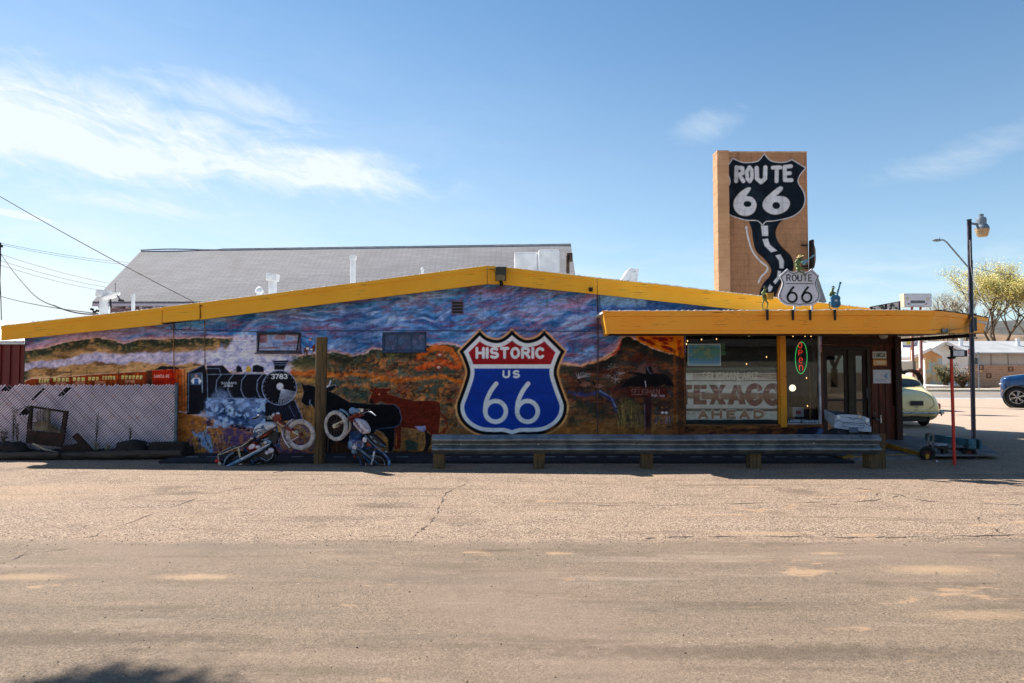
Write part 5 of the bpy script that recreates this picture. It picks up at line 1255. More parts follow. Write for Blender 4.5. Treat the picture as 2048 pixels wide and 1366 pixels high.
def skin(joints, edges, lv=2, flat=1.0, Yo=0.0):
 """one continuous limb-and-body surface grown round a skeleton; joints: name -> (x, y, z, radius)"""
 names = list(joints); me = bpy.data.meshes.new('skin')
 me.from_pydata([joints[n][:3] for n in names], [(names.index(a), names.index(b)) for a, b in edges], [])
 o = bpy.data.objects.new('skin', me); C.objects.link(o)
 md = o.modifiers.new('skin', 'SKIN'); md.use_smooth_shade = True
 for i, n in enumerate(names):
  r = joints[n][3]; r = r if isinstance(r, tuple) else (r, r); me.skin_vertices[0].data[i].radius = r
 me.skin_vertices[0].data[0].use_root = True
 sb = o.modifiers.new('sub', 'SUBSURF'); sb.levels = lv; sb.render_levels = lv
 dg = bpy.context.evaluated_depsgraph_get(); ev = o.evaluated_get(dg); m2 = ev.to_mesh()
 vs = [tuple(v.co) for v in m2.vertices]; fs = [tuple(p.vertices) for p in m2.polygons]
 ev.to_mesh_clear(); bpy.data.objects.remove(o)
 mb = MB(); mb.add(vs, fs); return mb
FROG = mat('frog_green', (112, 128, 62), (70, 92, 50), 9, .45, c3=(176, 166, 96))
HAT = mat('straw_hat', (206, 184, 128), (170, 146, 92), 14, .6)
def figure(nm, base, sc, J, E, label, grp='frog band figures on the canopy edge'):
 """J in photo pixels relative to base: (dx right, dy depth in px, dz up, r)"""
 t_ = thing(nm, base, label, 'figurine', grp)
 JJ = {k: (base[0] + v[0] * sc, base[1] + v[1] * sc, base[2] + v[2] * sc, v[3] * sc) for k, v in J.items()}
 skin(JJ, E).build('body', FROG, t_, smooth='all'); return t_
def fp(base, sc, x, y, z): return (base[0] + x * sc, base[1] + y * sc, base[2] + z * sc)
def hat(mb, base, sc, x, z, r=4.6, tilt=0.2, crown=3.0, y=-.5):
 ax = (sin(tilt), -.15, cos(tilt)); mb.lathe([(r * sc, 0), (r * sc * 1.02, .25 * sc), (r * .55 * sc, .5 * sc), (r * .5 * sc, crown * .7 * sc), (r * .34 * sc, crown * sc), (0.0, crown * sc)], fp(base, sc, x, y, z), ax, 16)
def eyes(t_, base, sc, x, z, dx=1.7):
 mb = MB()
 for s in (-1, 1): mb.ell(fp(base, sc, x + s * dx, -2.2, z), (.8 * sc, .8 * sc, .9 * sc), nu=8, nv=6)
 mb.build('eye', mat('eye_black', (20, 20, 18), rough=.2), t_, smooth='all')
px2 = CY / FPX * 1.04
base = P(1533, 619.5, CY - .02)
LEGS = [('pel', 'hl'), ('hl', 'kl'), ('kl', 'al'), ('al', 'fl'), ('pel', 'hr'), ('hr', 'kr'), ('kr', 'ar'), ('ar', 'fr')]
ARMS = [('che', 'shl'), ('shl', 'ell'), ('ell', 'hal'), ('che', 'shr'), ('shr', 'elr'), ('elr', 'har')]
TOR = [('pel', 'wai'), ('wai', 'che'), ('che', 'nec'), ('nec', 'hea'), ('hea', 'mou')]
J = {'pel': (-3, 0, 19, 2.6), 'wai': (-4, 0, 25, 3.6), 'che': (-5, 0, 32, 4.0), 'nec': (-3.5, 0, 37, 2.2), 'hea': (-2.5, -.6, 41, 3.2), 'mou': (-.5, -2.6, 40, 2.2),
     'hl': (-5, 0, 18, 1.6), 'kl': (-8.5, -1, 9, 1.0), 'al': (-6.5, 0, 1.2, .8), 'fl': (-2.5, -2.5, .5, .8), 'hr': (-1, 0, 18, 2.0), 'kr': (2.4, -1.5, 12, 1.5), 'ar': (.5, 0, 1.2, .8), 'fr': (3.5, -3, .5, .8),
     'shl': (-8, 0, 33, 1.5), 'ell': (-8, -2, 29, 1.3), 'hal': (0, -6, 30, 1.2), 'shr': (-1.5, 0, 33, 1.4), 'elr': (2, -3, 30, 1.2), 'har': (6, -5, 29, 1.1)}
t1 = figure('frog_figure', base, px2, J, TOR + LEGS + ARMS, 'green frog figurine with a squeezebox standing left of the white shield sign')
b = MB(); hat(b, base, px2, -2.6, 43, 4.4, -.1, 3); b.build('hat', mat('dark_hat', (62, 72, 50), (40, 46, 36), 6, .6), t1, smooth=True); eyes(t1, base, px2, -1.6, 42.4)
b = MB(); c_ = fp(base, px2, 4.5, -6, 25.5)
for k in range(7): b.obox((c_[0] + (k - 3) * 1.7 * px2, c_[1], c_[2]), ((.55 if k % 2 else .85) * px2, 3.2 * px2, (5.6 if k % 2 else 6.2) * px2), Matrix.Rotation(.05 * (k - 3), 3, 'Y'))
b.build('squeezebox', mat('mustard', (216, 158, 52), (180, 120, 40), 6, .4), t1)
bracket(1534.5, t1)
base = P(1667, 619.5, CY - .02)
J = {'pel': (-1, 0, 16, 3.2), 'wai': (-1.5, 0, 23, 3.8), 'che': (-2, 0, 31, 4.2), 'nec': (-1.5, 0, 37, 2.0), 'hea': (-.5, -.8, 41, 3.0), 'mou': (.8, -2.6, 40, 2.1),
     'hl': (-4, 0, 15, 2.0), 'kl': (-9.5, -2, 14, 1.3), 'al': (-7, 0, 2, .9), 'fl': (-4, -2, .5, .9), 'hr': (3, 0, 15, 2.0), 'kr': (10.5, -2, 13, 1.3), 'ar': (6.5, 0, 2, .9), 'fr': (7.5, -2.5, .5, .9),
     'shl': (-6, 0, 33, 1.6), 'ell': (-7.5, -2, 27, 1.4), 'hal': (0, -7, 24, 1.2), 'shr': (2.5, 0, 33, 1.5), 'elr': (7.5, -2, 31, 1.3), 'har': (6, -6, 39, 1.1)}
t2 = figure('frog_figure', base, px2, J, TOR + LEGS + ARMS, 'frog figurine playing a blue double bass right of the white shield sign')
b = MB(); hat(b, base, px2, -.4, 43.4, 4.6, .1, 2.6); b.build('hat', mat('navy_hat', (50, 62, 70), (34, 42, 50), 6, .6), t2, smooth=True); eyes(t2, base, px2, .4, 42.3)
b = MB()
def fpz(x, z): q = fp(base, px2, x, 0, z); return (q[0], q[2])
bo = chaikin([(0, 28), (6, 27), (9.5, 22), (8, 17), (10, 10), (7, 4), (0, 2.5), (-7, 4), (-10, 10), (-8, 17), (-9.5, 22), (-6, 27)], 2, True)
yb = base[1] - 8 * px2; b.prism([fpz(u, v) for u, v in bo], yb - 2.2 * px2, yb + 1.5 * px2, 0)
b.beam(fp(base, px2, 1, -10, 20), fp(base, px2, 9, -9, 49), 1.6 * px2, 2.4 * px2, 0); b.obox(fp(base, px2, 9.6, -9, 50.5), (1.6 * px2, 1.4 * px2, 2 * px2), Matrix.Rotation(.25, 3, 'Y'), 0)
c_ = fp(base, px2, .5, -10.3, 17); b.ell(c_, (3.0 * px2, .3 * px2, 2.6 * px2), m=1)
b.build('double_bass', [mat('bass_blue', (44, 108, 146), (30, 84, 120), 6, .35), mat('paper_white', (0, 0, 0))], t2, smooth=True); bracket(1669.5, t2)
base = P(1601.5, 546.5, YS + .0)
J = {'pel': (-6.5, 1, 10, 4.6), 'wai': (-7.5, .5, 17, 5.2), 'che': (-4.5, 0, 23.5, 4.8), 'nec': (-2, -1, 27.5, 3.0), 'hea': (-.6, -1.5, 30, 3.4), 'mou': (2, -4, 28.5, 2.2),
     'hl': (-8, -3, 8.5, 3.0), 'kl': (-9.5, -7, 6.2, 2.4), 'al': (-4.5, -8, 1.5, 1.1), 'fl': (-3, -8.5, -1, 1), 'hr': (-2, -3, 9, 2.6), 'kr': (2.5, -7, 8.5, 1.8), 'ar': (1.8, -7, -3, 1.2), 'fr': (4.5, -9, -7, 1.3),
     'shl': (-9, -1, 24, 2.0), 'ell': (-11.5, -4, 20, 1.6), 'hal': (2, -8, 20, 1.3), 'shr': (0, -1, 25, 1.8), 'elr': (5, -6, 21, 1.5), 'har': (10, -8, 25, 1.2)}
t3 = figure('frog_figure', base, px2, J, TOR + LEGS + ARMS, 'seated frog figurine with a guitar perched on top of the white shield sign')
b = MB(); hat(b, base, px2, -1.2, 32.0, 6.6, -.35, 3.2); b.build('hat', HAT, t3, smooth=True); eyes(t3, base, px2, .8, 30.6)
b = MB()
def fq(x, z): q = fp(base, px2, x, 0, z); return (q[0], q[2])
yb = base[1] - 9.5 * px2; R_ = Matrix.Rotation(radians(35), 2)
def gq_(u, v): q = R_ @ Vector((u, v)); return fq(5.5 + q.x, 21.5 + q.y)
bo = chaikin([(-8, 0), (-7, 4.3), (-2, 4.2), (0, 2.8), (3.5, 3.4), (5.5, 0), (3.5, -3.4), (0, -2.8), (-2, -4.2), (-7, -4.3)], 2, True)
b.prism([gq_(u, v) for u, v in bo], yb - 1.2 * px2, yb + 1.0 * px2, 0)
q0 = gq_(4, 0); q1 = gq_(17, 0); b.beam((q0[0], yb - 1.5 * px2, q0[1]), (q1[0], yb - 1.5 * px2, q1[1]), 1.0 * px2, 1.5 * px2, 0); q1 = gq_(18, 0); b.obox((q1[0], yb - 1.5 * px2, q1[1]), (1.8 * px2, .6 * px2, 1.3 * px2), Matrix.Rotation(-radians(35), 3, 'Y'), 0)
b.build('guitar', mat('guitar_blue', (110, 160, 176), (76, 126, 146), 5, .35), t3, smooth=True)
# painted masonry tower behind the shop
YT2 = 21.0
def tower_paint(p):
 X, Y = p.X, p.Y; o = np.ones_like(X); p.lay(o, (176, 130, 98)); p.lay(sst(fbm(X, Y, 60, 30, 4, 3), .4, .65) * .5, (170, 124, 88)); p.lay(sst(fbm(X, Y, 4, 3, 3, 4), .6, .75) * .3, (160, 112, 78))
 navy = (14, 24, 36); wht = (212, 210, 214)
 body = cr(ZT((160, 190), (225, 130)), 2)[:-1] + cr(ZT((225, 112), (290, 140), (350, 145), (430, 130), (475, 75)), 5)[:-1] + cr(ZT((475, 75), (520, 125), (580, 142), (650, 140), (705, 118)), 5)[:-1] + \
  [ZT((805, 185))[0]] + cr(ZT((805, 185), (760, 240), (745, 300), (790, 380), (800, 450), (770, 520), (690, 575), (560, 605), (490, 612), (462, 640)), 5)[1:-1] + \
  cr(ZT((462, 640), (420, 605), (330, 600), (230, 570), (160, 535)), 5) + [ZT((158, 360))[0]] + cr(ZT((158, 360), (195, 325), (205, 290), (190, 240), (158, 220)), 4)
 road = cr(ZT((350, 610), (375, 680), (385, 760), (410, 850), (480, 920), (528, 990), (520, 1050), (470, 1110), (440, 1180), (445, 1230)), 6) + cr(ZT((560, 1230), (600, 1130), (640, 1080), (700, 1020), (712, 960), (690, 890), (620, 820), (580, 760), (568, 700), (590, 640), (625, 600)), 6)
 p.line(road, 2.6, (170, 118, 80), .6, 1); p.poly(road, navy, 1, .6)
 p.line(body, 3.4, wht, 1, .6, closed=True); p.poly(body, navy, 1, .7)
 p.lay((X > 1449) * sst(fbm(X, Y, 20, 30, 4, 9), .55, .7) * ((p.c[..., 2] < .05) * .12), (60, 80, 96))
 p.line(cr(ZT((330, 660), (345, 740), (380, 850), (440, 930), (500, 980), (490, 1020), (450, 1060), (430, 1105)), 6), 3.2, wht, 1, .6); p.ell(*ZT((332, 665))[0], 2.7, 3.6, wht)
 for q in ([(450, 648), (505, 648), (508, 730), (460, 730)], [(462, 758), (505, 752), (520, 800), (580, 850), (530, 862), (480, 810)], [(565, 888), (605, 878), (635, 930), (632, 990), (600, 990), (595, 930)], [(585, 1010), (612, 1015), (600, 1075), (565, 1118), (548, 1098), (580, 1060)], [(520, 1120), (545, 1140), (530, 1175), (512, 1180), (505, 1150)]):
  z = ZT(*q); p.line(z, 1.2, (70, 60, 56), .8, .6, closed=True); p.poly(z, wht, 1, .8)
 def let(*qs, wd=7.0):
  for q in qs: p.line(ZT(*q), wd + 1.6, (110, 100, 100), .9, .5)
  for q in qs: p.line(ZT(*q), wd, wht, 1, .5)
 let([(252, 178), (250, 290)], [(255, 182), (300, 185), (305, 225), (262, 240)], [(275, 240), (308, 290)], wd=7.5)
 let([(358, 178), (335, 215), (340, 270), (360, 292), (378, 260), (375, 200), (358, 178)], wd=7.0)
 let([(415, 185), (418, 270), (450, 298), (482, 270), (485, 180)], wd=8.2)
 let([(545, 182), (605, 180)], [(577, 185), (575, 290)], wd=7.5); let([(690, 170), (640, 176), (642, 282), (695, 282)], [(642, 228), (682, 226)], wd=7.5)
 for pts, hole in (([(345, 338), (375, 345), (345, 390), (325, 412), (380, 415), (420, 470), (400, 540), (345, 572), (280, 565), (235, 520), (225, 460), (260, 400), (300, 365)], (342, 474, 8.0, 6.0)),
                      ([(612, 328), (632, 350), (590, 395), (560, 410), (640, 410), (685, 450), (675, 510), (620, 550), (550, 562), (490, 535), (460, 495), (470, 440), (530, 385), (580, 345)], (572, 486, 7.8, 7.0))):
  z = chaikin(ZT(*pts), 2, True); p.line(z, 1.8, (110, 100, 96), 1, .5, closed=True); p.poly(z, wht, 1, .6); p.ell(*ZT(hole[:2])[0], hole[2], hole[3], navy)
 p.c *= (1 - .07 * (fbm(X, Y, 30, 80, 3, 12) > .55))[..., None]
tb = MB(); tx0 = P(1429, 450, YT2).x; txp = P(1449, 450, YT2).x; tx1 = P(1615.8, 450, YT2).x; tz = P(1530, 305, YT2).z; tzp = P(1440, 300.5, 20.5).z
tower = thing('sign_tower', ((tx0 + tx1) / 2, 21.6, 0), 'tall tan block tower painted with a black ROUTE 66 shield and a winding road', 'tower')
TAN = mat('tan_block', (196, 150, 112), (182, 136, 98), 2.5, .85, bump=.3, bscale=20)
tb.box(txp - .1, YT2 + .012, 0, tx1, YT2 + .42, tz); tb.build('tower_core', TAN, tower)
tb = MB(); px0_ = P(1436, 450, 20.5).x
for k in range(int(tzp / .2) + 1): tb.box(px0_ - (.004 if k % 2 else 0), 20.5, .2 * k + .002, txp - .003, YT2 - .04, min(.2 * k + .198, tzp))
tb.box(px0_ + .01, 20.51, 0, txp - .01, YT2 - .06, tzp - .01); tb.build('pilaster', TAN, tower, bevel=.004)
tb = MB(); tb.box(txp + .004, YT2 - .012, tz + .002, tx1 + .02, YT2 + .43, tz + .04); tb.build('coping', mat('coping_pale', (214, 190, 164), (180, 150, 124), 6, .8), tower, bevel=.004)
def trel(X, Z):
 row = Z / .2; dz = np.abs(row - np.round(row)) * .2; r = np.floor(row); xx_ = X / .4 + (r % 2) * .5; dx = np.abs(xx_ - np.round(xx_)) * .4
 return np.minimum(np.maximum(1 - dz / .014, 0) + .7 * np.maximum(1 - dx / .014, 0), 1) * .009
def tp2(p):
 tower_paint(p); Z = np.linspace(2.0, tz, p.X.shape[0])[:, None] + 0 * p.X; Xw = np.linspace(txp, tx1, p.X.shape[1])[None, :] + 0 * p.X
 p.c *= (1 - .2 * trel(Xw, Z) / .009)[..., None]; p.c *= (1 - .20 * sst(fbm(p.X, p.Y, 7, 90, 4, 14), .55, .72))[..., None]
painted_grid('painted_face', txp, tx1, 2.0, tz, YT2, .0125, tp2, paintmat('tower_paint_mat', .85, .25, .2, 30), tower, None, 1.06, trel)
os_ = thing('projecting_sign', (tx1 + .1, 20.9, 4.2), 'rounded board sign seen nearly edge on, bracketed to the right side of the tower', 'sign')
a = P(1617, 538, 20.8); b = P(1623, 482, 20.8)
q = MB(); q.box(a.x, 20.55, a.z, b.x - .03, 20.75, b.z); q.build('frame', BLACKM, os_, bevel=.01)
q = MB(); out_ = [(1622, 483), (1626, 487), (1629.5, 500), (1630, 520), (1628, 532), (1624, 539), (1620, 540), (1620, 483)]; q.prism([(P(u, v, 20.85).x, P(u, v, 20.85).z) for u, v in out_], 20.78, 20.95); q.build('sign_face', mat('old_board', (118, 110, 104), (150, 108, 74), 3, .8), os_, bevel=.01)
q = MB()
for u, v in ((1603, 490.5), (1604, 532), (1604, 537)): c_ = P(u, v, 20.85); q.box(c_.x, 20.84, c_.z - .02, a.x + .02, 20.90, c_.z + .02)
q.build('bracket', BLACKM, os_)
q = MB(); q.beam(P(1629, 556, 19.5), P(1646, 606, 19.5), .12, .16); o = q.build('strut', mat('strut_grey', (120, 122, 126), rough=.6)); tag(o, 'slanting grey metal strut behind the right edge of the white shield sign', 'strut')
# big grey-roofed building behind
def shingle(name, c1, c2, rowh=.14, w_=.3):
 m, t, b = newmat(name); co = t.node('ShaderNodeTexCoord').outputs['Object']; x, y, z = t.xyz(co)
 br = t.node('ShaderNodeTexBrick'); t.l.new(t.comb(x, t.m('MULTIPLY', z, 1.65)), br.inputs['Vector'])
 br.inputs['Color1'].default_value = (*lin(c1), 1); br.inputs['Color2'].default_value = (*lin(c2), 1); br.inputs['Mortar'].default_value = (*lin((106, 105, 108)), 1)
 br.inputs['Scale'].default_value = 1.0; br.inputs['Brick Width'].default_value = w_; br.inputs['Row Height'].default_value = rowh; br.inputs['Mortar Size'].default_value = .014; br.inputs['Mortar Smooth'].default_value = .3
 c = t.mix(t.ss(t.noise(co, 1.2, 6), .45, .7, 0, .4), br.outputs['Color'], lin((108, 105, 104))); t.l.new(c, b.inputs['Base Color']); b.inputs['Roughness'].default_value = .9
 t.l.new(t.bump(br.outputs['Fac'], -.4, .012), b.inputs['Normal']); return m
hall = thing('gable_building', (-6, 27, 0), 'large building behind the shop with a long grey shingled roof and pale siding', 'building')
RL = P(282, 502, 27.1); RR = P(1142, 490, 25.7); EL = P(185, 603, 24); ER = P(1158, 603, 22.7)
BL = RL + (RL - EL) * 1.0; BR = RR + (RR - ER) * 1.0; BL.z = EL.z; BR.z = ER.z
q = MB(); th_ = Vector((0, 0, .10))
q.add([EL, ER, RR, RL, EL - th_, ER - th_, RR - th_, RL - th_], [(0, 1, 2, 3), (7, 6, 5, 4), (0, 4, 5, 1), (1, 5, 6, 2), (3, 2, 6, 7), (0, 3, 7, 4)])
q.add([RL, RR, BR, BL, RL - th_, RR - th_, BR - th_, BL - th_], [(0, 1, 2, 3), (7, 6, 5, 4), (2, 6, 7, 3), (1, 5, 6, 2), (0, 3, 7, 4)])
hroof = q.build('roof', shingle('grey_shingle', (142, 141, 145), (130, 129, 133), .10, .4), hall)
q = MB(); pts = [RL.lerp(RR, k / 60) + Vector((0, 0, .03 + .03 * sin(k * .4) * (k < 12))) for k in range(61)]; q.tube(pts, .028, 6); q.build('ridge_cap', mat('ridge_grey', (170, 170, 174), (140, 140, 144), 4, .9), hroof)
q = MB(); ins = .45; dEx = (ER - EL).normalized(); F0 = EL + dEx * .35 + Vector((0, .5, -.12)); F1 = ER - dEx * .3 + Vector((0, .5, -.12))
B0 = BL + dEx * .35 + Vector((0, -.5, -.12)); B1 = BR - dEx * .3 + Vector((0, -.5, -.12)); R0 = RL + dEx * .35 - th_ * 1.5; R1 = RR - dEx * .3 - th_ * 1.5
gz = lambda v: Vector((v.x, v.y, 0))
q.add([gz(F0), gz(F1), F1, F0], [(0, 1, 2, 3)]); q.add([gz(F1), gz(B1), B1, R1, F1], [(0, 1, 2, 3, 4)]); q.add([gz(B0), gz(F0), F0, R0, B0], [(0, 1, 2, 3, 4)]); q.add([gz(B1), gz(B0), B0, B1], [(0, 1, 2, 3)])
m_, t_, b_ = newmat('lap_siding'); co = t_.node('ShaderNodeTexCoord').outputs['Object']; z_ = t_.xyz(co)[2]; fr_ = t_.m('FRACT', t_.m('MULTIPLY', z_, 6.5))
t_.l.new(t_.mix(t_.ss(fr_, .0, .12), lin((120, 128, 142)), lin((176, 186, 200))), b_.inputs['Base Color']); t_.l.new(t_.bump(fr_, .6, .03), b_.inputs['Normal']); b_.inputs['Roughness'].default_value = .7
q.build('wall', m_, hall)
n = 34
for k in range(n):
 v = EL.lerp(ER, (k + .5) / n)
 if k == 0: q = MB(); q.box(v.x - .05, v.y + .03, v.z - .24, v.x + .05, v.y + .5, v.z - .11); rt0 = q.build('rafter_tail', mat('white_paint', (224, 226, 228), rough=.6), hall); v0_ = v
 elif k < 15: rc = rt0.copy(); C.objects.link(rc); rc.parent = hall; rc.location = v - v0_
q = MB(); q.beam(EL - th_ * 1.2, ER - th_ * 1.2, .03, .10); q.build('fascia', mat('white_paint', (0, 0, 0)), hall)
# things standing on the shop roof
WP = mat('white_roof_paint', (232, 233, 236), (212, 213, 217), 4, .6, bump=.15, bscale=12)
def ron(y, px): return P(px, float(rk(px, 1)), FY).z
def flue(px, top, bot, r, Y, label, cap='none', lean=0):
 mb = MB(); a = P(px, bot + 10, Y); b = P(px + lean, top, Y); a.z = min(a.z, ron(Y, px) + .0) - .1
 if cap == 'none': mb.tube([a, b], r, 14)
 else:
  mb.tube([a, Vector((b.x, b.y, b.z - r * 1.5))], r, 14)
  if cap == 'cone': mb.lathe([(r * 1.45, 0), (r * 1.45, r * .7), (r * .9, r * 1.5), (r * .3, r * 1.9), (0, r * 1.9)], (b.x, b.y, b.z - r * 1.8), n=16); mb.lathe([(r * 1.6, 0), (r * 1.6, r * .15)], (b.x, b.y, b.z - r * 1.9), n=16)
  if cap == 'hood': mb.obox((b.x, b.y, b.z - r * .6), (r * 1.35, r * 1.3, r * .9), Matrix.Rotation(.1, 3, 'Y')); mb.obox((b.x - r * .3, b.y - r * 1.32, b.z - r * .6), (r * .8, .01, r * .5))
  if cap == 'box': mb.obox((b.x, b.y, b.z - r * .8), (r * 1.15, r * 1.15, r * .7)); mb.obox((b.x, b.y, b.z - .01), (r * .8, r * .8, .02))
 o = mb.build('roof_vent', WP, smooth=True); tag(o, label, 'roof vent', 'vents and pipes on the shop roof')
flue(208, 583, 632, .085, 15.0, 'white capped flue at the far left of the shop roof below the dish', 'hood'); flue(266.5, 588, 622, .036, 14.5, 'thin plain white pipe between the dish and the cable', 'none')
flue(545.5, 550, 590, .085, 15.0, 'white flue with a square hood left of the middle of the roof', 'hood'); flue(519, 574, 592, .06, 15.0, 'small round capped white vent beside the hooded flue', 'cone')
flue(706, 511, 568, .06, 15.2, 'tall slim white pipe with a rusty cap left of the ridge', 'box'); flue(845, 535, 548, .028, 15.0, 'tiny vent stub with a knob left of the gable peak', 'cone')
dn = thing('satellite_dish', P(222, 600, 15), 'tilted white satellite dish on the left end of the shop roof', 'satellite dish')
q = MB(); c_ = P(222, 591, 15); ax = Vector((.42, .1, -.9)).normalized(); q.lathe([(.20, .0), (.19, .03), (.13, .055), (.05, .07), (0, .072)], c_, ax, 20); q.lathe([(.195, .0), (.12, .035), (0, .05)], c_, ax, 20); q.build('dish', WP, dn, smooth=True)
q = MB(); q.tube([P(221, 594, 15), P(221, 606, 15), P(222, 616, 15)], .018, 8); q.tube([P(229, 585, 15), P(237, 594, 15), P(241, 601, 14.9)], .014, 6); q.box(P(239, 602, 14.9).x, 14.85, P(239, 603, 14.9).z, P(243, 600, 14.9).x + .03, 14.95, P(243, 599, 14.9).z); q.tube([P(230.5, 588, 15), P(230.5, 565, 15)], .006, 5); q.build('mount', BLACKM, dn)
q = MB(); a = P(1029, 545, 15.5); b = P(1118, 503, 15.5); mx = P(1076, 520, 15.5).x; zr = ron(15, 1060) - .1
q.box(a.x, 15.5, zr, mx, 16.4, b.z - .02); q.box(mx + .005, 15.35, zr, b.x, 16.5, b.z + .02)
o = q.build('roof_cooler', WP, bevel=.03); tag(o, 'big white boxy cooler on the roof right of the gable peak', 'roof cooler')
q = MB(); q.tube([P(1135.5, 560, 16.5), P(1135.5, 512, 16.5)], .045, 8); q.box(P(1132, 0, 16.5).x, 16.4, P(0, 512, 16.5).z, P(1142, 0, 16.5).x, 16.62, P(0, 507, 16.5).z); q.box(P(1137, 0, 16.5).x, 16.36, P(0, 524, 16.5).z, P(1142.5, 0, 16.5).x, 16.5, P(0, 509, 16.5).z)
o = q.build('service_mast', mat('rust_brown', (104, 84, 66), (70, 54, 44), 8, .8)); tag(o, 'rusty brown service mast beside the white cooler', 'mast')
q = MB(); q.prism([(P(u, v, 15.5).x, P(u, v, 15.5).z) for u, v in ((1234, 572), (1254, 541), (1259, 537), (1277, 539), (1271, 575))], 15.4, 15.75); q.prism([(P(u, v, 15.5).x, P(u, v, 15.5).z) for u, v in ((1256, 566), (1262, 545), (1270, 545), (1267, 566))], 15.38, 15.4)
o = q.build('roof_scoop', WP, bevel=.02); tag(o, 'white slanted metal scoop poking above the right roof slope', 'roof scoop')
fl = thing('flood_lamp', P(1001, 552, FY - .1), 'dark boxy flood lamp fixed to the peak of the yellow gable', 'flood lamp')
q = MB(); c0 = P(1002, 541, FY - .12); q.obox(c0, (.10, .10, .075), Matrix.Rotation(.2, 3, 'X')); q.build('housing', mat('lamp_bronze', (40, 42, 42), (56, 58, 56), 6, .5), fl, bevel=.01)
q = MB(); c1 = P(1001.5, 555, FY - .19); q.obox(c1, (.085, .012, .055), Matrix.Rotation(.35, 3, 'X')); q.build('lens', mat('lamp_lens', (120, 116, 92), (98, 94, 76), 6, .2), fl, bevel=.004)
q = MB(); q.obox(P(1001.5, 554, FY - .165), (.10, .02, .07), Matrix.Rotation(.35, 3, 'X')); q.tube([P(1002, 563, FY - .07), P(1003, 571, FY - .03)], .035, 8); q.tube([P(979, 538, FY - .03), P(988, 539, FY - .03), P(992, 548, FY - .05), P(1000, 563, FY - .04)], .006, 5); q.build('bracket', BLACKM, fl)
q = MB(); c_ = P(1181.5, 579, FY - .03); q.obox(c_, (.035, .04, .035)); q.lathe([(.02, 0), (.02, .02)], (c_.x, c_.y - .04, c_.z), (0, -1, 0), 12); o = q.build('camera_box', BLACKM, bevel=.004); tag(o, 'tiny black camera box on the yellow board right of the peak', 'camera')
# left side: red shed, pole, cables
shed = thing('red_shed', (-13, 19, 0), 'red ribbed metal shed with a pale metal roof at the left edge', 'shed')
REDM = mat('red_ribbed', (118, 22, 20), (96, 18, 17), 1.5, .5, stretch=(1, 1, .3))
ys = 16.2; xr_ = P(47.5, 700, ys).x; q = MB(); zt_s = P(0, 688, ys).z; q.box(-19, ys + .03, 0, xr_, 24, zt_s)
x = -19
while x < xr_: q.box(x, ys, .0, min(x + .05, xr_), ys + .028, zt_s); x += .22
q.build('wall', REDM, shed)
q = MB(); RA = (P(50, 681, ys), P(-10, 645, ys + 3.4)); zr1 = P(0, 645, ys + 3.5).z
n = 0; x = -19.2
while x < xr_ + .08:
 q.add([(x, ys - .1, P(0, 684, ys).z), (x + .06, ys - .1, P(0, 684, ys).z + .03), (x + .06, ys + 3.5, zr1 + .03), (x, ys + 3.5, zr1), (x + .2, ys - .1, P(0, 684, ys).z), (x + .2, ys + 3.5, zr1)], [(0, 1, 2, 3), (1, 4, 5, 2)]); x += .2
q.box(-19.2, ys - .115, P(0, 688, ys).z, xr_ + .08, ys - .1, P(0, 684, ys).z + .02)
q.build('roof', mat('pale_metal_roof', (214, 212, 210), (190, 186, 184), 2, .5), shed)
q = MB(); q.box(xr_ - .9, ys - .03, 0, xr_ - .02, ys - .003, 1.1); q.build('panel', mat('rust_panel', (128, 62, 34), (84, 40, 26), 4, .8), shed)
up = thing('utility_pole', P(-12, 735, 45), 'dark utility pole with crossarm cut off by the left edge', 'utility pole')
q = MB(); a = P(-9, 730, 45); q.tube([(a.x, 45, 0), (a.x, 45, P(0, 485, 45).z)], [.17, .12], 10); q.build('pole', mat('pole_wood', (70, 58, 50), (48, 40, 36), 5, .9, stretch=(5, 5, .4)), up)
q = MB(); q.box(a.x - 1.2, 44.85, P(0, 495, 45).z, a.x + .28, 45, P(0, 490, 45).z); q.build('crossarm', BLACKM, up)
q = MB(); q.tube([(a.x + .25, 44.8, P(0, 510, 45).z), (a.x + .25, 44.8, P(0, 555, 45).z)], .06, 6); q.tube([P(0, 560, 45), P(2, 600, 45), P(3, 640, 45)], .025, 5); q.build('riser', BLACKM, up)
CAB = mat('cable_black', (24, 24, 28), rough=.6)
def cable(pts, r, label, sag=0.0, nm='cable', grp=None):
 mb = MB(); q = []
 for (a, b) in zip(pts[:-1], pts[1:]):
  for k in range(16): t = k / 16; v = Vector(a).lerp(Vector(b), t); v.z -= sag * 4 * t * (1 - t); q.append(v)
 q.append(Vector(pts[-1])); mb.tube(q, r, 5); o = mb.build(nm, CAB); tag(o, label, 'cable', grp); return o
cable([P(-60, 357, 16), P(404, 612, FY - .03)], .009, 'thick black cable running down from the upper left to the yellow eave', .06)
a5 = P(0, 500, 45)
cable([P(2, 508, 45), P(60, 582, 33), P(108, 611, 24), P(196, 628, 23.5)], .022, 'slack black cable curving down from the utility pole to the big building', .1)
cable([P(0, 592, 40), P(196, 627, 23.5)], .018, 'straight black cable running low to the corner of the big building', .1)
for a, b, l in (((0, 486), (255, 525), 'uppermost'), ((0, 489), (250, 529), 'second'), ((0, 508), (215, 566), 'third'), ((0, 521), (205, 573), 'fourth'), ((0, 530), (198, 580), 'lowest')):
 cable([P(*a, 45), P(*b, 60), P(b[0] + 300, b[1] + 50, 90)], .011, l + ' of the thin far wires left of the big roof', .15, 'wire', 'thin far wires')
q = MB()
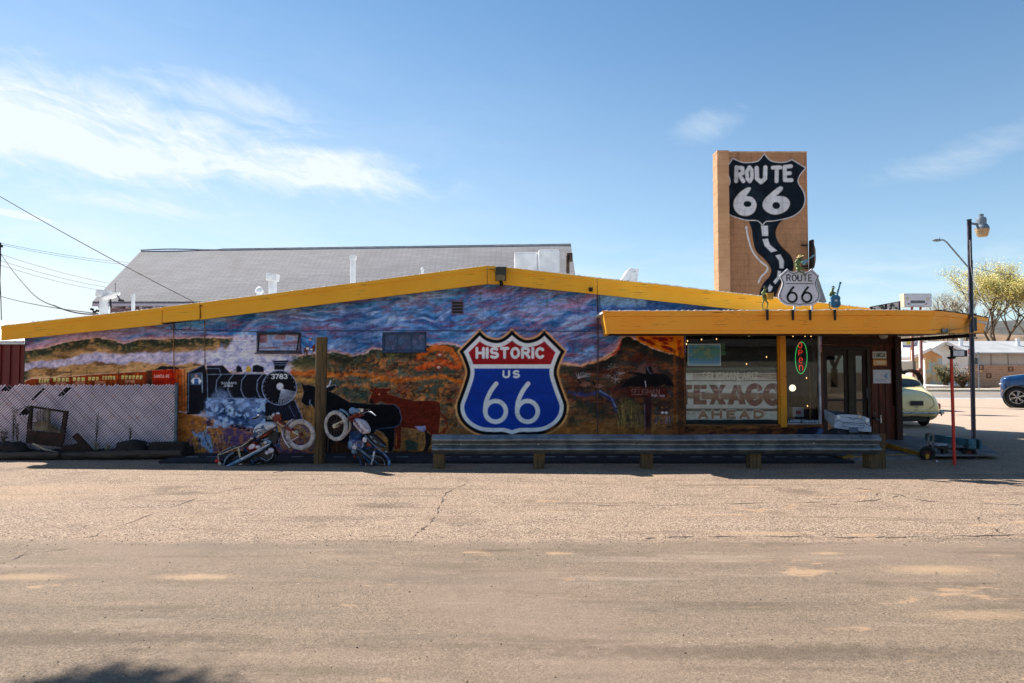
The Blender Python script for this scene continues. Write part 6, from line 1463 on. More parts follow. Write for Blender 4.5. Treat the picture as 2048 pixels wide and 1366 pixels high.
for px, py in ((186, 623), (192, 621), (181, 618)): c_ = P(px, py, 24); q.lathe([(.03, 0), (.05, .02), (.03, .05), (.05, .08), (.02, .12)], c_, (1, 0, -.2), 8)
o = q.build('insulator', BLACKM, hall)
# far right: road, houses, trees, hills
ASPH = mat('road_asphalt', (118, 112, 108), (134, 126, 120), .8, .9, bump=.2, bscale=30, gen='Object')
q = MB(); q.quad((-200, 37.0, .004), (300, 37.0, .004), (300, 48.0, .004), (-200, 48.0, .004)); road = structure(q.build('road', ASPH, base=(20, 42, 0)))
q = MB(); q.quad((-200, 37.9, .008), (300, 37.9, .008), (300, 38.06, .008), (-200, 38.06, .008)); q.quad((-200, 36.3, .008), (300, 36.3, .008), (300, 36.95, .008), (-200, 36.95, .008)); structure(q.build('line_marking', mat('line_white', (214, 212, 208), (180, 176, 172), 3, .8), road))
q = MB(); q.quad((-200, 43.6, .008), (300, 43.6, .008), (300, 43.75, .008), (-200, 43.75, .008)); q.quad((-200, 43.9, .008), (300, 43.9, .008), (300, 44.05, .008), (-200, 44.05, .008)); structure(q.build('centre_line', mat('line_yellow', (206, 158, 60), (180, 140, 70), 3, .8), road))
q = MB(); q.box(-200, 48.0, 0, 300, 50.2, .14); structure(q.build('pavement', mat('pale_concrete', (206, 196, 184), (184, 174, 162), 1.5, .9), bevel=.02))
q = MB(); q.box(-200, 47.8, 0, 300, 47.998, .15); structure(q.build('kerb', mat('kerb_yellowish', (206, 186, 132), (196, 186, 170), .4, .9)))
q = MB(); q.quad((-300, 50.2, .01), (300, 50.2, .01), (300, 62, .01), (-300, 62, .01)); structure(q.build('yard', mat('dry_ground', (186, 150, 116), (160, 124, 90), .5, .95, bump=.4, bscale=8)))
def hill(nm, y0, prof, c, dep=60):
 xs = np.linspace(-1, 1, 120); vs = []; n = len(prof); fs = []
 X_l = [P(a, b, y0) for a, b in prof]
 Xs = np.linspace(X_l[0].x, X_l[-1].x, 140); Zs = np.interp(Xs, [v.x for v in X_l], [v.z for v in X_l])
 Zs = Zs + (fbm(Xs, Xs * 0, y0 / 25, 1, 5, int(y0)) - .5) * y0 * .012
 rows = [(-dep, 0), (-dep * .55, .45), (-dep * .2, .85), (0, 1.0), (dep, .9)]
 for k, (dy, f) in enumerate(rows):
  for i, x in enumerate(Xs): vs.append((x, y0 + dy + 4 * sin(i * .7 + k), max(0, Zs[i] * f) + (0 if k in (0,) else (_hash(np.array([i]), np.array([k]), 5)[0] - .5) * y0 * .004)))
 n = len(Xs)
 for k in range(len(rows) - 1):
  for i in range(n - 1): fs.append((k * n + i, k * n + i + 1, (k + 1) * n + i + 1, (k + 1) * n + i))
 mb = MB(); mb.add(vs, fs); return structure(mb.build(nm, mat(nm + '_scrub', *c, scale=.12, rough=.95, bump=.5, bscale=.5, bdist=1.0, lo=.4, hi=.6), smooth='all'))
hill('hill', 260, [(-700, 700), (200, 690), (1500, 676), (1800, 668), (1890, 672), (1960, 664), (2048, 668), (2600, 680)], ((138, 112, 88), (98, 84, 66)))
hill('far_ridge', 700, [(-700, 722), (1600, 706), (1850, 672), (1930, 650), (1990, 640), (2048, 642), (2300, 650), (2900, 700)], ((74, 76, 74), (92, 90, 84)), 120)
lh = thing('long_house', (50, 62, 0), 'long low house across the road with grey roof, pale upper wall and tan brick base', 'house')
def X6(px, Y=60.0): return P(px, 740, Y).x
def Z6(py, Y=60.0): return P(1900, py, Y).z
q = MB(); q.box(X6(1932), 60.0, Z6(731), X6(2230), 66, Z6(704)); q.build('wall', mat('grey_plaster', (190, 186, 180), (176, 172, 166), .5, .8), lh)
q = MB()
for px in (1982, 2016, 2070): q.box(X6(px), 59.97, Z6(731), X6(px) + .05, 59.998, Z6(704))
q.build('seam', mat('seam_grey', (120, 118, 116), rough=.8), lh)
def brickm(name, c1, c2, mo, w_=.4, h_=.2):
 m, t, b = newmat(name); co = t.node('ShaderNodeTexCoord').outputs['Object']; x, y, z = t.xyz(co)
 br = t.node('ShaderNodeTexBrick'); t.l.new(t.comb(t.m('ADD', x, y), z), br.inputs['Vector'])
 for k, c in (('Color1', c1), ('Color2', c2), ('Mortar', mo)): br.inputs[k].default_value = (*lin(c), 1)
 br.inputs['Scale'].default_value = 1.0; br.inputs['Brick Width'].default_value = w_; br.inputs['Row Height'].default_value = h_; br.inputs['Mortar Size'].default_value = .012
 t.l.new(br.outputs['Color'], b.inputs['Base Color']); b.inputs['Roughness'].default_value = .9; return m
q = MB(); q.box(X6(1926), 59.8, 0, X6(2230), 60.4, Z6(730)); br_ = q.build('brick_base', brickm('tan_brick', (190, 152, 124), (176, 136, 108), (206, 178, 152)), lh)
q = MB()
for px, py in ((1959, 735), (1974, 751), (2018, 738), (2060, 750)):
 a, b = X6(px), Z6(py);
 for d_ in ((-.2, -.2, .2, -.14), (-.2, .14, .2, .2), (-.2, -.14, -.14, .14), (.14, -.14, .2, .14)): q.box(a + d_[0], 59.74, b + d_[1], a + d_[2], 59.799, b + d_[3])
q.build('block_vent', mat('vent_brown', (110, 84, 66), rough=.9), br_)
q = MB(); ez_ = Z6(705, 59.4); rz_ = Z6(682, 63.0); q.add([(X6(1895), 59.4, ez_), (X6(2240), 59.4, ez_), (X6(2240), 63, rz_), (X6(1890), 63, rz_), (X6(2240), 66.6, ez_), (X6(1890), 66.6, ez_)], [(0, 1, 2, 3), (3, 2, 4, 5)]); q.box(X6(1930), 59.36, ez_ - .14, X6(2240), 59.398, ez_ - .0)
lr = q.build('roof', mat('grey_roof', (156, 158, 160), (170, 172, 174), .8, .85), lh)
for px, py in ((1922, 683), (2036, 683)):
 q = MB(); c_ = P(px, py + 6, 61.5); q.tube([(c_.x, 61.5, c_.z - .5), (c_.x, 61.5, P(px, py - 3, 61.5).z)], .16, 10); q.lathe([(.22, 0), (.22, .12)], (c_.x, 61.5, P(px, py - 3, 61.5).z), n=12); q.build('vent', WP, lr)
q = MB(); q.box(X6(1950), 59.95, Z6(728), X6(1956), 59.998, Z6(716)); q.build('window', mat('dark_window', (50, 52, 56), rough=.3), lh)
gh = thing('gabled_cottage', (42, 58, 0), 'small white cottage across the road with a gabled porch and faded mural panel', 'house')
PW = mat('white_stucco', (246, 244, 238), (232, 228, 220), 1, .8); RG = mat('cottage_roof', (168, 170, 172), (150, 152, 156), .8, .85); TRM = mat('white_trim2', (232, 228, 222), rough=.7)
Yg = 57.5
def pt(px, py, Y=Yg): v = P(px, py, Y); return (v.x, v.z)
q = MB(); q.prism([pt(1866, 772), pt(1866, 697), pt(1891, 686), pt(1936, 707), pt(1936, 772)], Yg, Yg + 7); q.build('wall', PW, gh)
def gable_roof(L, A_, R, Y0, Y1, nm='roof'):
 mb = MB(); l, a, r = pt(*L, Y0), pt(*A_, Y0), pt(*R, Y0); t_ = .12
 for (u, v) in ((l, a), (a, r)):
  mb.add([(u[0], Y0, u[1]), (v[0], Y0, v[1]), (v[0], Y1, v[1]), (u[0], Y1, u[1]), (u[0], Y0, u[1] - t_), (v[0], Y0, v[1] - t_), (v[0], Y1, v[1] - t_), (u[0], Y1, u[1] - t_)], [(0, 1, 2, 3), (7, 6, 5, 4), (3, 2, 6, 7), (0, 3, 7, 4), (1, 5, 6, 2)], 0)
  mb.beam((u[0], Y0 - .03, u[1] - .06), (v[0], Y0 - .03, v[1] - .06), .06, .24, 1)
 return mb.build(nm, [RG, TRM], gh)
gable_roof((1862, 699.5), (1891, 683), (1940, 708), Yg - .5, Yg + 7)
gable_roof((1824, 713.5), (1862, 696), (1886, 708.5), 55.2, 58.5, 'porch_roof')
q = MB(); q.prism([pt(1832, 714, 55.5), pt(1862, 700.5, 55.5), pt(1884, 710, 55.5), pt(1884, 716, 55.5), pt(1832, 716, 55.5)], 55.5, 55.6); q.build('porch_gable', mat('peach_stucco', (224, 170, 120), (206, 150, 100), .8, .85), gh)
for a, b in ((1825, 1829), (1843, 1846)):
 q = MB(); q.box(X6(a, 55.4), 55.4, 0, X6(b, 55.4), 55.65, Z6(714, 55.4)); q.build('post', PW, gh)
q = MB(); q.box(X6(1828, 56.5), 56.5, 0, X6(1845, 56.5), 56.7, Z6(714, 56.5)); q.build('porch_wall', mat('cream_stucco', (226, 200, 166), (206, 178, 144), 1, .85), gh)
def cottage_mural(p):
 p.lay(np.ones_like(p.X), (226, 196, 150)); n = fbm(p.X, p.Y, 9, 12, 4, 5); p.lay(sst(n, .45, .55) * .8, (168, 196, 206)); p.lay(sst(fbm(p.X, p.Y, 5, 7, 4, 6), .58, .66) * .8, (220, 160, 90)); p.line([(1863.5, 705), (1863.5, 765)], .8, (110, 110, 110), .8)
q = MB(); q.box(X6(1852, 56.8), 56.82, 0, X6(1885, 56.8), 57.0, Z6(709, 56.8)); pn = q.build('mural_panel', PW, gh)
painted_grid('panel_face', X6(1852, 56.8), X6(1885, 56.8), 0.02, Z6(709, 56.8), 56.8, .05, cottage_mural, paintmat('cottage_mural_mat', .8), pn, None, 1.0)
q = MB(); q.slab([(X6(1828, 54), 52.5), (X6(1880, 54), 52.5), (X6(1880, 54), 57), (X6(1828, 54), 57)], 0.011, .3); q.build('porch_step', PW, gh)
fh = thing('far_grey_house', (38, 75, 0), 'low grey roofed building seen just right of the brown entrance corner', 'house')
q = MB(); q.box(X6(1700, 75), 75, 0, X6(1826, 75), 82, Z6(719, 75)); q.build('wall', mat('grey_wall', (150, 150, 152), rough=.8), fh)
q = MB(); q.add([(X6(1695, 74), 74.5, Z6(721, 75)), (X6(1829, 74), 74.5, Z6(721, 75)), (X6(1822, 79), 79, Z6(702, 79)), (X6(1700, 79), 79, Z6(702, 79)), (X6(1829, 74), 84, Z6(721, 75)), (X6(1695, 74), 84, Z6(721, 75))], [(0, 1, 2, 3), (3, 2, 4, 5)]); q.build('roof', RG, fh)
sg = thing('roadside_sign', P(1813, 735, 50), 'small yellow and white shop sign on a brown post right of the entrance corner', 'sign')
q = MB(); q.box(X6(1804, 50), 49.9, Z6(695, 50), X6(1822, 50), 50, Z6(682, 50)); q.build('board', PW, sg); q = MB(); q.box(X6(1813, 50), 49.86, Z6(689, 50), X6(1820, 50), 49.897, Z6(683, 50)); q.build('yellow_patch', mat('sign_yellow', (214, 196, 60), rough=.6), sg)
q = MB(); q.box(X6(1805, 50), 49.86, Z6(694.5, 50), X6(1821, 50), 49.897, Z6(691, 50)); q.build('blue_patch', mat('sign_violet', (110, 110, 160), rough=.6), sg); q = MB(); q.box(X6(1822.5, 50), 49.9, 0, X6(1826, 50), 50.1, Z6(672, 50)); q.build('post', mat('post_brown', (156, 120, 90), rough=.8), sg)
q = MB(); q.box(X6(1827.5, 50), 49.9, Z6(693, 50), X6(1835, 50), 50, Z6(678, 50)); o = q.build('small_board', mat('speckled', (120, 120, 150), (220, 220, 226), 6, .7)); tag(o, 'small speckled blue and white board beside the brown sign post', 'sign')
for px, t_, lb in ((1840.5, 678, 'white post between the speckled board and the cottage roof'), (1825.5, 700, 'short white post just left of the cottage porch')):
 q = MB(); q.tube([(X6(px, 48.9), 48.9, .13), (X6(px, 48.9), 48.9, Z6(t_, 48.9))], .085, 8); o = q.build('post', PW); tag(o, lb, 'post')
cs = thing('car_face_sign', P(1835, 735, 34), 'white board with a drawn car grille and headlamps on two posts above the canopy', 'sign')
def carface(p):
 p.lay(np.ones_like(p.X), (206, 210, 220))
 for cx in (1814.5, 1855.5): p.ell(cx, 597.5, 2.6, 3.0, (120, 116, 110)); p.ell(cx, 597.5, 1.7, 2.0, (236, 214, 170))
 p.poly([(1822, 601), (1849, 601), (1851, 603.5), (1849, 606.5), (1822, 606.5), (1820.5, 603.5)], (52, 58, 68), 1, .4)
 for k in range(13): p.line([(1823 + k * 2.1, 602), (1823 + k * 2.1, 606)], .6, (150, 156, 166), .9, .3)
 p.poly([(1815, 605), (1819, 607), (1822, 609), (1816, 609)], (52, 58, 76), 1, .5); p.poly([(1855, 605), (1852, 607), (1848, 609), (1854, 609)], (52, 58, 76), 1, .5)
 for k in range(9): p.line([(1821 + k * 3.1, 610.2), (1822 + k * 3.1, 611.6)], .8, (90, 90, 108), .7, .4)
 p.line([(1809.5, 587.5), (1862.5, 587.5), (1862.5, 613), (1809.5, 613)], .9, (140, 146, 156), 1, .3, closed=True)
Yc = 30.0; a = P(1809, 613.5, Yc); b = P(1863, 587, Yc); q = MB(); q.box(a.x, Yc + .012, a.z, b.x, Yc + .35, b.z); bd = q.build('board', mat('cabinet_cream', (226, 196, 160), (206, 190, 170), 3, .6), cs)
painted_grid('board_face', a.x, b.x, a.z, b.z, Yc, .016, carface, paintmat('enamel', .4), bd, None, 1.1)
for px in (1824.5, 1841.5): q = MB(); c_ = P(px, 640, Yc + .15); q.tube([(c_.x, Yc + .15, 0), (c_.x, Yc + .15, a.z)], .05, 8); q.build('leg', mat('post_red', (126, 70, 66), rough=.7), cs)
tl = thing('lattice_sign', P(1770, 735, 26), 'long dark framed board with scribbled white art, its top slanting up behind the canopy', 'sign')
Yl = 26.0; q = MB(); f = [P(1742, 613, Yl), P(1801, 602, Yl), P(1801, 660, Yl), P(1742, 660, Yl)]
q.prism([(v.x, v.z) for v in f], Yl, Yl + .12); q.build('frame', BLACKM, tl)
q = MB()
for u0, u1 in ((1745, 1769), (1774, 1797)):
 k0 = 613 - (u0 - 1742) * 11 / 59 + 1.2; k1 = 613 - (u1 - 1742) * 11 / 59 + 1.2; q.prism([(P(u, v, Yl).x, P(u, v, Yl).z) for u, v in ((u0, k0), (u1, k1), (u1, 655), (u0, 655))], Yl - .01, Yl - .002)
q.build('art_panel', mat('scribble', (190, 190, 192), (60, 66, 64), 3, .7, lo=.45, hi=.5, c3=(110, 130, 90)), tl)
BARK = mat('bark', (96, 80, 64), (70, 58, 46), 4, .9);
def leafcloud(mb, centers, rad, n, size, mi=0):
 for _ in range(n):
  c = random.choice(centers); d = Vector((random.gauss(0, 1), random.gauss(0, 1), random.gauss(0, .8))) * rad * .45
  p_ = Vector(c) + d; a = Vector((random.uniform(-1, 1), random.uniform(-1, 1), random.uniform(-1, 1))).normalized(); b = a.orthogonal().normalized(); s = size * random.uniform(.5, 1.4)
  mb.add([p_ + a * s, p_ + b * s * .6, p_ - a * s * .2, p_ - b * s * .5], [(0, 1, 2, 3)], random.choice(mi) if isinstance(mi, (list, tuple)) else mi)
def tree(base, H, spread, seed, nm, label, leaves, nleaf, lsize, depth=5, trunk_h=.18, bark=BARK, r0=None, grp=None):
 random.seed(seed); root = thing(nm, base, label, 'tree', grp); tr = MB(); tips = []
 def grow(p0, d, L, r, k):
  p1 = p0 + d * L * .5 + Vector((random.uniform(-.06, .06), random.uniform(-.06, .06), .02)) * L; p2 = p1 + (d + Vector((random.uniform(-.2, .2), random.uniform(-.2, .2), .1))).normalized() * L * .5
  tr.tube([p0, p1, p2], [r, r * .82, r * .62], 6 if k < 3 else 4, cap=False)
  if k >= 3: tips.append(p2); tips.append(p1)
  if k >= depth: return
  for _ in range(random.choice((2, 3, 3)) if k < 3 else 3):
   nd = (d + Vector((random.uniform(-1, 1), random.uniform(-1, 1), random.uniform(-.15, .55))) * spread).normalized()
   grow(p2, nd, L * random.uniform(.62, .82), r * .58, k + 1)
 B = Vector(base); r0 = r0 or H * .022; top = B + Vector((0, 0, H * trunk_h)); tr.tube([B, top], [r0 * 1.3, r0], 8)
 for k in range(5):
  a = 2 * pi * k / 5 + random.uniform(-.4, .4); grow(top, Vector((cos(a) * .42, sin(a) * .42, 1)).normalized(), H * .27, r0 * .6, 1)
 tr.build('trunk', bark, root, smooth=True)
 if nleaf:
  lf = MB(); leafcloud(lf, tips, H * .06, nleaf, lsize, tuple(range(len(leaves)))); lf.build('crown', leaves, root)
 return root
LY = [mat('leaf_yellow', (212, 192, 96), rough=.7), mat('leaf_green', (160, 160, 84), rough=.7), mat('leaf_pale', (222, 210, 140), rough=.7)]
LP = [mat('bud_pale', (190, 180, 150), rough=.8), mat('bud_tan', (166, 150, 120), rough=.8)]
b_ = P(2002, 735, 76); tree((b_.x, 76, 0), 12.4, .8, 11, 'cottonwood_tree', 'large airy tree with fresh yellow green leaves behind the long house', LY, 42000, .085, 6)
b_ = P(2085, 735, 80); tree((b_.x, 80, 0), 12.0, .8, 23, 'cottonwood_tree', 'yellow green tree cut off by the right edge behind the long house', LY, 26000, .085, 6)
b_ = P(1925, 735, 95); tree((b_.x, 95, 0), 12.5, .7, 5, 'bare_tree', 'pale budding tree rising left of the large yellow green tree', LP, 9000, .08)
b_ = P(1868, 735, 150); tree((b_.x, 150, 0), 10, .7, 9, 'bare_tree', 'small far bare tree between the car face board and the lamp post', LP, 1500, .1)
b_ = P(1905, 735, 75); tree((b_.x, 75, 0), 5.4, .8, 31, 'bare_tree', 'low bare tree with dark arching branches behind the cottage roof', LP, 300, .07)
def bush(px, py, Y, w_, h_, seed, label, mats_, n=2600):
 random.seed(seed); c_ = P(px, py, Y); root = thing('bush', (c_.x, Y, 0), label, 'bush', 'bushes before the white cottage'); st = MB(); tips = []
 for k in range(26):
  a = random.uniform(0, 2 * pi); e = random.uniform(.3, 1); p0 = Vector((c_.x, Y, 0)); p2 = p0 + Vector((cos(a) * w_ * .5 * e, sin(a) * w_ * .4 * e, h_ * random.uniform(.4, 1))); p1 = p0.lerp(p2, .5) + Vector((0, 0, h_ * .1)); st.tube([p0, p1, p2], [.03, .02, .008], 4, cap=False); tips += [p2, p1, p1.lerp(p2, .6)]
 st.build('stem', BARK, root); lf = MB(); leafcloud(lf, tips, w_ * .14, n, .075, tuple(range(len(mats_)))); lf.build('foliage', mats_, root)
LB = [mat('bush_green', (60, 74, 38), rough=.7), mat('bush_dark', (38, 48, 28), rough=.7), mat('bush_yellow', (150, 130, 60), rough=.7)]
bush(1890, 765, 53.5, 1.7, 1.9, 3, 'dark green bush left of the red lamp pole', LB); bush(1925, 768, 53.0, 2.0, 1.6, 4, 'reddish green bush right of the red lamp pole', LB + [mat('bush_red', (150, 80, 60), rough=.7)])
q = MB(); random.seed(5)
for k in range(900):
 x = random.uniform(X6(1830, 51), X6(2048, 51)); y = random.uniform(50.3, 52.2); h_ = random.uniform(.05, .22); q.add([(x - .03, y, .01), (x + .03, y, .01), (x + random.uniform(-.1, .1), y, h_)], [(0, 1, 2)])
o = q.build('grass', mat('dry_grass', (150, 132, 56), (120, 116, 50), 3, .9)); tag(o, 'thin strip of dry weeds behind the far pavement', 'grass', kind='stuff')
# guardrail, timber post
random.seed(21)
GYr = 11.40
PWOOD = mat('treated_post', (102, 84, 54), (66, 54, 36), 2.5, .85, stretch=(7, 7, .5), bump=.5, bscale=16, c3=(126, 92, 54))
gr = thing('guardrail', P(1315, 936, GYr), 'galvanised corrugated guardrail on short timber posts in front of the mural', 'guardrail')
xa = P(865, 880, GYr).x; xb = P(1756, 880, GYr).x; zt0 = P(1300, 869.5, GYr - .06).z; zb0 = P(1300, 908, GYr - .06).z; Hh = zt0 - zb0
def wprof(k):     # depth of the W section at height fraction k (0 bottom .. 1 top)
 return -.041 * (1 - cos(4 * pi * k)) + (.0)
GRM, t_, b_ = newmat('guardrail_zinc'); co = t_.node('ShaderNodeTexCoord').outputs['Object']; mp_n = t_.node('ShaderNodeMapping'); mp_n.inputs['Scale'].default_value = (1.5, 1, 1); t_.l.new(co, mp_n.inputs[0])
n_ = t_.noise(mp_n.outputs[0], 3, 7, .65); c_ = t_.mix(t_.ss(n_, .35, .65), lin((88, 98, 106)), lin((130, 136, 138))); mp_k = t_.node('ShaderNodeMapping'); mp_k.inputs['Scale'].default_value = (.6, 1, 12); t_.l.new(co, mp_k.inputs[0])
c_ = t_.mix(t_.ss(t_.noise(mp_k.outputs[0], 3, 6), .60, .75, 0, .5), c_, lin((132, 118, 96))); sp_ = t_.voro(co, 60, 'F1', 1); c_ = t_.mix(t_.m('MULTIPLY', t_.xyz(sp_)[0], .12), c_, lin((190, 196, 198)))
t_.l.new(c_, b_.inputs['Base Color']); b_.inputs['Metallic'].default_value = .7; t_.put(b_.inputs['Roughness'], t_.ss(n_, .3, .7, .34, .55)); t_.l.new(t_.bump(t_.noise(co, 5, 5), .15, .01), b_.inputs['Normal'])
def wbeam(x0, x1, off, nm='beam'):
 mb = MB(); nz = 24; nx = max(2, int((x1 - x0) / .12)); vs = []; fs = []
 for j in range(nx + 1):
  x = x0 + (x1 - x0) * j / nx; wob = .004 * sin(x * 1.7) + .003 * sin(x * 4.1)
  for i in range(nz + 1): vs.append((x, GYr - .02 + off + wprof(i / nz) + wob, zb0 + Hh * i / nz + wob * .6))
 for j in range(nx):
  for i in range(nz): a = j * (nz + 1) + i; fs.append((a, a + nz + 1, a + nz + 2, a + 1))
 mb.add(vs, fs); o = mb.build(nm, GRM, gr, smooth='all'); so = o.modifiers.new('thick', 'SOLIDIFY'); so.thickness = .004; so.offset = 1; return o
xm = P(1292, 880, GYr).x; xm0 = P(1083, 880, GYr).x
wbeam(xa, xm + .17, 0); wbeam(xm - .17, xb, -.0062)
bo = MB()
for px, py in ((882, 888), (922, 888), (1076, 888), (1286, 882), (1296, 882), (1286, 892), (1296, 892), (1516, 886), (1627, 886), (1629, 882), (1746, 885)):
 c_ = P(px, py, GYr - .025); c_.y = GYr - .03; bo.lathe([(.014, 0), (.014, .010), (.007, .016), (0, .017)], (c_.x, GYr - .030, c_.z), (0, -1, 0), 10)
bo.build('bolt', mat('bolt_bright', (176, 182, 188), rough=.35, metal=.8), gr)
ho = MB()
for px, py in ((1734, 885.5), (1600, 872), (1722, 872), (1745, 880), (1745, 893), (1722, 893)): c_ = P(px, py, GYr - .08); ho.obox((c_.x, GYr - .031 if py in (885.5,) else GYr - .068, c_.z), (.020, .002, .006))
ho.build('slot', mat('slot_black', (16, 16, 18), rough=.9), gr)
def gpost(px, w_, top, Y, bot=936):
 mb = MB(); x = P(px, 900, Y).x; zt_ = P(px, top, Y).z; n = 9; h = w_ / 2; vs = []; fs = []
 for j in range(n):
  z = zt_ * j / (n - 1)
  for dx, dy in ((-h, -.07), (0, -.075), (h, -.07), (h, .13), (-h, .13)): vs.append((x + dx + random.uniform(-.004, .004), Y + dy + random.uniform(-.004, .004), z + (random.uniform(-.008, .008) if j == n - 1 else 0)))
 for j in range(n - 1):
  for i in range(5): fs.append((j * 5 + i, j * 5 + (i + 1) % 5, (j + 1) * 5 + (i + 1) % 5, (j + 1) * 5 + i))
 fs.append(tuple((n - 1) * 5 + i for i in range(5))); mb.add(vs, fs); return mb.build('post', PWOOD, gr)
for px in (878, 1078, 1293, 1508): gpost(px, .185, 905, GYr + .075)
gpost(1748, .26, 893.5, GYr + .075); gpost(1760, .115, 867, GYr + .08)
YP = 12.02
q = MB(); x = P(641, 800, YP).x; n = 26; vs = []; fs = []; zt_ = P(641, 674.5, YP).z; K = 20
for j in range(n + 1):
 z = zt_ * j / n
 for i in range(K): a = 2 * pi * i / K; r = .098 * (1 + .04 * sin(a * 3 + z) + .025 * sin(a * 7 + z * 2) + random.uniform(-.012, .012)); vs.append((x + r * cos(a) + .01 * (z - 1), YP + r * sin(a), z + (random.uniform(-.004, .004) if j == n else 0)))
for j in range(n):
 for i in range(K): fs.append((j * K + i, j * K + (i + 1) % K, (j + 1) * K + (i + 1) % K, (j + 1) * K + i))
fs.append(tuple(n * K + i for i in range(K))); q.add(vs, fs)
o = q.build('timber_post', PWOOD, smooth=True); tag(o, 'thick weathered round timber post standing between the two motorcycles', 'post')
# motorcycles
RUBW = mat('white_painted_tyre', (196, 192, 192), (150, 146, 146), 14, .8, bump=.4, bscale=60, c3=(96, 92, 90)); RUBB = mat('black_tyre', (22, 22, 24), (34, 34, 36), 12, .85)
CHR = mat('dull_chrome', (190, 192, 196), (140, 140, 144), 9, .28, metal=.85); BLU = mat('bike_blue', (26, 70, 130), (16, 40, 78), 9, .4, c3=(80, 124, 168)); LBL = mat('bike_light_blue', (64, 112, 156), (130, 156, 180), 7, .5)
RED = mat('bike_red', (118, 32, 22), (78, 22, 18), 9, .45, c3=(190, 96, 50)); SIL = mat('bike_silver', (206, 210, 218), (176, 182, 194), 6, .35); BKE = mat('engine_black', (22, 22, 24), (44, 44, 46), 12, .55, metal=.3); WHB = mat('bike_white', (214, 208, 220), (190, 184, 196), 8, .5); IVO = mat('bike_ivory', (206, 196, 176), (176, 164, 140), 8, .5)
def wheel(parent, c, R, axis, tyre, rimm, hubm, knob=True, tr=.034, nsp=28):
 ax = Vector(axis).normalized(); a_ = ax.cross(Vector((0, 0, 1))).normalized(); b_ = ax.cross(a_)
 mb = MB(); mb.ring(c, R - tr, tr, ax, 56, 10)
 if knob:
  for k in range(40):
   t = 2 * pi * k / 40; rad = a_ * cos(t) + b_ * sin(t); tan = ax.cross(rad); M_ = Matrix((rad, tan, ax)).transposed()
   for s_ in (-1, 0, 1): mb.obox(Vector(c) + rad * (R - .002 - abs(s_) * .012) + ax * s_ * tr * .62, (.008, .013, .011), M_)
 o = mb.build('wheel', tyre, parent, smooth=True)
 mb = MB(); mb.ring(c, R - tr * 2 + .004, .011, ax, 48, 6, sq=1.6); mb.build('rim', rimm, o, smooth='all')
 mb = MB()
 for k in range(nsp):
  t = 2 * pi * k / nsp; rad = a_ * cos(t) + b_ * sin(t); r2 = a_ * cos(t + .5) + b_ * sin(t + .5); s_ = 1 if k % 2 else -1; mb.tube([Vector(c) + r2 * .035 + ax * s_ * .03, Vector(c) + rad * (R - tr * 2)], .0022, 4, cap=False)
 mb.build('spokes', mat('spoke_rust', (120, 100, 86), rough=.5, metal=.5), o)
 mb = MB(); mb.lathe([(.02, -.055), (.036, -.05), (.036, .03), (.028, .035), (.03, .055), (.012, .07)], c, ax, 18); mb.build('hub', hubm, o, smooth=True); return o
def bikepart(mt, parent, nm, fn, smooth=True, bevel=0.0): mb = MB(); fn(mb); return mb.build(nm, mt, parent, smooth=smooth, bevel=bevel)
def bolster(mb, outline, T, half, dome=.5, m=0):
 """rounded solid from a closed outline of world (x,z) about depth T"""
 c = Vector((sum(p[0] for p in outline) / len(outline), sum(p[1] for p in outline) / len(outline))); n = len(outline); vs = []; fs = []
 rows = [(1, 0), (.985, .35), (.93, .62), (.80, .84), (.5, .97), (.0, 1.0)]
 lay = [(f, d) for f, d in rows[:-1]][::-1] + [(f, -d) for f, d in rows[1:-1]]
 for f, d in lay:
  for p in outline: q_ = c + (Vector(p) - c) * f; vs.append((q_.x, T + d * half, q_.y))
 for i in range(len(lay) - 1):
  for j in range(n): fs.append((i * n + j, i * n + (j + 1) % n, (i + 1) * n + (j + 1) % n, (i + 1) * n + j))
 k = len(vs); vs += [(c.x, T + half, c.y), (c.x, T - half, c.y)]; L = (len(lay) - 1) * n
 for j in range(n): fs.append((k, (j + 1) % n, j)); fs.append((k + 1, L + j, L + (j + 1) % n))
 mb.add(vs, fs, m)
# first motorcycle, rearing left of the post
Y1 = 11.86
def B1(a, b, dy=0.0): v = P(430 + a / 9.752, 810 + b / 9.752, Y1); return Vector((v.x, Y1 + dy, v.z))
mb1 = thing('motorcycle', B1(640, 1180), 'old motorcycle rearing up left of the timber post, silver tank and white front tyre', 'motorcycle', 'old motorcycles propped against the timber post')
mb1.location.z = 0
pxm = Y1 / FPX / 9.752
fw = B1(1672, 575, -.02); wheel(mb1, fw, 295 * pxm, (.10, 1, .06), RUBW, WHB, RED)
wheel(mb1, B1(480, 1195, .0), 292 * pxm, (0.04, 1, 0), RUBB, BKE, BKE)
bikepart(RED, mb1, 'fork', lambda m: [m.tube([B1(1190, 240, s * .07 - .01), B1(1400, 425, s * .07 - .015)], .018, 8) for s in (-1, 1)] + [m.tube([B1(1385, 410, s * .075 - .015), B1(1545, 505, s * .075 - .02)], .024, 8) for s in (-1, 1)])
for a_, b_, r_, sd_ in ((B1(1530, 495, -.095), B1(1660, 570, -.095), .016, 0), (B1(1530, 495, .055), B1(1660, 570, .055), .016, 0), (B1(1240, 320, -.07), B1(1400, 420, -.085), .021, 0)): bikepart(IVO, mb1, 'fork_leg', lambda m: m.tube([a_, b_], r_, 8))
def arcpts(cx, cy, r, a0, a1, n=14, B=B1, dy=0.0): return [B(cx + r * cos(radians(a0 + (a1 - a0) * i / n)), cy + r * sin(radians(a0 + (a1 - a0) * i / n)), dy) for i in range(n + 1)]
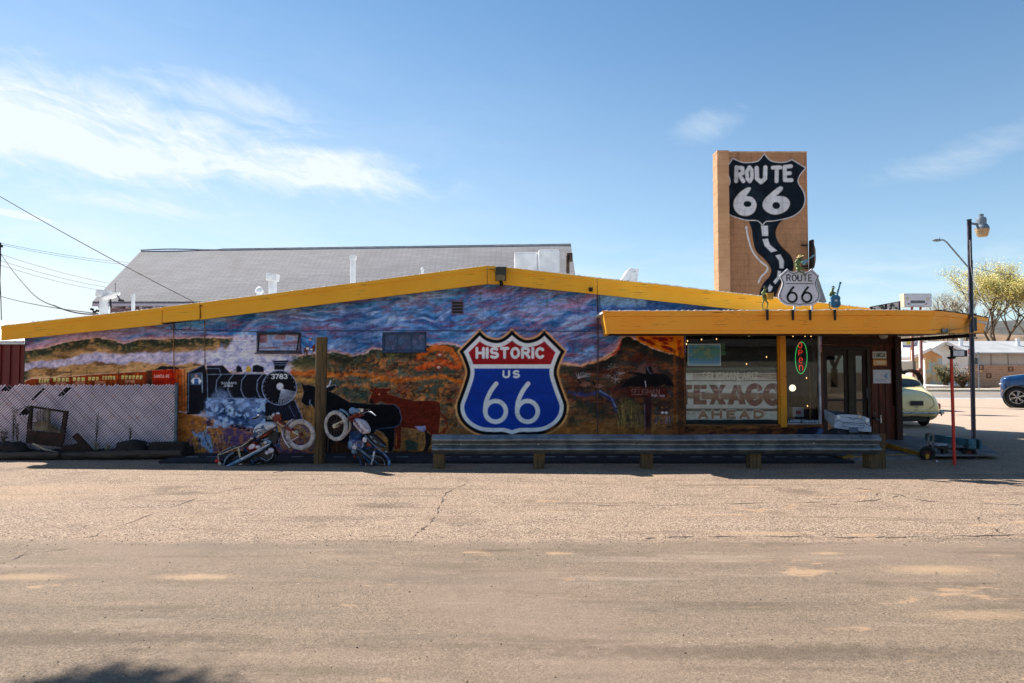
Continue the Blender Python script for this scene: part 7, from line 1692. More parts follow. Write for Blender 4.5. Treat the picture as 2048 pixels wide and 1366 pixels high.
def strip(m, pts, w_, t_=.008, curve=.02):
 """curved mudguard following pts, w_ wide across the wheel"""
 n = len(pts); vs = []; fs = []; K = 7
 ctr = sum((Vector(p) for p in pts), Vector()) / n
 for i, p in enumerate(pts):
  d = (Vector(pts[min(i + 1, n - 1)]) - Vector(pts[max(i - 1, 0)])).normalized(); nrm = Vector((d.z, 0, -d.x));
  if nrm.dot(Vector(p) - ctr) < 0: nrm = -nrm
  for k in range(K): u = (k / (K - 1) - .5) * 2; vs.append(Vector(p) + Vector((0, u * w_ / 2, 0)) - nrm * curve * u * u)
 for i in range(n - 1):
  for k in range(K - 1): fs.append((i * K + k, i * K + k + 1, (i + 1) * K + k + 1, (i + 1) * K + k))
 m.add(vs, fs)
def guard(mt, parent, pts, w_, nm='mudguard', curve=.02):
 o = bikepart(mt, parent, nm, lambda m: strip(m, pts, w_, curve=curve), 'all'); s_ = o.modifiers.new('t', 'SOLIDIFY'); s_.thickness = .008; return o
guard(WHB, mb1, arcpts(1672, 575, 345, 243, 208), .11); guard(WHB, mb1, arcpts(1672, 560, 350, 195, 128), .11)
bikepart(WHB, mb1, 'mudguard_stay', lambda m: [m.tube([B1(1400, 750, s * .05), B1(1665, 600, s * .07)], .007, 6) for s in (-1, 1)] + [m.tube([B1(1310, 400, -.06), B1(1345, 620, -.06), B1(1470, 830, -.05)], .010, 6)])
bikepart(RED, mb1, 'headlamp', lambda m: (m.ell(B1(1225, 235, -.02), (.075, .07, .08), nu=16, nv=10), m.tube([B1(1130, 250, 0), B1(1280, 330, 0)], .035, 10)))
bikepart(SIL, mb1, 'lamp_glass', lambda m: (m.ell(B1(1245, 165, -.045), (.034, .03, .026)), m.lathe([(.03, 0), (.034, .03), (.0, .035)], B1(1165, 205, -.05), (-.5, -.3, .8), 14)))
bikepart(CHR, mb1, 'handlebar', lambda m: (m.tube([B1(1180, 290, .0), B1(1100, 240, -.06), B1(1020, 200, -.2), B1(950, 215, -.28), B1(915, 230, -.34)], .011, 8), m.tube([B1(1180, 290, .0), B1(1120, 230, .08), B1(1060, 190, .25), B1(1000, 185, .32)], .011, 8), m.obox(B1(1110, 240, -.05), (.04, .03, .02), Matrix.Rotation(.5, 3, 'Y')), m.tube([B1(960, 170, -.26), B1(1030, 165, -.22)], .007, 5), m.ell(B1(965, 185, -.28), (.022, .02, .015)), m.tube([B1(1060, 270, -.1), B1(1150, 240, -.05)], .014, 6)))
bikepart(mat('grip', (36, 34, 34), rough=.8), mb1, 'grip', lambda m: (m.tube([B1(950, 215, -.28), B1(905, 235, -.40)], .017, 8), m.tube([B1(1010, 185, .30), B1(975, 190, .42)], .017, 8)))
TK = [(752, 500), (790, 430), (850, 370), (930, 335), (1040, 320), (1130, 325), (1200, 350), (1228, 395), (1170, 440), (1060, 495), (950, 570), (850, 650), (815, 630), (775, 575)]
tank = bikepart(SIL, mb1, 'tank', lambda m: bolster(m, chaikin([(B1(*p).x, B1(*p).z) for p in TK], 2, True), Y1, .12), 'all')
def tankdecal(m):
 yy = Y1 - .124
 def r_(pts, w_, y=yy): m.ribbon([(B1(a, b).x, B1(a, b).z) for a, b in pts], w_, y, y + .02)
 r_([(800, 470), (850, 480), (880, 440), (930, 450), (1000, 390)], .016); r_([(785, 545), (810, 590), (850, 605)], .012); r_([(820, 500), (810, 560), (840, 600)], .010)
 c_ = B1(975, 420, 0); m.ell((c_.x, yy + .004, c_.z), (.032, .004, .028), nu=12, nv=6)
 R_ = Matrix.Rotation(radians(31), 2)
 for s_ in strokes('ROUTE', 0, 0, .20, .052, .25): m.ribbon([tuple(Vector((B1(862, 590).x, B1(862, 590).z)) + R_ @ Vector(p)) for p in s_], .011, yy - .002, yy + .018)
bikepart(mat('decal_blue', (40, 84, 120), rough=.5), tank, 'decal', tankdecal, False)
bikepart(RED, mb1, 'tank_skirt', lambda m: bolster(m, chaikin([(B1(*p).x, B1(*p).z) for p in [(870, 650), (1000, 550), (1110, 490), (1150, 500), (1050, 590), (920, 665)]], 1, True), Y1, .10), 'all')
bikepart(BLU, mb1, 'frame', lambda m: (m.tube([B1(1190, 400, 0), B1(1205, 480), B1(1240, 700), B1(1285, 905)], [.014, .022, .015, .013], 8), m.tube([B1(1180, 430, 0), B1(860, 660, 0), B1(560, 800, 0)], .016, 8), m.tube([B1(1110, 740, 0), B1(1180, 760, 0), B1(1250, 830, 0)], .02, 8), m.tube([B1(860, 660, .03), B1(890, 900, .03), B1(950, 1000, .02)], .015, 8),
 m.tube([B1(550, 1180, -.05), B1(615, 1245, -.06), B1(900, 1000, -.05)], .013, 7), m.tube([B1(730, 1045, -.06), B1(860, 1240, -.10)], .011, 7), m.tube([B1(620, 1110, .05), B1(930, 990, .05)], .013, 7), m.tube([B1(560, 860, .0), B1(660, 905, .0)], .03, 8)))
bikepart(BKE, mb1, 'engine', lambda m: (m.obox(B1(1065, 960, 0), (.115, .09, .10), Matrix.Rotation(-.55, 3, 'Y')), m.lathe([(.09, -.11), (.095, -.08), (.095, .08), (.09, .11)], B1(1060, 980, 0), (0, 1, 0), 20), [m.obox(B1(1010 + k * 14, 700 + k * 22, 0), (.062, .07, .006), Matrix.Rotation(.55, 3, 'Y')) for k in range(6)]))
bikepart(BKE, mb1, 'gearbox', lambda m: (m.obox(B1(900, 960, .01), (.15, .07, .07), Matrix.Rotation(-.5, 3, 'Y')), m.obox(B1(1120, 620, .02), (.10, .05, .10), Matrix.Rotation(.3, 3, 'Y')), m.obox(B1(700, 1010, .03), (.13, .04, .05), Matrix.Rotation(-.5, 3, 'Y')), m.tube([B1(820, 720, .04), B1(1060, 590, .04)], .045, 8), m.ell(B1(960, 860, -.06), (.06, .03, .05))))
bikepart(CHR, mb1, 'chrome_trim', lambda m: (m.tube([B1(930, 1010, -.115), B1(1060, 1075, -.115), B1(1150, 1020, -.115), B1(1185, 930, -.115)], .007, 6), m.ring(B1(1060, 960, -.10), .075, .006, (0, 1, 0), 20, 5), m.tube([B1(940, 680, -.08), B1(1080, 640, -.08)], .009, 6), m.tube([B1(860, 1130, -.10), B1(960, 1090, -.14)], .010, 6), m.obox(B1(540, 1140, -.09), (.03, .01, .012))))
bikepart(WHB, mb1, 'engine_cover', lambda m: (m.ell(B1(1130, 875, -.10), (.052, .03, .048)), m.ell(B1(1055, 920, -.10), (.038, .025, .034)), m.ell(B1(1010, 725, -.075), (.032, .02, .03))))
bikepart(LBL, mb1, 'cylinder_head', lambda m: m.obox(B1(1040, 715, 0), (.06, .07, .045), Matrix.Rotation(.5, 3, 'Y')), True, .008)
bikepart(RED, mb1, 'side_cover', lambda m: (bolster(m, chaikin([(B1(*p).x, B1(*p).z) for p in [(650, 885), (640, 830), (700, 740), (780, 690), (860, 760), (885, 830), (790, 890), (700, 905)]], 2, True), Y1 - .03, .07), m.beam(B1(720, 500, -.0), B1(760, 600, 0), .05, .02)), 'all')
bikepart(WHB, mb1, 'number_plate', lambda m: (m.prism(chaikin([(B1(*p).x, B1(*p).z) for p in [(685, 840), (735, 745), (820, 750), (828, 790), (770, 850)]], 2, True), Y1 - .106, Y1 - .095), m.ell(B1(870, 810, -.08), (.05, .02, .03))))
bikepart(mat('bike_seat', (70, 60, 54), (44, 38, 34), 8, .7), mb1, 'seat', lambda m: m.prism(chaikin([(B1(*p).x, B1(*p).z) for p in [(120, 935), (330, 820), (560, 775), (740, 640), (800, 640), (700, 740), (590, 810), (340, 870), (200, 945)]], 1, True), Y1 - .10, Y1 + .10), True, .015)
bikepart(IVO, mb1, 'seat_trim', lambda m: m.tube([B1(110, 945, -.105), B1(160, 950, -.105), B1(340, 872, -.105), B1(430, 830, -.105), B1(560, 795, -.105), B1(640, 740, -.105), B1(760, 645, -.105)], .008, 6))
bikepart(CHR, mb1, 'luggage_rack', lambda m: (m.tube([B1(130, 930, -.09), B1(330, 820, -.09), B1(400, 830, -.09)], .007, 6), m.tube([B1(130, 930, .09), B1(330, 820, .09), B1(400, 830, .09)], .007, 6), m.tube([B1(230, 876, -.09), B1(230, 876, .09)], .006, 5), m.tube([B1(320, 828, -.09), B1(320, 828, .09)], .006, 5), m.ell(B1(760, 640, -.1), (.03, .02, .03))))
bikepart(LBL, mb1, 'exhaust', lambda m: (m.tube([B1(1120, 755, -.12), B1(900, 880, -.125), B1(560, 1050, -.125), B1(420, 1120, -.125), B1(235, 1215, -.125)], [.016, .024, .030, .030, .022], 12)))
bikepart(SIL, mb1, 'heat_shield', lambda m: (m.beam(B1(1110, 745, -.145), B1(580, 1025, -.152), .012, .018), m.obox(B1(600, 1020, -.15), (.03, .01, .016), Matrix.Rotation(-.5, 3, 'Y')), m.ell(B1(250, 1205, -.13), (.028, .026, .026))))
bikepart(IVO, mb1, 'shock_absorber', lambda m: [(m.tube([B1(500, 820, s * .10), B1(535, 1010, s * .10)], .010, 7), m.tube([B1(505, 850, s * .10), B1(528, 970, s * .10)], .018, 8)) for s in (-1, 1)])
guard(LBL, mb1, arcpts(480, 1195, 305, 185, 252), .12, 'rear_mudguard', .03)
bikepart(mat('tail_red', (190, 30, 20), rough=.3), mb1, 'tail_lamp', lambda m: m.obox(B1(55, 1085, 0), (.035, .04, .03), Matrix.Rotation(.5, 3, 'Y')), True, .008)
bikepart(IVO, mb1, 'indicator', lambda m: (m.ell(B1(128, 1135, -.08), (.028, .02, .035)), m.tube([B1(60, 1000, 0), B1(75, 1060, -.02), B1(128, 1120, -.08)], .006, 5)))
bikepart(CHR, mb1, 'tail_bracket', lambda m: m.tube([B1(130, 940, 0), B1(60, 960, 0), B1(80, 1080, 0)], .007, 5))
bikepart(BKE, mb1, 'cables', lambda m: [m.tube(cr([B1(*p) for p in L], 5), .004, 5) for L in ([(1110, 250, -.06), (1180, 300, -.1), (1320, 420, -.1), (1400, 560, -.08)], [(1150, 1000, -.1), (1180, 950, -.1), (1150, 900, -.1)], [(1030, 1080, -.1), (1120, 1040, -.1), (1180, 960, -.1)], [(1080, 550, -.03), (1180, 600, -.03)], [(1290, 715, 0), (1330, 700, 0)])])
# second motorcycle, steeper, right of the post
Y2_ = 11.78
def B2(a, b, dy=0.0): v = P(640 + a / 9.757, 810 + b / 9.757, Y2_); return Vector((v.x, Y2_ + dy, v.z))
mb2 = thing('motorcycle', B2(1000, 1180), 'mostly blue old motorcycle rearing up right of the timber post, its front wheel turned', 'motorcycle', 'old motorcycles propped against the timber post')
mb2.location.z = 0
wheel(mb2, B2(322, 402, -.03), 288 * pxm, (.56, 1, .05), RUBW, BKE, IVO)
rw = wheel(mb2, B2(1075, 1175, 0), 262 * pxm, (-.15, 1, 0), RUBB, SIL, BKE)
bikepart(IVO, mb2, 'fork', lambda m: (m.tube([B2(275, 395, -.10), B2(480, 295, -.09)], .013, 8), m.tube([B2(465, 300, -.09), B2(565, 260, -.08)], .028, 10), m.tube([B2(330, 405, .07), B2(520, 300, .06)], .013, 8)))
bikepart(RED, mb2, 'fork_stanchion', lambda m: (m.tube([B2(560, 262, -.08), B2(760, 150, -.05)], .018, 8), m.tube([B2(560, 300, .06), B2(780, 190, .06)], .018, 8), m.tube([B2(600, 310, 0), B2(730, 210, 0), B2(850, 170, 0)], .035, 8)))
guard(LBL, mb2, [B2(400, 75, -.02), B2(460, 95, -.02), B2(520, 135, -.01), B2(560, 180), B2(585, 220)], .11); guard(IVO, mb2, [B2(590, 300, 0), B2(608, 380, 0), B2(600, 460, 0), B2(565, 540, -.01), B2(515, 600, -.02)], .10)
bikepart(LBL, mb2, 'headlamp', lambda m: (m.ell(B2(645, 112, -.04), (.062, .055, .062), nu=16, nv=10), m.ell(B2(730, 115, -.02), (.05, .05, .045)), m.lathe([(.03, 0), (.036, .02), (0, .024)], B2(640, 112, -.085), (-.2, -1, 0), 14)))
bikepart(CHR, mb2, 'handlebar', lambda m: (m.tube([B2(760, 150, 0), B2(870, 165, -.08), B2(960, 112, -.18), B2(1060, 120, -.26), B2(1165, 182, -.34)], .011, 8), m.tube([B2(760, 150, 0), B2(800, 110, .1), B2(870, 100, .25), B2(900, 120, .35)], .011, 8), m.tube([B2(770, 60, -.02), B2(765, 170, -.02)], .018, 8), m.obox(B2(820, 100, -.02), (.03, .03, .03)), m.tube([B2(990, 95, -.2), B2(1050, 150, -.24)], .008, 5)))
TK2 = [(650, 330), (690, 265), (740, 250), (830, 280), (890, 310), (950, 390), (990, 480), (985, 545), (920, 555), (870, 575), (800, 520), (720, 440), (665, 380)]
tk2 = bikepart(WHB, mb2, 'tank', lambda m: bolster(m, chaikin([(B2(*p).x, B2(*p).z) for p in TK2], 2, True), Y2_ - .01, .12), 'all')
def dec2(m):
 yy = Y2_ - .134; R_ = Matrix.Rotation(radians(-50), 2)
 for s_ in strokes('ROUTE', 0, 0, .19, .036, .3): m.ribbon([tuple(Vector((B2(722, 360).x, B2(722, 360).z)) + R_ @ Vector(p)) for p in s_], .009, yy - .002, yy + .03)
 for s_ in ([(.02 * k, .0), (.02 * k + .012, .022)] for k in range(8)): m.ribbon([tuple(Vector((B2(828, 330).x, B2(828, 330).z)) + R_ @ Vector(p)) for p in s_], .007, yy + .004, yy + .04)
 c_ = B2(715, 308); m.ell((c_.x, yy + .010, c_.z), (.022, .012, .026), nu=12, nv=6)
bikepart(mat('decal_violet', (92, 62, 96), rough=.5), tk2, 'decal', dec2, False)
bikepart(BLU, mb2, 'frame', lambda m: (m.tube([B2(645, 390, 0), B2(615, 520, 0), B2(590, 690, 0), B2(640, 860, 0), B2(730, 930, 0)], [.018, .022, .026, .03, .026], 8), m.tube([B2(700, 330, 0), B2(880, 600, 0), B2(1010, 800, 0)], .018, 8), m.tube([B2(860, 600, .02), B2(850, 850, .02)], .02, 8), m.tube([B2(860, 860, -.06), B2(1000, 820, -.07), B2(1120, 825, -.06)], .014, 7), m.tube([B2(870, 980, -.06), B2(960, 1090, -.07), B2(1020, 1150, -.07)], .018, 8), m.tube([B2(780, 880, -.07), B2(1015, 1130, -.08)], .014, 7), m.tube([B2(760, 1000, -.04), B2(830, 1160, -.06)], .014, 7)))
bikepart(BLU, mb2, 'engine', lambda m: (m.obox(B2(720, 760, 0), (.13, .10, .085), Matrix.Rotation(.15, 3, 'Y')), [m.obox(B2(720 - k * 2, 540 + k * 22, 0), (.10, .085, .007), Matrix.Rotation(.05, 3, 'Y')) for k in range(6)], m.lathe([(.085, -.12), (.09, -.1), (.09, .1), (.08, .12)], B2(800, 760, 0), (0, 1, 0), 18), m.obox(B2(740, 620, 0), (.07, .06, .10))), True, .012)
bikepart(BKE, mb2, 'gearbox', lambda m: (m.obox(B2(860, 980, .02), (.13, .06, .07), Matrix.Rotation(.7, 3, 'Y')), m.obox(B2(700, 560, .03), (.11, .05, .10)), m.obox(B2(900, 880, .0), (.10, .05, .07), Matrix.Rotation(.6, 3, 'Y')), m.obox(B2(980, 760, .03), (.09, .05, .06), Matrix.Rotation(.6, 3, 'Y'))))
bikepart(CHR, mb2, 'chrome_trim', lambda m: (m.tube([B2(870, 870, -.12), B2(1000, 960, -.12), B2(1100, 1000, -.12)], .006, 6), m.ring(B2(800, 760, -.12), .06, .006, (0, 1, 0), 18, 5), m.tube([B2(590, 600, -.06), B2(640, 690, -.08)], .008, 6), m.tube([B2(1140, 850, -.1), B2(1240, 900, -.1), B2(1330, 1010, -.09)], .006, 6)))
bikepart(LBL, mb2, 'crankcase', lambda m: (m.ell(B2(620, 760, -.04), (.055, .08, .10)), m.ell(B2(690, 900, -.03), (.06, .07, .05))))
bikepart(WHB, mb2, 'star_emblem', lambda m: m.prism([(B2(*p).x, B2(*p).z) for p in [(650, 790), (690, 780), (700, 730), (725, 775), (765, 790), (735, 815), (740, 860), (700, 835), (665, 845), (675, 810)]], Y2_ - .145, Y2_ - .125), False)
bikepart(mat('bike_black_seat', (18, 18, 20), (30, 30, 32), 8, .5), mb2, 'seat', lambda m: m.prism(chaikin([(B2(*p).x, B2(*p).z) for p in [(960, 560), (1060, 570), (1180, 670), (1300, 800), (1210, 840), (1130, 800), (1020, 680), (940, 600)]], 2, True), Y2_ - .11, Y2_ + .11), True, .02)
bikepart(LBL, mb2, 'seat_trim', lambda m: (m.tube([B2(915, 585, -.115), B2(1010, 700, -.115), B2(1120, 805, -.115), B2(1210, 838, -.115)], .007, 6), m.beam(B2(1010, 600, -.113), B2(1040, 635, -.113), .004, .02), m.beam(B2(1070, 670, -.113), B2(1130, 720, -.113), .004, .02), m.tube([B2(1190, 740, -.11), B2(1310, 805, -.11)], .006, 5)))
bikepart(WHB, mb2, 'number_plate', lambda m: m.prism([(B2(900 + 42 * cos(t), 663 + 52 * sin(t)).x, B2(900 + 42 * cos(t), 663 + 52 * sin(t)).z) for t in np.linspace(0, 2 * pi, 20)[:-1]], Y2_ - .12, Y2_ - .11))
bikepart(RED, mb2, 'side_cover', lambda m: (m.prism([(B2(*p).x, B2(*p).z) for p in [(930, 700), (970, 695), (1040, 780), (1000, 800), (920, 790)]], Y2_ - .09, Y2_ + .05), m.ell(B2(700, 1000, -.06), (.03, .03, .03)), m.ell(B2(360, 410, .04), (.03, .02, .05))))
bikepart(mat('pipe_steel', (120, 130, 144), (70, 84, 104), 9, .4, metal=.6), mb2, 'exhaust', lambda m: (m.tube([B2(740, 820, -.12), B2(820, 860, -.13), B2(1040, 1025, -.13)], [.020, .026, .03], 10), m.tube([B2(1085, 1060, -.12), B2(1190, 1160, -.13)], .014, 8)))
bikepart(SIL, mb2, 'shock_absorber', lambda m: (m.tube([B2(1090, 880, -.11), B2(1065, 1030, -.11), B2(1020, 1150, -.11)], .012, 8), m.tube([B2(1085, 900, -.11), B2(1045, 1080, -.11)], .020, 8)))
guard(BLU, mb2, arcpts(1075, 1175, 300, -112, -2, 16, B2), .13, 'rear_mudguard', .03)
bikepart(LBL, mb2, 'tail_lamp', lambda m: (m.ell(B2(1360, 1130, -.05), (.03, .03, .06)), m.ell(B2(1300, 905, -.06), (.02, .02, .02))))
bikepart(BKE, mb2, 'cables', lambda m: [m.tube(cr([B2(*p) for p in L], 5), .004, 5) for L in ([(880, 160, -.08), (1000, 110, -.1), (1100, 160, -.1)], [(530, 790, -.08), (560, 800, -.08), (620, 850, -.06)], [(430, 490, 0), (500, 420, 0), (560, 330, 0)])])
# slatted fence with its corner post
random.seed(31)
YF = 12.93; fence = thing('slat_fence', P(150, 905, YF), 'chain link fence woven with diagonal pinkish white slats left of the mural', 'fence')
q = MB(); h_ = P(0, 770, YF).z; xr2 = P(350, 800, YF).x; xl2 = P(-70, 800, YF).x; step = .0535; cnt = int((xr2 - xl2 + h_) / step); wsl = .031 / sqrt(2)
gaps = {}
def slat_x(px, py): v = P(px, py, YF); return v.x - v.z          # the slats rise to the right at 45 degrees
def slat_k(px, py): return int(round((slat_x(px, py) - (xl2 - h_)) / step))
for px0, py0, px1, py1 in ((72, 800, 90, 777), (119, 792, 131, 775), (48, 830, 60, 813), (3, 782, 20, 772)):
 for d_ in (-1, 0, 1) if px0 != 119 else (0, 1): gaps[slat_k((px0 + px1) / 2, (py0 + py1) / 2) + d_] = (P(px0, py0, YF).z, P(px1, py1, YF).z)
for k in range(cnt):
 x0 = xl2 - h_ + k * step; za, zb_ = -0.0, h_
 if x0 < xl2: za = xl2 - x0
 if x0 + zb_ > xr2: zb_ = xr2 - x0
 if zb_ - za < .03: continue
 segs = [(za, zb_)]
 if k in gaps: g0, g1 = gaps[k]; segs = [(za, max(za, g0)), (min(zb_, g1), zb_)]
 for s0, s1 in segs:
  if s1 - s0 < .03: continue
  top = .012 * random.uniform(-1, 1.6) if s1 == h_ else 0; yy = YF + random.uniform(-.003, .003)
  a = Vector((x0 + s0, yy, s0)); b = Vector((x0 + s1 + top, yy, s1 + top)); q.beam(a, b, .006, .0240)
q.build('slat_panel', mat('pink_white_slat', (232, 216, 226), (204, 190, 206), 2.2, .7, c3=(226, 196, 198)), fence)
q = MB(); nd = 0; d_ = .165; k = 0
x0 = xl2
while x0 < xr2 + h_:
 pair = (0, .085) if k % 3 != 2 else (0,)
 for o_ in pair:
  xs0 = x0 + o_; za = 0; zt2 = h_; xa_, xb_ = xs0, xs0 - h_
  if xa_ > xr2: za = xa_ - xr2; xa_ = xr2
  if xb_ < xl2: zt2 = xs0 - xl2; xb_ = xl2
  if zt2 > za: q.tube([(xa_, YF - .010, za), (xb_, YF - .010, zt2)], .006, 4)
 x0 += .30; k += 1
q.build('mesh_wire', mat('fence_wire', (176, 158, 166), (140, 124, 134), 4, .6), fence)
q = MB(); q.box(xl2, YF + .05, 0, xr2, YF + .06, h_ - .03); q.build('gap_shade_sheet', mat('fence_dark', (24, 24, 30), rough=.95), fence)  # dark sheet added behind the slats, its colour standing for shade in the gaps
q = MB(); xp = P(353, 820, YF).x; q.tube([(xp, YF - .01, 0), (xp, YF - .01, h_ + .02)], .030, 12); q.ell((xp, YF - .01, h_ + .02), (.034, .034, .025)); fpst = q.build('fence_post', mat('post_zinc', (96, 116, 128), (76, 92, 104), 7, .5, metal=.4), fence, smooth=True)
q = MB()
for z in (.18, .52, .85, 1.22): q.ring((xp, YF - .01, z), .033, .005, (0, 0, 1), 16, 6); q.box(xp - .07, YF - .03, z - .008, xp - .03, YF - .024, z + .008)
q.build('tension_band', GALV, fpst)
# junk bed before the fence
random.seed(41)
RUST = mat('dark_rust', (44, 25, 18), (26, 16, 12), 5, .85, bump=.4, bscale=24, c3=(70, 40, 26)); ROCK = mat('dark_rock', (40, 34, 32), (24, 21, 20), 3, .9, bump=.7, bscale=7, bdist=.03); LOG = mat('old_log', (84, 72, 62), (44, 36, 30), 2, .9, stretch=(.5, 6, 6), bump=.8, bscale=10, bdist=.02, c3=(50, 42, 36))
ZJ = zm(0, 760, 5.2513)
def J(a, b, Y): x, y = ZJ((a, b))[0]; return P(x, y, Y)
YJ = 12.74
soil = MB(); vs = []; fs = []; n = 60
for i in range(n + 1):
 x = P(-90, 900, 12.6).x + (P(372, 900, 12.6).x - P(-90, 900, 12.6).x) * i / n
 for j, (y, z) in enumerate(((12.55, .0), (12.62, .10), (12.75, .15), (12.88, .14), (12.95, .02))): vs.append((x, y + random.uniform(-.02, .02), max(0, z + random.uniform(-.03, .03)) if 0 < j < 4 else 0))
for i in range(n):
 for j in range(4): fs.append((i * 5 + j, (i + 1) * 5 + j, (i + 1) * 5 + j + 1, i * 5 + j + 1))
soil.add(vs, fs); structure(soil.build('soil', mat('dark_soil', (40, 31, 26), (24, 19, 16), 5, .95, bump=.6, bscale=12), smooth='all'))
def rlog(a, b, r, Y, label, r1=None):
 mb = MB(); n = 14; pts = []; rs = []
 for i in range(n + 1): k = i / n; v = Vector(a).lerp(Vector(b), k); pts.append(v + Vector((0, random.uniform(-.012, .012), random.uniform(-.008, .008)))); rs.append((r + ((r1 or r) - r) * k) * random.uniform(.9, 1.08) * (.75 if i in (0, n) else 1))
 mb.tube(pts, rs, 12); o = mb.build('log', LOG, smooth=True); tag(o, label, 'log', 'old logs edging the junk bed'); return o
rlog(Vector((P(-60, 910, 12.5).x, 12.5, .075)), Vector((P(121, 912, 12.5).x, 12.48, .07)), .072, 12.5, 'left dark weathered log at the foot of the fence'); rlog(Vector((P(124, 912, 12.5).x, 12.52, .07)), Vector((P(360, 905, 12.5).x, 12.55, .10)), .07, 12.5, 'longer grey weathered log reaching to the fence post', .078)
fr_ = thing('rusty_cabinet', J(480, 700, YJ), 'rusty metal cabinet frame with an open top half leaning before the slat fence', 'cabinet'); fr_.location.z = .1
q = MB(); O = [(330, 268), (718, 328), (668, 700), (283, 650)]; I = [(352, 292), (682, 340), (648, 560), (340, 520)]
Ov = [J(*p, YJ - .02 * i_) for i_, p in enumerate(O)]; Iv = [J(*p, YJ) for p in I]
def panel(mb, pts, y0, y1): mb.prism([(v.x, v.z) for v in pts], y0, y1)
panel(q, [Ov[0], Ov[1], Iv[1], Iv[0]], YJ - .05, YJ); panel(q, [Ov[1], J(690, 560, YJ), Iv[2], Iv[1]], YJ - .05, YJ); panel(q, [Ov[0], Iv[0], Iv[3], J(296, 520, YJ)], YJ - .05, YJ)
q.build('frame', RUST, fr_, bevel=.004); q = MB(); panel(q, [J(296, 524, YJ), J(690, 566, YJ), J(665, 705, YJ), J(283, 660, YJ)], YJ - .035, YJ - .01); q.build('lower_panel', RUST, fr_)
q = MB(); panel(q, [J(352, 440, YJ), J(520, 420, YJ), J(560, 500, YJ), J(648, 540, YJ), J(648, 565, YJ), J(352, 522, YJ)], YJ - .006, YJ + .01); q.tube([J(500, 290, YJ - .06), J(502, 520, YJ - .06)], [.022, .018], 7); q.tube([J(525, 320, YJ), J(515, 400, YJ), J(540, 500, YJ)], .02, 6); q.build('torn_sheet', mat('grey_driftwood', (126, 116, 100), (74, 64, 54), 6, .9), fr_)
cable([J(150, 330, YJ), J(290, 272, YJ), J(345, 272, YJ)], .006, 'short dark cord running from a weed to the rusty frame', 0)
def rock(a, b, r, label, Y=12.68, seed=1):
 random.seed(seed); mb = MB(); c_ = J(a, b, Y); mb.ell((c_.x, Y, c_.z), r, nu=20, nv=14, jit=.05); q1 = np.array(mb.v); dn_ = fbm(q1[:, 0] * 1.0, q1[:, 2] + q1[:, 1] * 2, .13, .09, 4, seed); mb.v = [tuple(Vector((c_.x, Y, c_.z)) + (Vector(v) - Vector((c_.x, Y, c_.z))) * (.62 + .75 * float(k))) for v, k in zip(mb.v, dn_)]; o = mb.build('rock', ROCK, smooth='all'); tag(o, label, 'rock', 'dark rocks in the junk bed')
rock(130, 745, (.26, .16, .17), 'wide dark rock mound at the left end of the junk bed', seed=3); rock(1390, 735, (.31, .16, .19), 'tall dark rock mound with a weed on top near the middle of the fence', seed=4); rock(20, 740, (.18, .14, .13), 'dark rock cut off by the left edge', seed=6)
q = MB(); panel(q, [J(765, 590, 12.7), J(825, 555, 12.7), J(1000, 750, 12.7), J(880, 760, 12.7), J(820, 650, 12.7)], 12.66, 12.70); panel(q, [J(640, 690, 12.69), J(850, 660, 12.69), J(900, 760, 12.69), J(640, 765, 12.69)], 12.705, 12.74); o = q.build('bent_sheet', RUST, bevel=.004); tag(o, 'bent dark metal sheets right of the rusty frame', 'scrap metal')
q = MB(); a = J(1592, 748, 12.7); b = J(1965, 652, 12.7); q.box(a.x, 12.58, a.z - .08, b.x, 12.80, b.z); o = q.build('planter_box', mat('box_black', (30, 26, 26), (44, 36, 32), 5, .9, bump=.3), bevel=.012); tag(o, 'long dark box lying by the fence post', 'box')
q = MB(); a = J(1880, 700, 12.7); b = J(1985, 830, 12.7); q.box(a.x, 12.7, 0, b.x, 12.9, a.z); o = q.build('dark_block', mat('box_black', (0, 0, 0)), bevel=.02); tag(o, 'dark block wedged between the long box and the mural', 'block')
q = MB(); q.tube([J(345, 668, 12.6), J(400, 690, 12.58), J(470, 730, 12.56), J(605, 760, 12.56)], [.014, .02, .018, .008], 7); o = q.build('branch', mat('pale_branch', (170, 158, 138), (130, 116, 96), 5, .9)); tag(o, 'pale bleached branch lying before the rusty frame', 'branch')
def weed(px, base, top, Y, n, label, c, spread=.12, nm='weed'):
 random.seed(int(px)); t_ = thing(nm, J(px, base, Y), label, 'weed', 'dry weeds along the fence'); st = MB(); lf = MB(); H = J(px, top, Y).z - J(px, base, Y).z; b0 = J(px, base, Y)
 for k in range(3):
  p1 = b0 + Vector((random.uniform(-1, 1) * spread * .3, random.uniform(-.03, .03), H * random.uniform(.75, 1))); st.tube([b0, b0.lerp(p1, .5) + Vector((random.uniform(-.02, .02), 0, 0)), p1], [.007, .005, .003], 5)
  for j in range(n):
   c_ = b0.lerp(p1, random.uniform(.1, 1)); d = Vector((random.uniform(-1, 1), random.uniform(-.6, .6), random.uniform(-.2, 1))).normalized() * random.uniform(.02, spread * .5); s = Vector((random.uniform(-1, 1), 0, random.uniform(-1, 1))) * .008; lf.add([c_, c_ + d * .5 + s, c_ + d, c_ + d * .5 - s], [(0, 1, 2, 3)])
 st.build('stem', mat('weed_stem', (86, 74, 54), (60, 52, 40), 8, .9), t_); lf.build('leaves', c, t_)
WD = mat('weed_dark', (64, 60, 50), (44, 42, 36), 8, .9); WP_ = mat('weed_pale', (150, 142, 120), (116, 106, 86), 8, .9)
weed(135, 640, 255, 12.72, 46, 'tall dark spiky weed left of the rusty frame', WD); weed(180, 640, 430, 12.70, 26, 'shorter dark weed close beside the tall one', WD); weed(35, 660, 530, 12.7, 40, 'low bushy dark weed at the left edge', WD, .2)
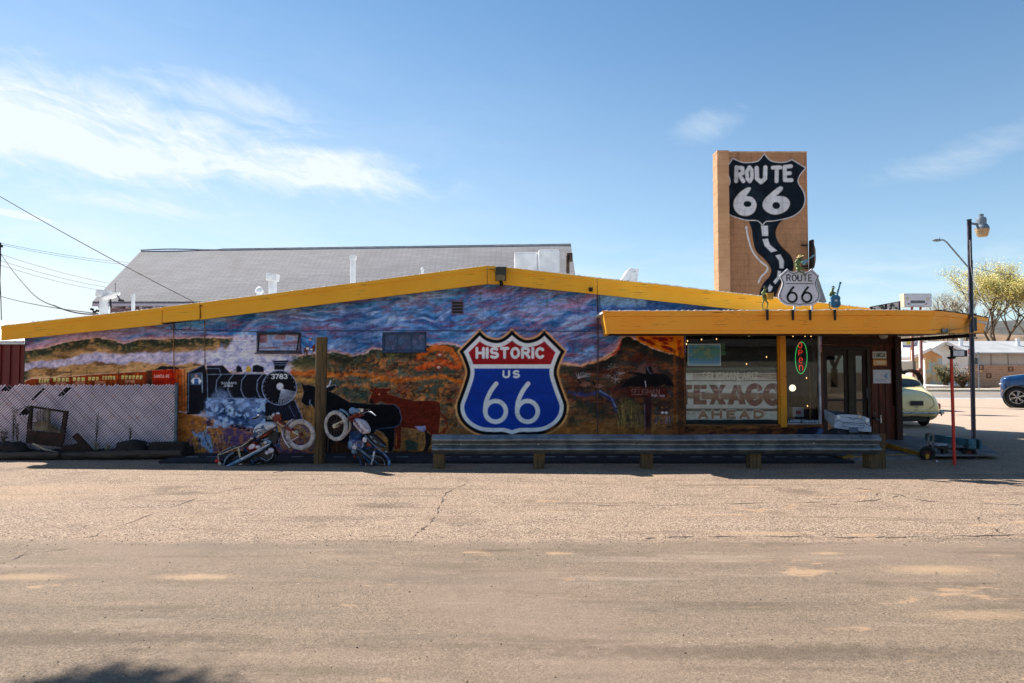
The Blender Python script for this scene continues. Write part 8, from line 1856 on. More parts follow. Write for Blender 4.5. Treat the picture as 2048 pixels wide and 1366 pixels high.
weed(400, 530, 300, 12.80, 34, 'dry pale weed left of centre inside the rusty frame', WP_); weed(455, 540, 280, 12.80, 40, 'taller dry weed in the middle of the rusty frame', WP_); weed(1365, 640, 480, 12.72, 26, 'dark spike weed growing on the tall rock mound', WD, .09)
weed(1010, 750, 650, 12.72, 30, 'pale tangled weed right of the bent metal', WP_, .2); weed(1130, 750, 675, 12.72, 26, 'small pale weed left of the tall rock mound', WP_, .16); weed(590, 550, 470, 12.8, 20, 'wispy weed in the right corner of the rusty frame', WP_, .16); weed(1010, 640, 320, 12.88, 3, 'single bare dry stem against the middle of the fence', WP_, .03)
# lamps on poles
NAVY = mat('navy_pole', (24, 30, 42), (36, 44, 58), 6, .4, metal=.3); LG = mat('lamp_grey', (126, 140, 152), (104, 118, 130), 6, .45, metal=.2)
YL = 12.74; lp = thing('lamp_post', (P(1948, 915, YL).x, YL, 0), 'tall dark steel lamp post with a grey dusk lamp beside the canopy tip', 'street lamp')
q = MB(); a = Vector((P(1948.5, 915, YL).x, YL, 0)); b = P(1938.5, 441, YL); q.tube([a, b], .036, 12); q.tube([b, b + Vector((0, 0, .02))], .042, 12); q.build('pole', NAVY, lp, smooth=True)
q = MB(); q.tube([a + Vector((-.045, -.02, .0)), a.lerp(b, .66) + Vector((-.045, -.02, 0)), b + Vector((-.045, -.02, -.02))], .014, 7); q.build('conduit', mat('conduit_grey', (120, 112, 132), (70, 66, 84), 6, .5), lp, smooth=True)
q = MB()
for z in (.35, .7, 1.3, 1.75, 2.23, 2.68): c_ = a.lerp(b, z / b.z); q.ring(c_, .040, .005, (0, 0, 1), 14, 6);
for z in (2.23, 2.68): c_ = a.lerp(b, z / b.z); q.tube([c_ + Vector((-.09, 0, 0)), c_ + Vector((.09, 0, 0))], .010, 6); q.ell(c_ + Vector((-.09, 0, 0)), (.016, .016, .016)); q.ell(c_ + Vector((.09, 0, 0)), (.016, .016, .016))
q.build('clamp', GALV, lp)
q = MB(); L0 = P(1966, 460, YL); q.tube([P(1940, 446, YL), P(1946, 447.5, YL), P(1958, 449, YL)], [.026, .022, .026], 8); q.build('arm', LG, lp)
q = MB(); pz = lambda py: P(1964, py, YL).z; px_ = lambda r: r / FPX * YL
q.lathe([(px_(9), pz(450)), (px_(9.5), pz(440)), (px_(8.3), pz(435.5)), (px_(4.6), pz(434)), (px_(4.6), pz(428.5)), (0, pz(428))], (P(1962.5, 450, YL).x, YL, 0), n=24); q.lathe([(px_(13), pz(458.5)), (px_(12), pz(453)), (px_(9), pz(449)), (0, pz(448))], (P(1964, 450, YL).x, YL, 0), n=24); q.build('lamp_housing', LG, lp, smooth=True)
q = MB(); q.lathe([(0, pz(474)), (px_(7.5), pz(473.5)), (px_(9.5), pz(472)), (px_(13.2), pz(458.6)), (0, pz(458.5))], (P(1964.3, 450, YL).x, YL, 0), n=28); q.build('refractor', mat('amber_glass', (206, 176, 130), (180, 150, 110), 9, .25, lo=.4, hi=.6), lp, smooth=True)
q = MB(); q.box(P(1931, 0, 12.74).x, 12.80, P(0, 662, 12.8).z, P(1942, 0, 12.74).x, 12.86, P(0, 634, 12.8).z); q.build('base_plate', mat('teal_box', (52, 74, 78), (36, 50, 54), 6, .5), lp, bevel=.01)
q = MB(); q.tube([P(1943, 634, 12.69), P(1938, 648, 12.70), P(1926, 657, 12.60), P(1905, 659, 12.3), P(1898, 660, 12.18)], .010, 6); q.build('flex_conduit', mat('yellow_flex', (190, 140, 50), (150, 110, 40), 9, .5), lp)
q = MB(); q.tube([P(1940, 480, 12.69), P(1941, 530, 12.69), P(1946, 560, 12.68), P(1949, 580, 12.66)], .006, 5); q.tube([P(1947, 560, 12.66), P(1955, 575, 12.6), P(1962, 592, 12.6)], .007, 5); q.build('loose_wire', mat('pale_wire', (206, 204, 200), rough=.6), lp)
q = MB(); q.tube([P(1946 , 535, 12.68), P(1990, 545, 13.6), P(2060, 556, 15)], .004, 5); o = q.build('wire', CAB); tag(o, 'thin wire running right from the lamp post over the tree', 'cable')
rl = thing('pole_floodlight', (P(1909, 929, 11.85).x, 11.85, 0), 'short slim red pole carrying a black framed floodlight', 'floodlight')
q = MB(); a = Vector((P(1909, 929, 11.85).x, 11.85, 0)); b = P(1902.5, 716, 11.85); q.tube([a, b], .026, 12); q.build('pole', mat('red_pole', (206, 44, 26), (180, 36, 24), 5, .5, c3=(120, 50, 44)), rl, smooth=True)
q = MB(); c_ = P(1903.5, 707, 11.85); q.box(P(1887, 0, 11.8).x, 11.80, P(0, 713.5, 11.8).z, P(1912, 0, 11.8).x, 11.86, P(0, 699.5, 11.8).z); q.box(P(1911, 0, 11.8).x, 11.83, P(0, 713, 11.8).z, P(1919.5, 0, 11.8).x, 11.97, P(0, 700, 11.8).z)
q.lathe([(.055, 0), (.07, .035), (.05, .04)], P(1903, 718, 11.85), n=14); q.ell(P(1902, 697, 11.85), (.035, .03, .03)); q.ell(P(1905, 693.5, 11.85), (.018, .018, .018)); q.ell(P(1900, 693.5, 11.85), (.018, .018, .018)); q.build('housing', BLACKM, rl, bevel=.004)
q = MB(); q.box(P(1889, 0, 11.8).x, 11.788, P(0, 712, 11.8).z, P(1910, 0, 11.8).x, 11.799, P(0, 701, 11.8).z); q.build('lens', mat('flood_lens', (206, 208, 216), (170, 174, 184), 5, .15), rl)
sl_ = thing('street_lamp', (P(1943, 735, 44).x, 48.6, 0), 'distant street lamp whose arm slants up left behind the dark lamp post', 'street lamp')
Ys = 48.6; q = MB(); q.tube([(P(1945, 735, Ys).x, Ys, 0), P(1943, 520, Ys)], [.13, .09], 10); q.build('pole', LG, sl_, smooth=True); q = MB(); q.tube([P(1943, 545, Ys), P(1936, 534, Ys), P(1893, 484, Ys), P(1887, 480, Ys), P(1878, 480, Ys)], .055, 8); q.build('arm', LG, sl_, smooth=True)
q = MB(); c_ = P(1874, 480.5, Ys); q.ell(c_, (.34, .16, .10)); q.tube([P(1879, 478, Ys), P(1879.5, 475.5, Ys)], .04, 6); q.build('lamp_head', LG, sl_, smooth=True)
ns = thing('no_parking_sign', (P(1941, 735, 49).x, 48.9, .14), 'white street sign with a red ring half hidden behind the lamp post', 'sign')
q = MB(); a = P(1935, 712, 48.9); b = P(1949, 697, 48.9); q.box(a.x, 48.88, a.z, b.x, 48.9, b.z); q.build('plate', mat('sign_white', (0, 0, 0)), ns); q = MB(); q.ring(P(1941, 704, 48.87), .17, .03, (0, 1, 0), 20, 5); q.build('ring', mat('ring_red', (190, 40, 40), rough=.5), ns); q = MB(); q.tube([(P(1938, 0, 48.93).x, 48.93, .14), (P(1938, 0, 48.93).x, 48.93, a.z + .3)], .035, 6); q.build('post', LG, ns)
# plywood toy car behind the rail, fitting, tub, trailer
ZK = zm(1620, 800, 5.851)
YK_ = 12.25
def Kp(a, b, Y=YK_): x, y = ZK((a, b))[0]; return P(x, y, Y)
tc_ = thing('toy_car', Kp(500, 560), 'pale grey wooden cutout toy car behind the right end of the guardrail', 'toy car'); tc_.location.z = .085
CARG = mat('toy_grey', (176, 190, 206), (150, 166, 186), 4, .6); CARD = mat('toy_outline', (52, 66, 88), rough=.6)
FR = [(300, 190), (330, 172), (430, 168), (560, 176), (640, 192), (695, 214), (706, 300), (718, 320), (718, 374), (640, 372), (460, 350), (290, 328), (284, 300), (300, 255)]
q = MB(); q.prism([(Kp(*p).x, Kp(*p).z) for p in FR], YK_, YK_ + .03); q.build('front_panel', CARG, tc_, bevel=.004)
q = MB(); S0 = [Kp(165, 112, 12.9), Kp(300, 185, YK_ + .032), Kp(286, 330, YK_ + .032), Kp(170, 215, 12.9)]; o_ = Vector((.03, .0, 0)); q.add([*S0, *[v + o_ for v in S0]], [(0, 3, 2, 1), (4, 5, 6, 7), (0, 1, 5, 4), (1, 2, 6, 5), (2, 3, 7, 6), (3, 0, 4, 7)]); T0 = [Kp(165, 110, 12.9), Kp(300, 130, 12.9), Kp(560, 178, YK_ + .04), Kp(300, 186, YK_ + .04)]
q.build('side_panel', CARG, tc_)
q = MB(); S1 = [Kp(420, 140, 12.9), Kp(700, 214, YK_ + .032), Kp(706, 330, YK_ + .032), Kp(430, 250, 12.9)]; q.add([*S1, *[v + o_ * -1 for v in S1]], [(0, 1, 2, 3), (7, 6, 5, 4), (0, 4, 5, 1), (1, 5, 6, 2), (2, 6, 7, 3), (3, 7, 4, 0)]); q.add([Kp(170, 112, 12.88), Kp(420, 142, 12.88), Kp(430, 250, 12.88), Kp(172, 215, 12.88)], [(0, 1, 2, 3)]); q.build('body_board', mat('toy_dark', (60, 66, 74), (40, 44, 52), 4, .7), tc_)
q = MB()
for L, w_ in (([(300, 265), (325, 240), (345, 240), (375, 262), (400, 260), (600, 275), (640, 268), (665, 288), (706, 305)], .010), ([(370, 285), (395, 310), (430, 315), (470, 322), (600, 330), (630, 322), (635, 290), (600, 300), (560, 295), (530, 285), (480, 285), (440, 276), (400, 278), (380, 262)], .007), ([(448, 205), (497, 228), (560, 214)], .010), ([(345, 195), (600, 222), (640, 250)], .006)): q.ribbon([(Kp(*p).x, Kp(*p).z) for p in L], w_, YK_ - .003, YK_)
q.build('grille_lines', CARD, tc_)
for a_, b_q in ((332, 202), (668, 238)): q = MB(); q.lathe([(.036, 0), (.032, .014), (0, .018)], Kp(a_, b_q, YK_ - .001), (0, -1, 0), 18); q.build('headlamp', mat('toy_lamp', (226, 230, 236), rough=.4), tc_, smooth=True)
q = MB(); a = Kp(455, 318); b = Kp(562, 378); q.box(a.x, YK_ - .012, b.z, b.x, YK_ - .001, a.z); q.build('number_plate', mat('toy_plate', (86, 106, 134), (70, 90, 116), 6, .6), tc_)
q = MB(); q.beam(Kp(565, 150, YK_ + .02), Kp(590, 195, YK_ + .02), .01, .008); q.obox(Kp(583, 195, YK_ - .01), (.03, .01, .012)); q.build('windscreen_bar', CHR, tc_)
q = MB(); c_ = Kp(350, 360, 12.45); q.box(c_.x - .09, 12.38, .086, c_.x + .09, 12.55, Kp(350, 300, 12.4).z); q.build('stand', mat('toy_stand', (50, 62, 78), rough=.7), tc_)
ft = thing('crank_fitting', P(1754, 835, Yd - .1), 'small bright metal crank fitting on the brown entrance wall beside the toy car', 'fitting')
q = MB(); q.tube([P(1745, 835, Yd - .02), P(1752, 838, Yd - .12), P(1760, 842, Yd - .14)], .022, 8); q.tube([P(1749, 825, Yd - .1), P(1751, 832, Yd - .1)], .012, 6); q.build('body', mat('dark_chrome', (96, 98, 104), rough=.3, metal=.6), ft); q = MB(); q.tube([P(1761.5, 830, Yd - .14), P(1762, 846, Yd - .14)], .014, 8); q.build('handle', CHR, ft)
q = MB(); q.tube([P(1636, 872, 12.4), P(1643, 858, 12.4)], [.055, .045], 14); q.ring(P(1643, 858, 12.4), .045, .006, (.4, -.3, .8), 14, 5); o = q.build('tub', mat('tub_blue', (42, 74, 120), (30, 52, 90), 7, .5), smooth=True); tag(o, 'small blue tub tipped against the wall left of the toy car', 'tub')
TEAL = mat('teal_paint', (52, 104, 122), (36, 78, 94), 4, .6, c3=(80, 110, 112)); YTr = 12.6
tr_ = thing('flat_trailer', (P(1905, 925, YTr).x, 12.9, 0), 'low teal plank trailer with small wheels parked in the shade by the red pole', 'trailer')
def K2(a, b, Y): x, y = ZK((a, b))[0]; return P(x, y, Y)
q = MB(); A_ = K2(1385, 395, 13.4); B_ = K2(1960, 470, 12.55); A2 = K2(1385, 480, 13.4); B2_ = K2(1960, 552, 12.55); dv = Vector((.03, .16, 0))
q.add([A_, B_, B2_, A2, A_ + dv, B_ + dv, B2_ + dv, A2 + dv], [(0, 3, 2, 1), (4, 5, 6, 7), (0, 1, 5, 4), (1, 2, 6, 5), (2, 3, 7, 6), (3, 0, 4, 7)]); q.build('side_beam', TEAL, tr_, bevel=.01)
q = MB(); c_ = K2(1885, 515, 12.52); q.obox(c_, (.07, .04, .09)); q.obox(K2(1965, 515, 12.60), (.03, .08, .09)); q.build('end_block', TEAL, tr_, bevel=.01)
q = MB(); q.beam(K2(1385, 400, 12.55), K2(1372, 600, 12.55), .03, .03); q.beam(K2(1445, 400, 12.55), K2(1420, 660, 12.55), .03, .03); q.beam(K2(1383, 400, 12.55), K2(1448, 400, 12.55), .05, .05); q.beam(K2(1375, 560, 12.55), K2(1430, 565, 12.55), .03, .02); q.beam(K2(1380, 490, 12.55), K2(1432, 520, 12.55), .03, .06); q.build('jack_frame', mat('jack_grey', (120, 122, 124), (80, 78, 78), 8, .5), tr_)
def smallwheel(c, R, w_, m_):
 mb = MB(); mb.ring(c, R - w_ * .4, w_ * .5, (.25, 1, 0), 28, 8, sq=1.2); o = mb.build('wheel', RUBB, tr_, smooth='all'); mb = MB(); mb.lathe([(R * .5, -w_ * .4), (R * .5, 0), (R * .2, w_ * .1), (0, w_ * .12)], c, (-.25, -1, 0), 16); mb.build('rim', m_, o, smooth=True)
HR = mat('hub_rust', (96, 44, 30), (64, 30, 22), 8, .7); smallwheel(Vector((K2(1375, 670, 12.5).x, 12.5, .115)), .125, .07, HR); smallwheel(Vector((K2(1865, 660, 12.6).x, 12.6, .11)), .115, .07, HR); smallwheel(Vector((K2(1870, 640, 13.1).x, 13.1, .11)), .115, .07, HR)
q = MB(); q.beam(K2(1400, 540, 12.6), K2(1880, 600, 12.7), .05, .04); q.beam(K2(1500, 575, 12.8), K2(1860, 560, 12.8), .05, .03); q.beam(K2(1570, 530, 12.65), K2(1570, 640, 12.65), .08, .09); q.beam(K2(1690, 555, 12.7), K2(1830, 620, 12.7), .05, .03); q.build('chassis', BLACKM, tr_)
q = MB(); c_ = K2(1525, 523, 12.6); q.slab(chaikin([(c_.x - .14, 12.55), (c_.x + .12, 12.55), (c_.x + .14, 12.7), (c_.x - .08, 12.72)], 1, True), c_.z - .012, c_.z + .012); q.build('saddle_plate', mat('pale_plate', (150, 164, 180), (126, 140, 156), 6, .5), tr_)
q = MB(); c_ = G(1874, 925); q.ell((c_.x, c_.y, .02), (.018, .018, .024), nu=10, nv=6); o = q.build('cup', mat('paper_white', (0, 0, 0)), smooth='all'); tag(o, 'tiny pale crumpled cup on the ground left of the red pole', 'litter')
# vehicles
def loft(sections, ns=8, nt=6):
 """sections: list of rows of (x, y, z); Catmull-Rom both ways -> 2D list"""
 rows = [cr([tuple(p) for p in s], nt) for s in sections]; m = len(rows[0]); out = []
 cols = [cr([rows[i][j] for i in range(len(rows))], ns) for j in range(m)]
 return [[Vector(cols[j][i]) for j in range(m)] for i in range(len(cols[0]))]
def capend(mb, row): mb.add(row, [tuple(range(len(row)))])
def grid_mesh(mb, g, i0=0, i1=None, j0=0, j1=None, off=0.0, m=0, skip=None):
 i1 = len(g) - 1 if i1 is None else i1; j1 = len(g[0]) - 1 if j1 is None else j1; vs = []; idx = {}
 for i in range(i0, i1 + 1):
  for j in range(j0, j1 + 1):
   v = g[i][j]
   if off:
    a = g[min(i + 1, len(g) - 1)][j] - g[max(i - 1, 0)][j]; b = g[i][min(j + 1, len(g[0]) - 1)] - g[i][max(j - 1, 0)]; n = a.cross(b)
    if n.length > 1e-9: v = v + n.normalized() * off
   idx[(i, j)] = len(vs); vs.append(v)
 fs = [(idx[(i, j)], idx[(i + 1, j)], idx[(i + 1, j + 1)], idx[(i, j + 1)]) for i in range(i0, i1) for j in range(j0, j1) if not (skip and skip(i, j))]
 mb.add(vs, fs, m)
# pale yellow rounded saloon seen from behind
YC = thing('vintage_car', (11.26, 21.0, 0), 'pale yellow rounded vintage saloon seen from behind beside the entrance', 'car')
CXc, CYr = 11.26, 19.05
CREAM = mat('car_cream', (255, 236, 172), (252, 230, 164), 2, .25, coat=.6)
def sec(y, zb, wb, wm, zm_, wbelt, zbelt, wr, zr, zt):
 R_ = [(0, zb), (wb, zb), (wm, zm_), (wbelt, zbelt), (wr, zr), (wr * .55, (zr + zt * 2) / 3 + .005), (0, zt)]
 full = [(-a, b) for a, b in R_[::-1]] + R_[1:]
 full = R_[::-1]                      # right half from top to bottom
 return [(CXc - a, CYr + y, b) for a, b in R_] [0:0] + [(CXc - a, CYr + y, b) for a, b in R_] + [(CXc + a, CYr + y, b) for a, b in R_[::-1]][1:]
S_ = [sec(.02, .50, .30, .40, .60, .30, .72, .18, .76, .78), sec(.05, .36, .50, .64, .56, .52, .80, .34, .87, .90), sec(.22, .31, .60, .72, .56, .63, .88, .44, .98, 1.01), sec(.52, .29, .64, .75, .56, .68, .94, .52, 1.06, 1.09),
      sec(.70, .29, .66, .76, .56, .70, .97, .57, 1.19, 1.24), sec(.98, .29, .67, .76, .56, .71, .98, .59, 1.35, 1.43), sec(1.35, .29, .67, .76, .56, .715, .98, .60, 1.41, 1.49), sec(1.9, .29, .67, .76, .56, .715, .98, .60, 1.43, 1.52),
      sec(2.35, .29, .67, .75, .56, .70, .97, .55, 1.33, 1.42), sec(2.7, .29, .64, .70, .56, .62, .95, .50, 1.05, 1.10), sec(3.2, .31, .55, .60, .56, .50, .88, .38, .95, .99), sec(3.65, .36, .45, .50, .55, .40, .80, .28, .86, .88), sec(3.74, .48, .28, .36, .56, .30, .68, .16, .72, .73)]
g = loft(S_, 6, 5); n_j = len(g[0]) - 1
q = MB(); grid_mesh(q, g); capend(q, g[0]); capend(q, g[-1]); q.build('body', CREAM, YC, smooth='all')
GD = mat('car_glass_dark', (30, 38, 42), (18, 24, 28), 3, .06, spec=.7)
def patch_by(pred, nm, m_, off, parent):
 mb = MB(); vs = [];
 for i in range(len(g) - 1):
  for j in range(n_j):
   c = (g[i][j] + g[i + 1][j + 1] + g[i + 1][j] + g[i][j + 1]) / 4
   if pred(c, i, j):
    grid_mesh(mb, g, i, i + 1, j, j + 1, off)
 o = mb.build(nm, m_, parent, smooth='all'); return o
g = loft(S_, 22, 16); n_j = len(g[0]) - 1
def sgn():      # outward direction of the skin normal
 a = g[60][20]; return 1
test = MB(); grid_mesh(test, g, 100, 101, n_j // 2, n_j // 2 + 1, .1); dz = sum(v[2] for v in test.v) / 4 - sum(g[i][j].z for i in (100, 101) for j in (n_j // 2, n_j // 2 + 1)) / 4
OUT = 1 if ((test.v[0][2] - g[100][n_j // 2].z) * (1 if g[100][n_j // 2].z > 1 else -1)) > 0 else -1
def rearwin(c, i, j):
 x = (c.x - CXc) / .47; z = (c.z - 1.235) / .105; return c.y < CYr + 1.25 and c.y > CYr + .5 and abs(x) ** 2.6 + abs(z) ** 2.6 < 1
patch_by(rearwin, 'rear_window', GD, .006 * OUT, YC)
patch_by(lambda c, i, j: (lambda x, z: 1 <= x ** 2.6 + z ** 2.6 < 1.42)(abs((c.x - CXc) / .47), abs((c.z - 1.235) / .105)) and CYr + .5 < c.y < CYr + 1.25, 'window_seal', mat('seal_black', (20, 20, 20), rough=.6), .008 * OUT, YC)
patch_by(lambda c, i, j: abs(c.x - CXc) > .5 and 1.03 < c.z < 1.30 and CYr + 1.15 < c.y < CYr + 2.3 and abs(c.y - CYr - 1.75) > .03, 'side_window', GD, .006 * OUT, YC)
q = MB(); pts = []
for t in np.linspace(-pi / 2 - .9, pi / 2 + .9, 40):
 x = CXc + .50 * sin(t); z = .66 + .40 * cos(t) * (1 if cos(t) > 0 else .5)
 best = min(((abs(g[i][j].x - x) + abs(g[i][j].z - z)) + (0 if g[i][j].y < CYr + .8 else 9), i, j) for i in range(0, 100, 2) for j in range(0, n_j, 2)); v = g[best[1]][best[2]]; pts.append((v.x, v.y - .006, v.z))
q.tube(pts, .006, 5); q.build('boot_seam', mat('seam_olive', (120, 116, 70), rough=.6), YC)
for s_ in (-1, 1):
 q = MB(); q.ell((CXc + s_ * .68, CYr + .70, .50), (.15, .58, .34), nu=24, nv=14); o = q.build('rear_fender', CREAM, YC, smooth='all')
 q = MB(); q.ell((CXc + s_ * .68, CYr + 3.0, .50), (.15, .50, .32), nu=24, nv=14); q.build('front_fender', CREAM, YC, smooth='all')
 q = MB(); q.ell((CXc + s_ * .70, CYr + .125, .60), (.042, .04, .085), nu=14, nv=10); q.build('tail_lamp', mat('tail_lamp_red', (196, 40, 20), rough=.15, spec=.8), YC, smooth='all')
 q = MB(); q.ell((CXc + s_ * .70, CYr + .105, .545), (.032, .03, .03)); q.build('indicator', mat('amber', (206, 110, 30), rough=.2), YC, smooth='all')
 q = MB(); q.ell((CXc + s_ * .62, CYr - .10, .42), (.026, .03, .085)); q.build('overrider', CHR, YC, smooth='all')
 for y in (.72, 3.0):
  q = MB(); q.ring((CXc + s_ * .60, CYr + y, .29), .225, .07, (1, 0, 0), 30, 10); wo = q.build('wheel', RUBB, YC, smooth='all'); q = MB(); q.lathe([(.16, 0), (.15, .03), (.06, .05), (0, .055)], (CXc + s_ * .64, CYr + y, .29), (s_, 0, 0), 18); q.build('rim', CREAM, wo, smooth=True)
q = MB(); q.tube([(CXc - .80, CYr + .12, .415), (CXc - .72, CYr - .03, .42), (CXc - .5, CYr - .07, .42), (CXc + .5, CYr - .07, .42), (CXc + .72, CYr - .03, .42), (CXc + .80, CYr + .12, .415)], .030, 10); q.build('bumper', CHR, YC, smooth='all')
q = MB(); q.box(CXc - .17, CYr - .035, .62, CXc + .17, CYr - .02, .75); pl_ = q.build('number_plate', mat('plate_black', (14, 14, 18), rough=.5), YC);
q = MB(); flat_strokes(q, [[(CXc - .12 + k * .045, .70), (CXc - .10 + k * .045, .725)] for k in range(6)], .007, CYr - .038, CYr - .0355); q.build('plate_marks', mat('plate_dim', (60, 64, 84), rough=.5), pl_)
q = MB(); q.ell((CXc, CYr + .0, .585), (.05, .02, .014)); q.ell((CXc, CYr + .01, .50), (.05, .012, .01)); q.build('boot_handle', CHR, YC, smooth='all')
q = MB(); q.box(CXc - .45, CYr + .25, .16, CXc + .45, CYr + 3.2, .34); q.build('underbody', BLACKM, YC)
# blue SUV cut off by the right edge (nose to the left)
SV = thing('blue_suv', (23.6, 29.4, 0), 'shiny blue modern SUV cut off by the right edge, nose pointing left', 'car')
x0s = P(2006, 780, 28.5).x; YS_ = 28.5
BSU = mat('suv_blue', (18, 64, 112), (12, 46, 86), 2, .18, metal=.3, coat=.9)
def ss_(x, zb, w_, zs, zt, wt, ht=None):      # section across y at station x : near side (small y) to far side
 c = YS_ + .95; R_ = [(w_ * .92, zb), (w_, (zb + zs) / 2), (w_ * .985, zs), (wt, zt - .03), (wt * .6, zt), (0, zt + .01)]
 return [(x, c - a, b) for a, b in R_] + [(x, c + a, b) for a, b in R_[::-1]][1:]
SS = [ss_(x0s + .0, .60, .60, .82, 1.06, .52), ss_(x0s + .04, .40, .76, .94, 1.20, .66), ss_(x0s + .22, .34, .92, 1.04, 1.30, .80), ss_(x0s + .8, .34, .97, 1.10, 1.39, .84), ss_(x0s + 1.25, .32, .97, 1.10, 1.40, .86), ss_(x0s + 1.55, .32, .97, 1.12, 1.50, .80), ss_(x0s + 2.1, .32, .97, 1.12, 1.78, .72), ss_(x0s + 2.6, .32, .97, 1.12, 1.86, .70),
      ss_(x0s + 3.6, .32, .97, 1.12, 1.86, .70), ss_(x0s + 4.4, .32, .96, 1.12, 1.74, .68), ss_(x0s + 4.8, .36, .88, 1.10, 1.40, .66), ss_(x0s + 4.85, .55, .70, .95, 1.1, .55)]
gs = loft(SS, 12, 8); q = MB()
wx = P(2034.5, 792, YS_).x; wx2 = wx + 2.85
def arch(i, j):
 v = (gs[i][j] + gs[i + 1][j + 1]) / 2
 return v.y < YS_ + .35 and any((v.x - a) ** 2 + (v.z - .44) ** 2 < .47 ** 2 for a in (wx, wx2))
grid_mesh(q, gs, skip=arch); capend(q, gs[0]); capend(q, gs[-1]); q.build('body', BSU, SV, smooth='all')
q = MB(); grid_mesh_pts = None
for i in range(len(gs) - 1):
 for j in range(len(gs[0]) - 1):
  v = (gs[i][j] + gs[i + 1][j + 1]) / 2
  if v.z > 1.20 and v.z < 1.68 and v.x > x0s + 1.75 and v.x < x0s + 4.5 and v.y < YS_ + .4 and abs(v.x - x0s - 3.0) > .05: grid_mesh(q, gs, i, i + 1, j, j + 1, .006); grid_mesh(q, gs, i, i + 1, j, j + 1, -.006)
q.build('side_window', GD, SV, smooth='all')
for a in (wx, wx2):
 q = MB(); q.ring((a, YS_ + .02, .44), .475, .035, (0, 1, 0), 30, 6, a0=0.0, a1=2 * pi, sq=2.2); q.build('wheel_arch', mat('arch_black', (24, 25, 28), rough=.7), SV, smooth='all')
 q = MB(); q.ring((a, YS_ + .10, .44), .345, .095, (0, 1, 0), 44, 12, sq=1.15); wo = q.build('wheel', RUBB, SV, smooth='all')
 q = MB(); q.ring((a, YS_ + .03, .44), .262, .018, (0, 1, 0), 40, 6)
 for k in range(6):
  for d_ in (-.13, .13): t = 2 * pi * k / 6 + .3; q.beam((a + .04 * cos(t + d_), YS_ + .0, .44 + .04 * sin(t + d_)), (a + .255 * cos(t + d_ * .9), YS_ + .02, .44 + .255 * sin(t + d_ * .9)), .03, .026)
 q.ell((a, YS_ - .01, .44), (.05, .02, .05)); q.build('rim', CHR, wo, smooth=True); q = MB(); q.lathe([(.27, 0), (.27, -.01)], (a, YS_ + .09, .44), (0, -1, 0), 30); q.build('wheel_well', mat('slot_black', (0, 0, 0)), wo)
q = MB(); q.box(x0s + .3, YS_ + .15, .28, x0s + 4.6, YS_ + 1.8, .9); q.build('underbody', BLACKM, SV)
q = MB(); q.ell((x0s + .12, YS_ + .26, .98), (.16, .10, .045)); q.build('headlamp', mat('head_glass', (190, 200, 210), rough=.1), SV, smooth='all'); q = MB(); q.ell((x0s + .10, YS_ + .12, .70), (.05, .04, .02)); q.build('side_marker', mat('amber', (0, 0, 0)), SV)
q = MB(); q.box(x0s + 1.2, YS_ - .03, .32, x0s + 3.4, YS_ + .02, .42); q.build('sill', mat('arch_black', (0, 0, 0)), SV)
SV_o = Vector((wx, YS_, 0)); dl_ = SV.location - SV_o
for ch in SV.children: ch.data.transform(Matrix.Translation(dl_))
for ch in SV.children:
 for c2 in ch.children: c2.data.transform(Matrix.Translation(dl_))
SV.location = SV_o; SV.rotation_euler = (0, 0, radians(-37))
# rusty old truck nose peeping over the yellow car
TR = thing('rusty_truck', (P(1800, 800, 27).x, 27.5, 0), 'rusty antique truck front peeping above the yellow car roof', 'truck')
YT_ = 27.0; q = MB()
def T_(px, py): v = P(px, py, YT_); return (v.x, v.z)
q.prism([T_(1770, 790), T_(1770, 726), T_(1798, 724), T_(1803, 732), T_(1808, 745), T_(1812, 800)], YT_, YT_ + 1.5); q.build('cab', RUST, TR, bevel=.03)
q = MB(); q.ring((P(1803, 0, YT_).x, YT_ - .02, P(0, 762, YT_).z), .42, .06, (0, 1, 0), 24, 8, sq=3, a0=0, a1=pi * 2); q.build('fender', RUST, TR, smooth='all')
q = MB(); q.ell((P(1819, 0, YT_).x, YT_ - .1, P(0, 741, YT_).z), (.10, .12, .10)); q.build('headlamp', mat('lamp_copper', (150, 84, 56), (110, 60, 40), 6, .4), TR, smooth='all')
q = MB(); q.box(T_(1812, 0)[0], YT_ + .1, T_(0, 746)[1], T_(1818, 0)[0], YT_ + 1.3, T_(0, 722)[1]); q.build('radiator', mat('radiator_grey', (120, 112, 104), rough=.6), TR); q = MB(); q.box(T_(1775, 0)[0], YT_ + .1, T_(0, 800)[1], T_(1822, 0)[0], YT_ + 1.4, T_(0, 758)[1]); q.build('chassis', BLACKM, TR)
q = MB(); q.ring((P(1800, 0, YT_).x, YT_ + .05, .38), .30, .08, (0, 1, 0), 24, 8); q.build('wheel', RUBB, TR, smooth='all')
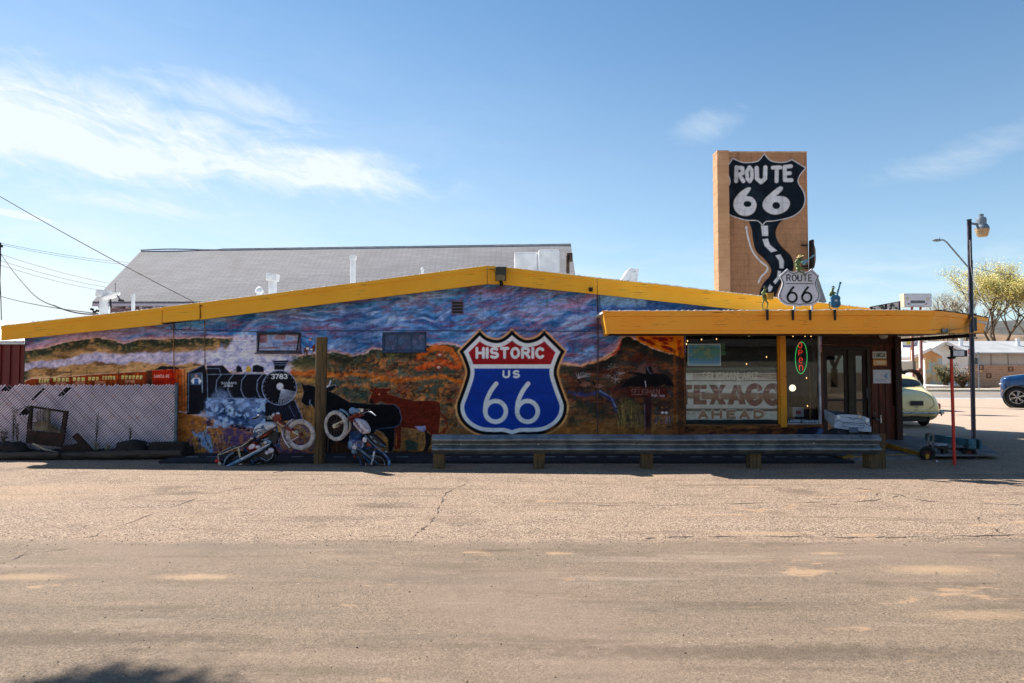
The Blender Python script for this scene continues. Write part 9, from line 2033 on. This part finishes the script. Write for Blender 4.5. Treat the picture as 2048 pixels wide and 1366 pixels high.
# what stands behind the photographer: seen in the shop glass, and one unseen tree added to cast the lower left shadow
LD = [mat('leaf_dark', (48, 58, 34), rough=.8), mat('leaf_dull', (70, 76, 46), rough=.8)]
for k, (x, y, h) in enumerate(((-16, -17, 9), (-8, -19, 10), (-1, -16, 8.5), (6, -20, 10), (22, -18, 9), (30, -21, 10), (-25, -20, 10))):
 tree((x, y, 0), h, .8, 60 + k, 'shade_tree', ('broad', 'tall', 'low', 'dense', 'lone', 'far', 'end')[k] + ' dark tree across the street, mirrored in the shop windows', LD, 3200, .42, 4, grp='trees behind the viewpoint')
oh = thing('opposite_house', (14, -16, 0), 'white house with a pale fence across the street, mirrored in the shop windows', 'house')
q = MB(); q.box(9, -20, 0, 19, -14, 3.0); q.build('wall', mat('opposite_wall', (150, 144, 134), rough=.8), oh)
q = MB(); q.add([(8.5, -13.5, 2.9), (19.5, -13.5, 2.9), (19.5, -17, 5.2), (8.5, -17, 5.2), (19.5, -20.5, 2.9), (8.5, -20.5, 2.9)], [(0, 1, 2, 3), (3, 2, 4, 5)]); q.build('roof', mat('opposite_roof', (60, 56, 54), rough=.9), oh)
pf = thing('picket_fence', (4, -10, 0), 'white rail fence across the street, mirrored in the shop windows', 'fence'); q = MB()
for z in (.5, 1.1): q.beam((-6, -10, z), (14, -10, z), .05, .08)
for k in range(21): q.box(-6 + k - .03, -10.03, 0, -6 + k + .03, -9.97, 1.2)
q.build('rail', mat('white_paint', (0, 0, 0)), pf)
random.seed(77); ct = (-7.86, 8.62, 9.0); st_ = thing('shadow_caster_tree', (-13.5, 6.6, 0), 'unseen tree added beyond the left edge to cast the lower left shadow', 'tree')
q = MB(); q.tube([(-13.5, 6.6, 0), (-13.4, 6.7, 6), (-12.6, 7.0, 7.8), (-7.95, 8.3, 8.9)], [.16, .12, .09, .03], 8); q.build('trunk', BARK, st_)
q = MB(); leafcloud(q, [(ct[0] + random.gauss(0, .12), ct[1] + random.gauss(0, .10), ct[2] + random.gauss(0, .1)) for _ in range(50)],   .30, 6500, .055, (0, 1)); q.build('crown', LD, st_)
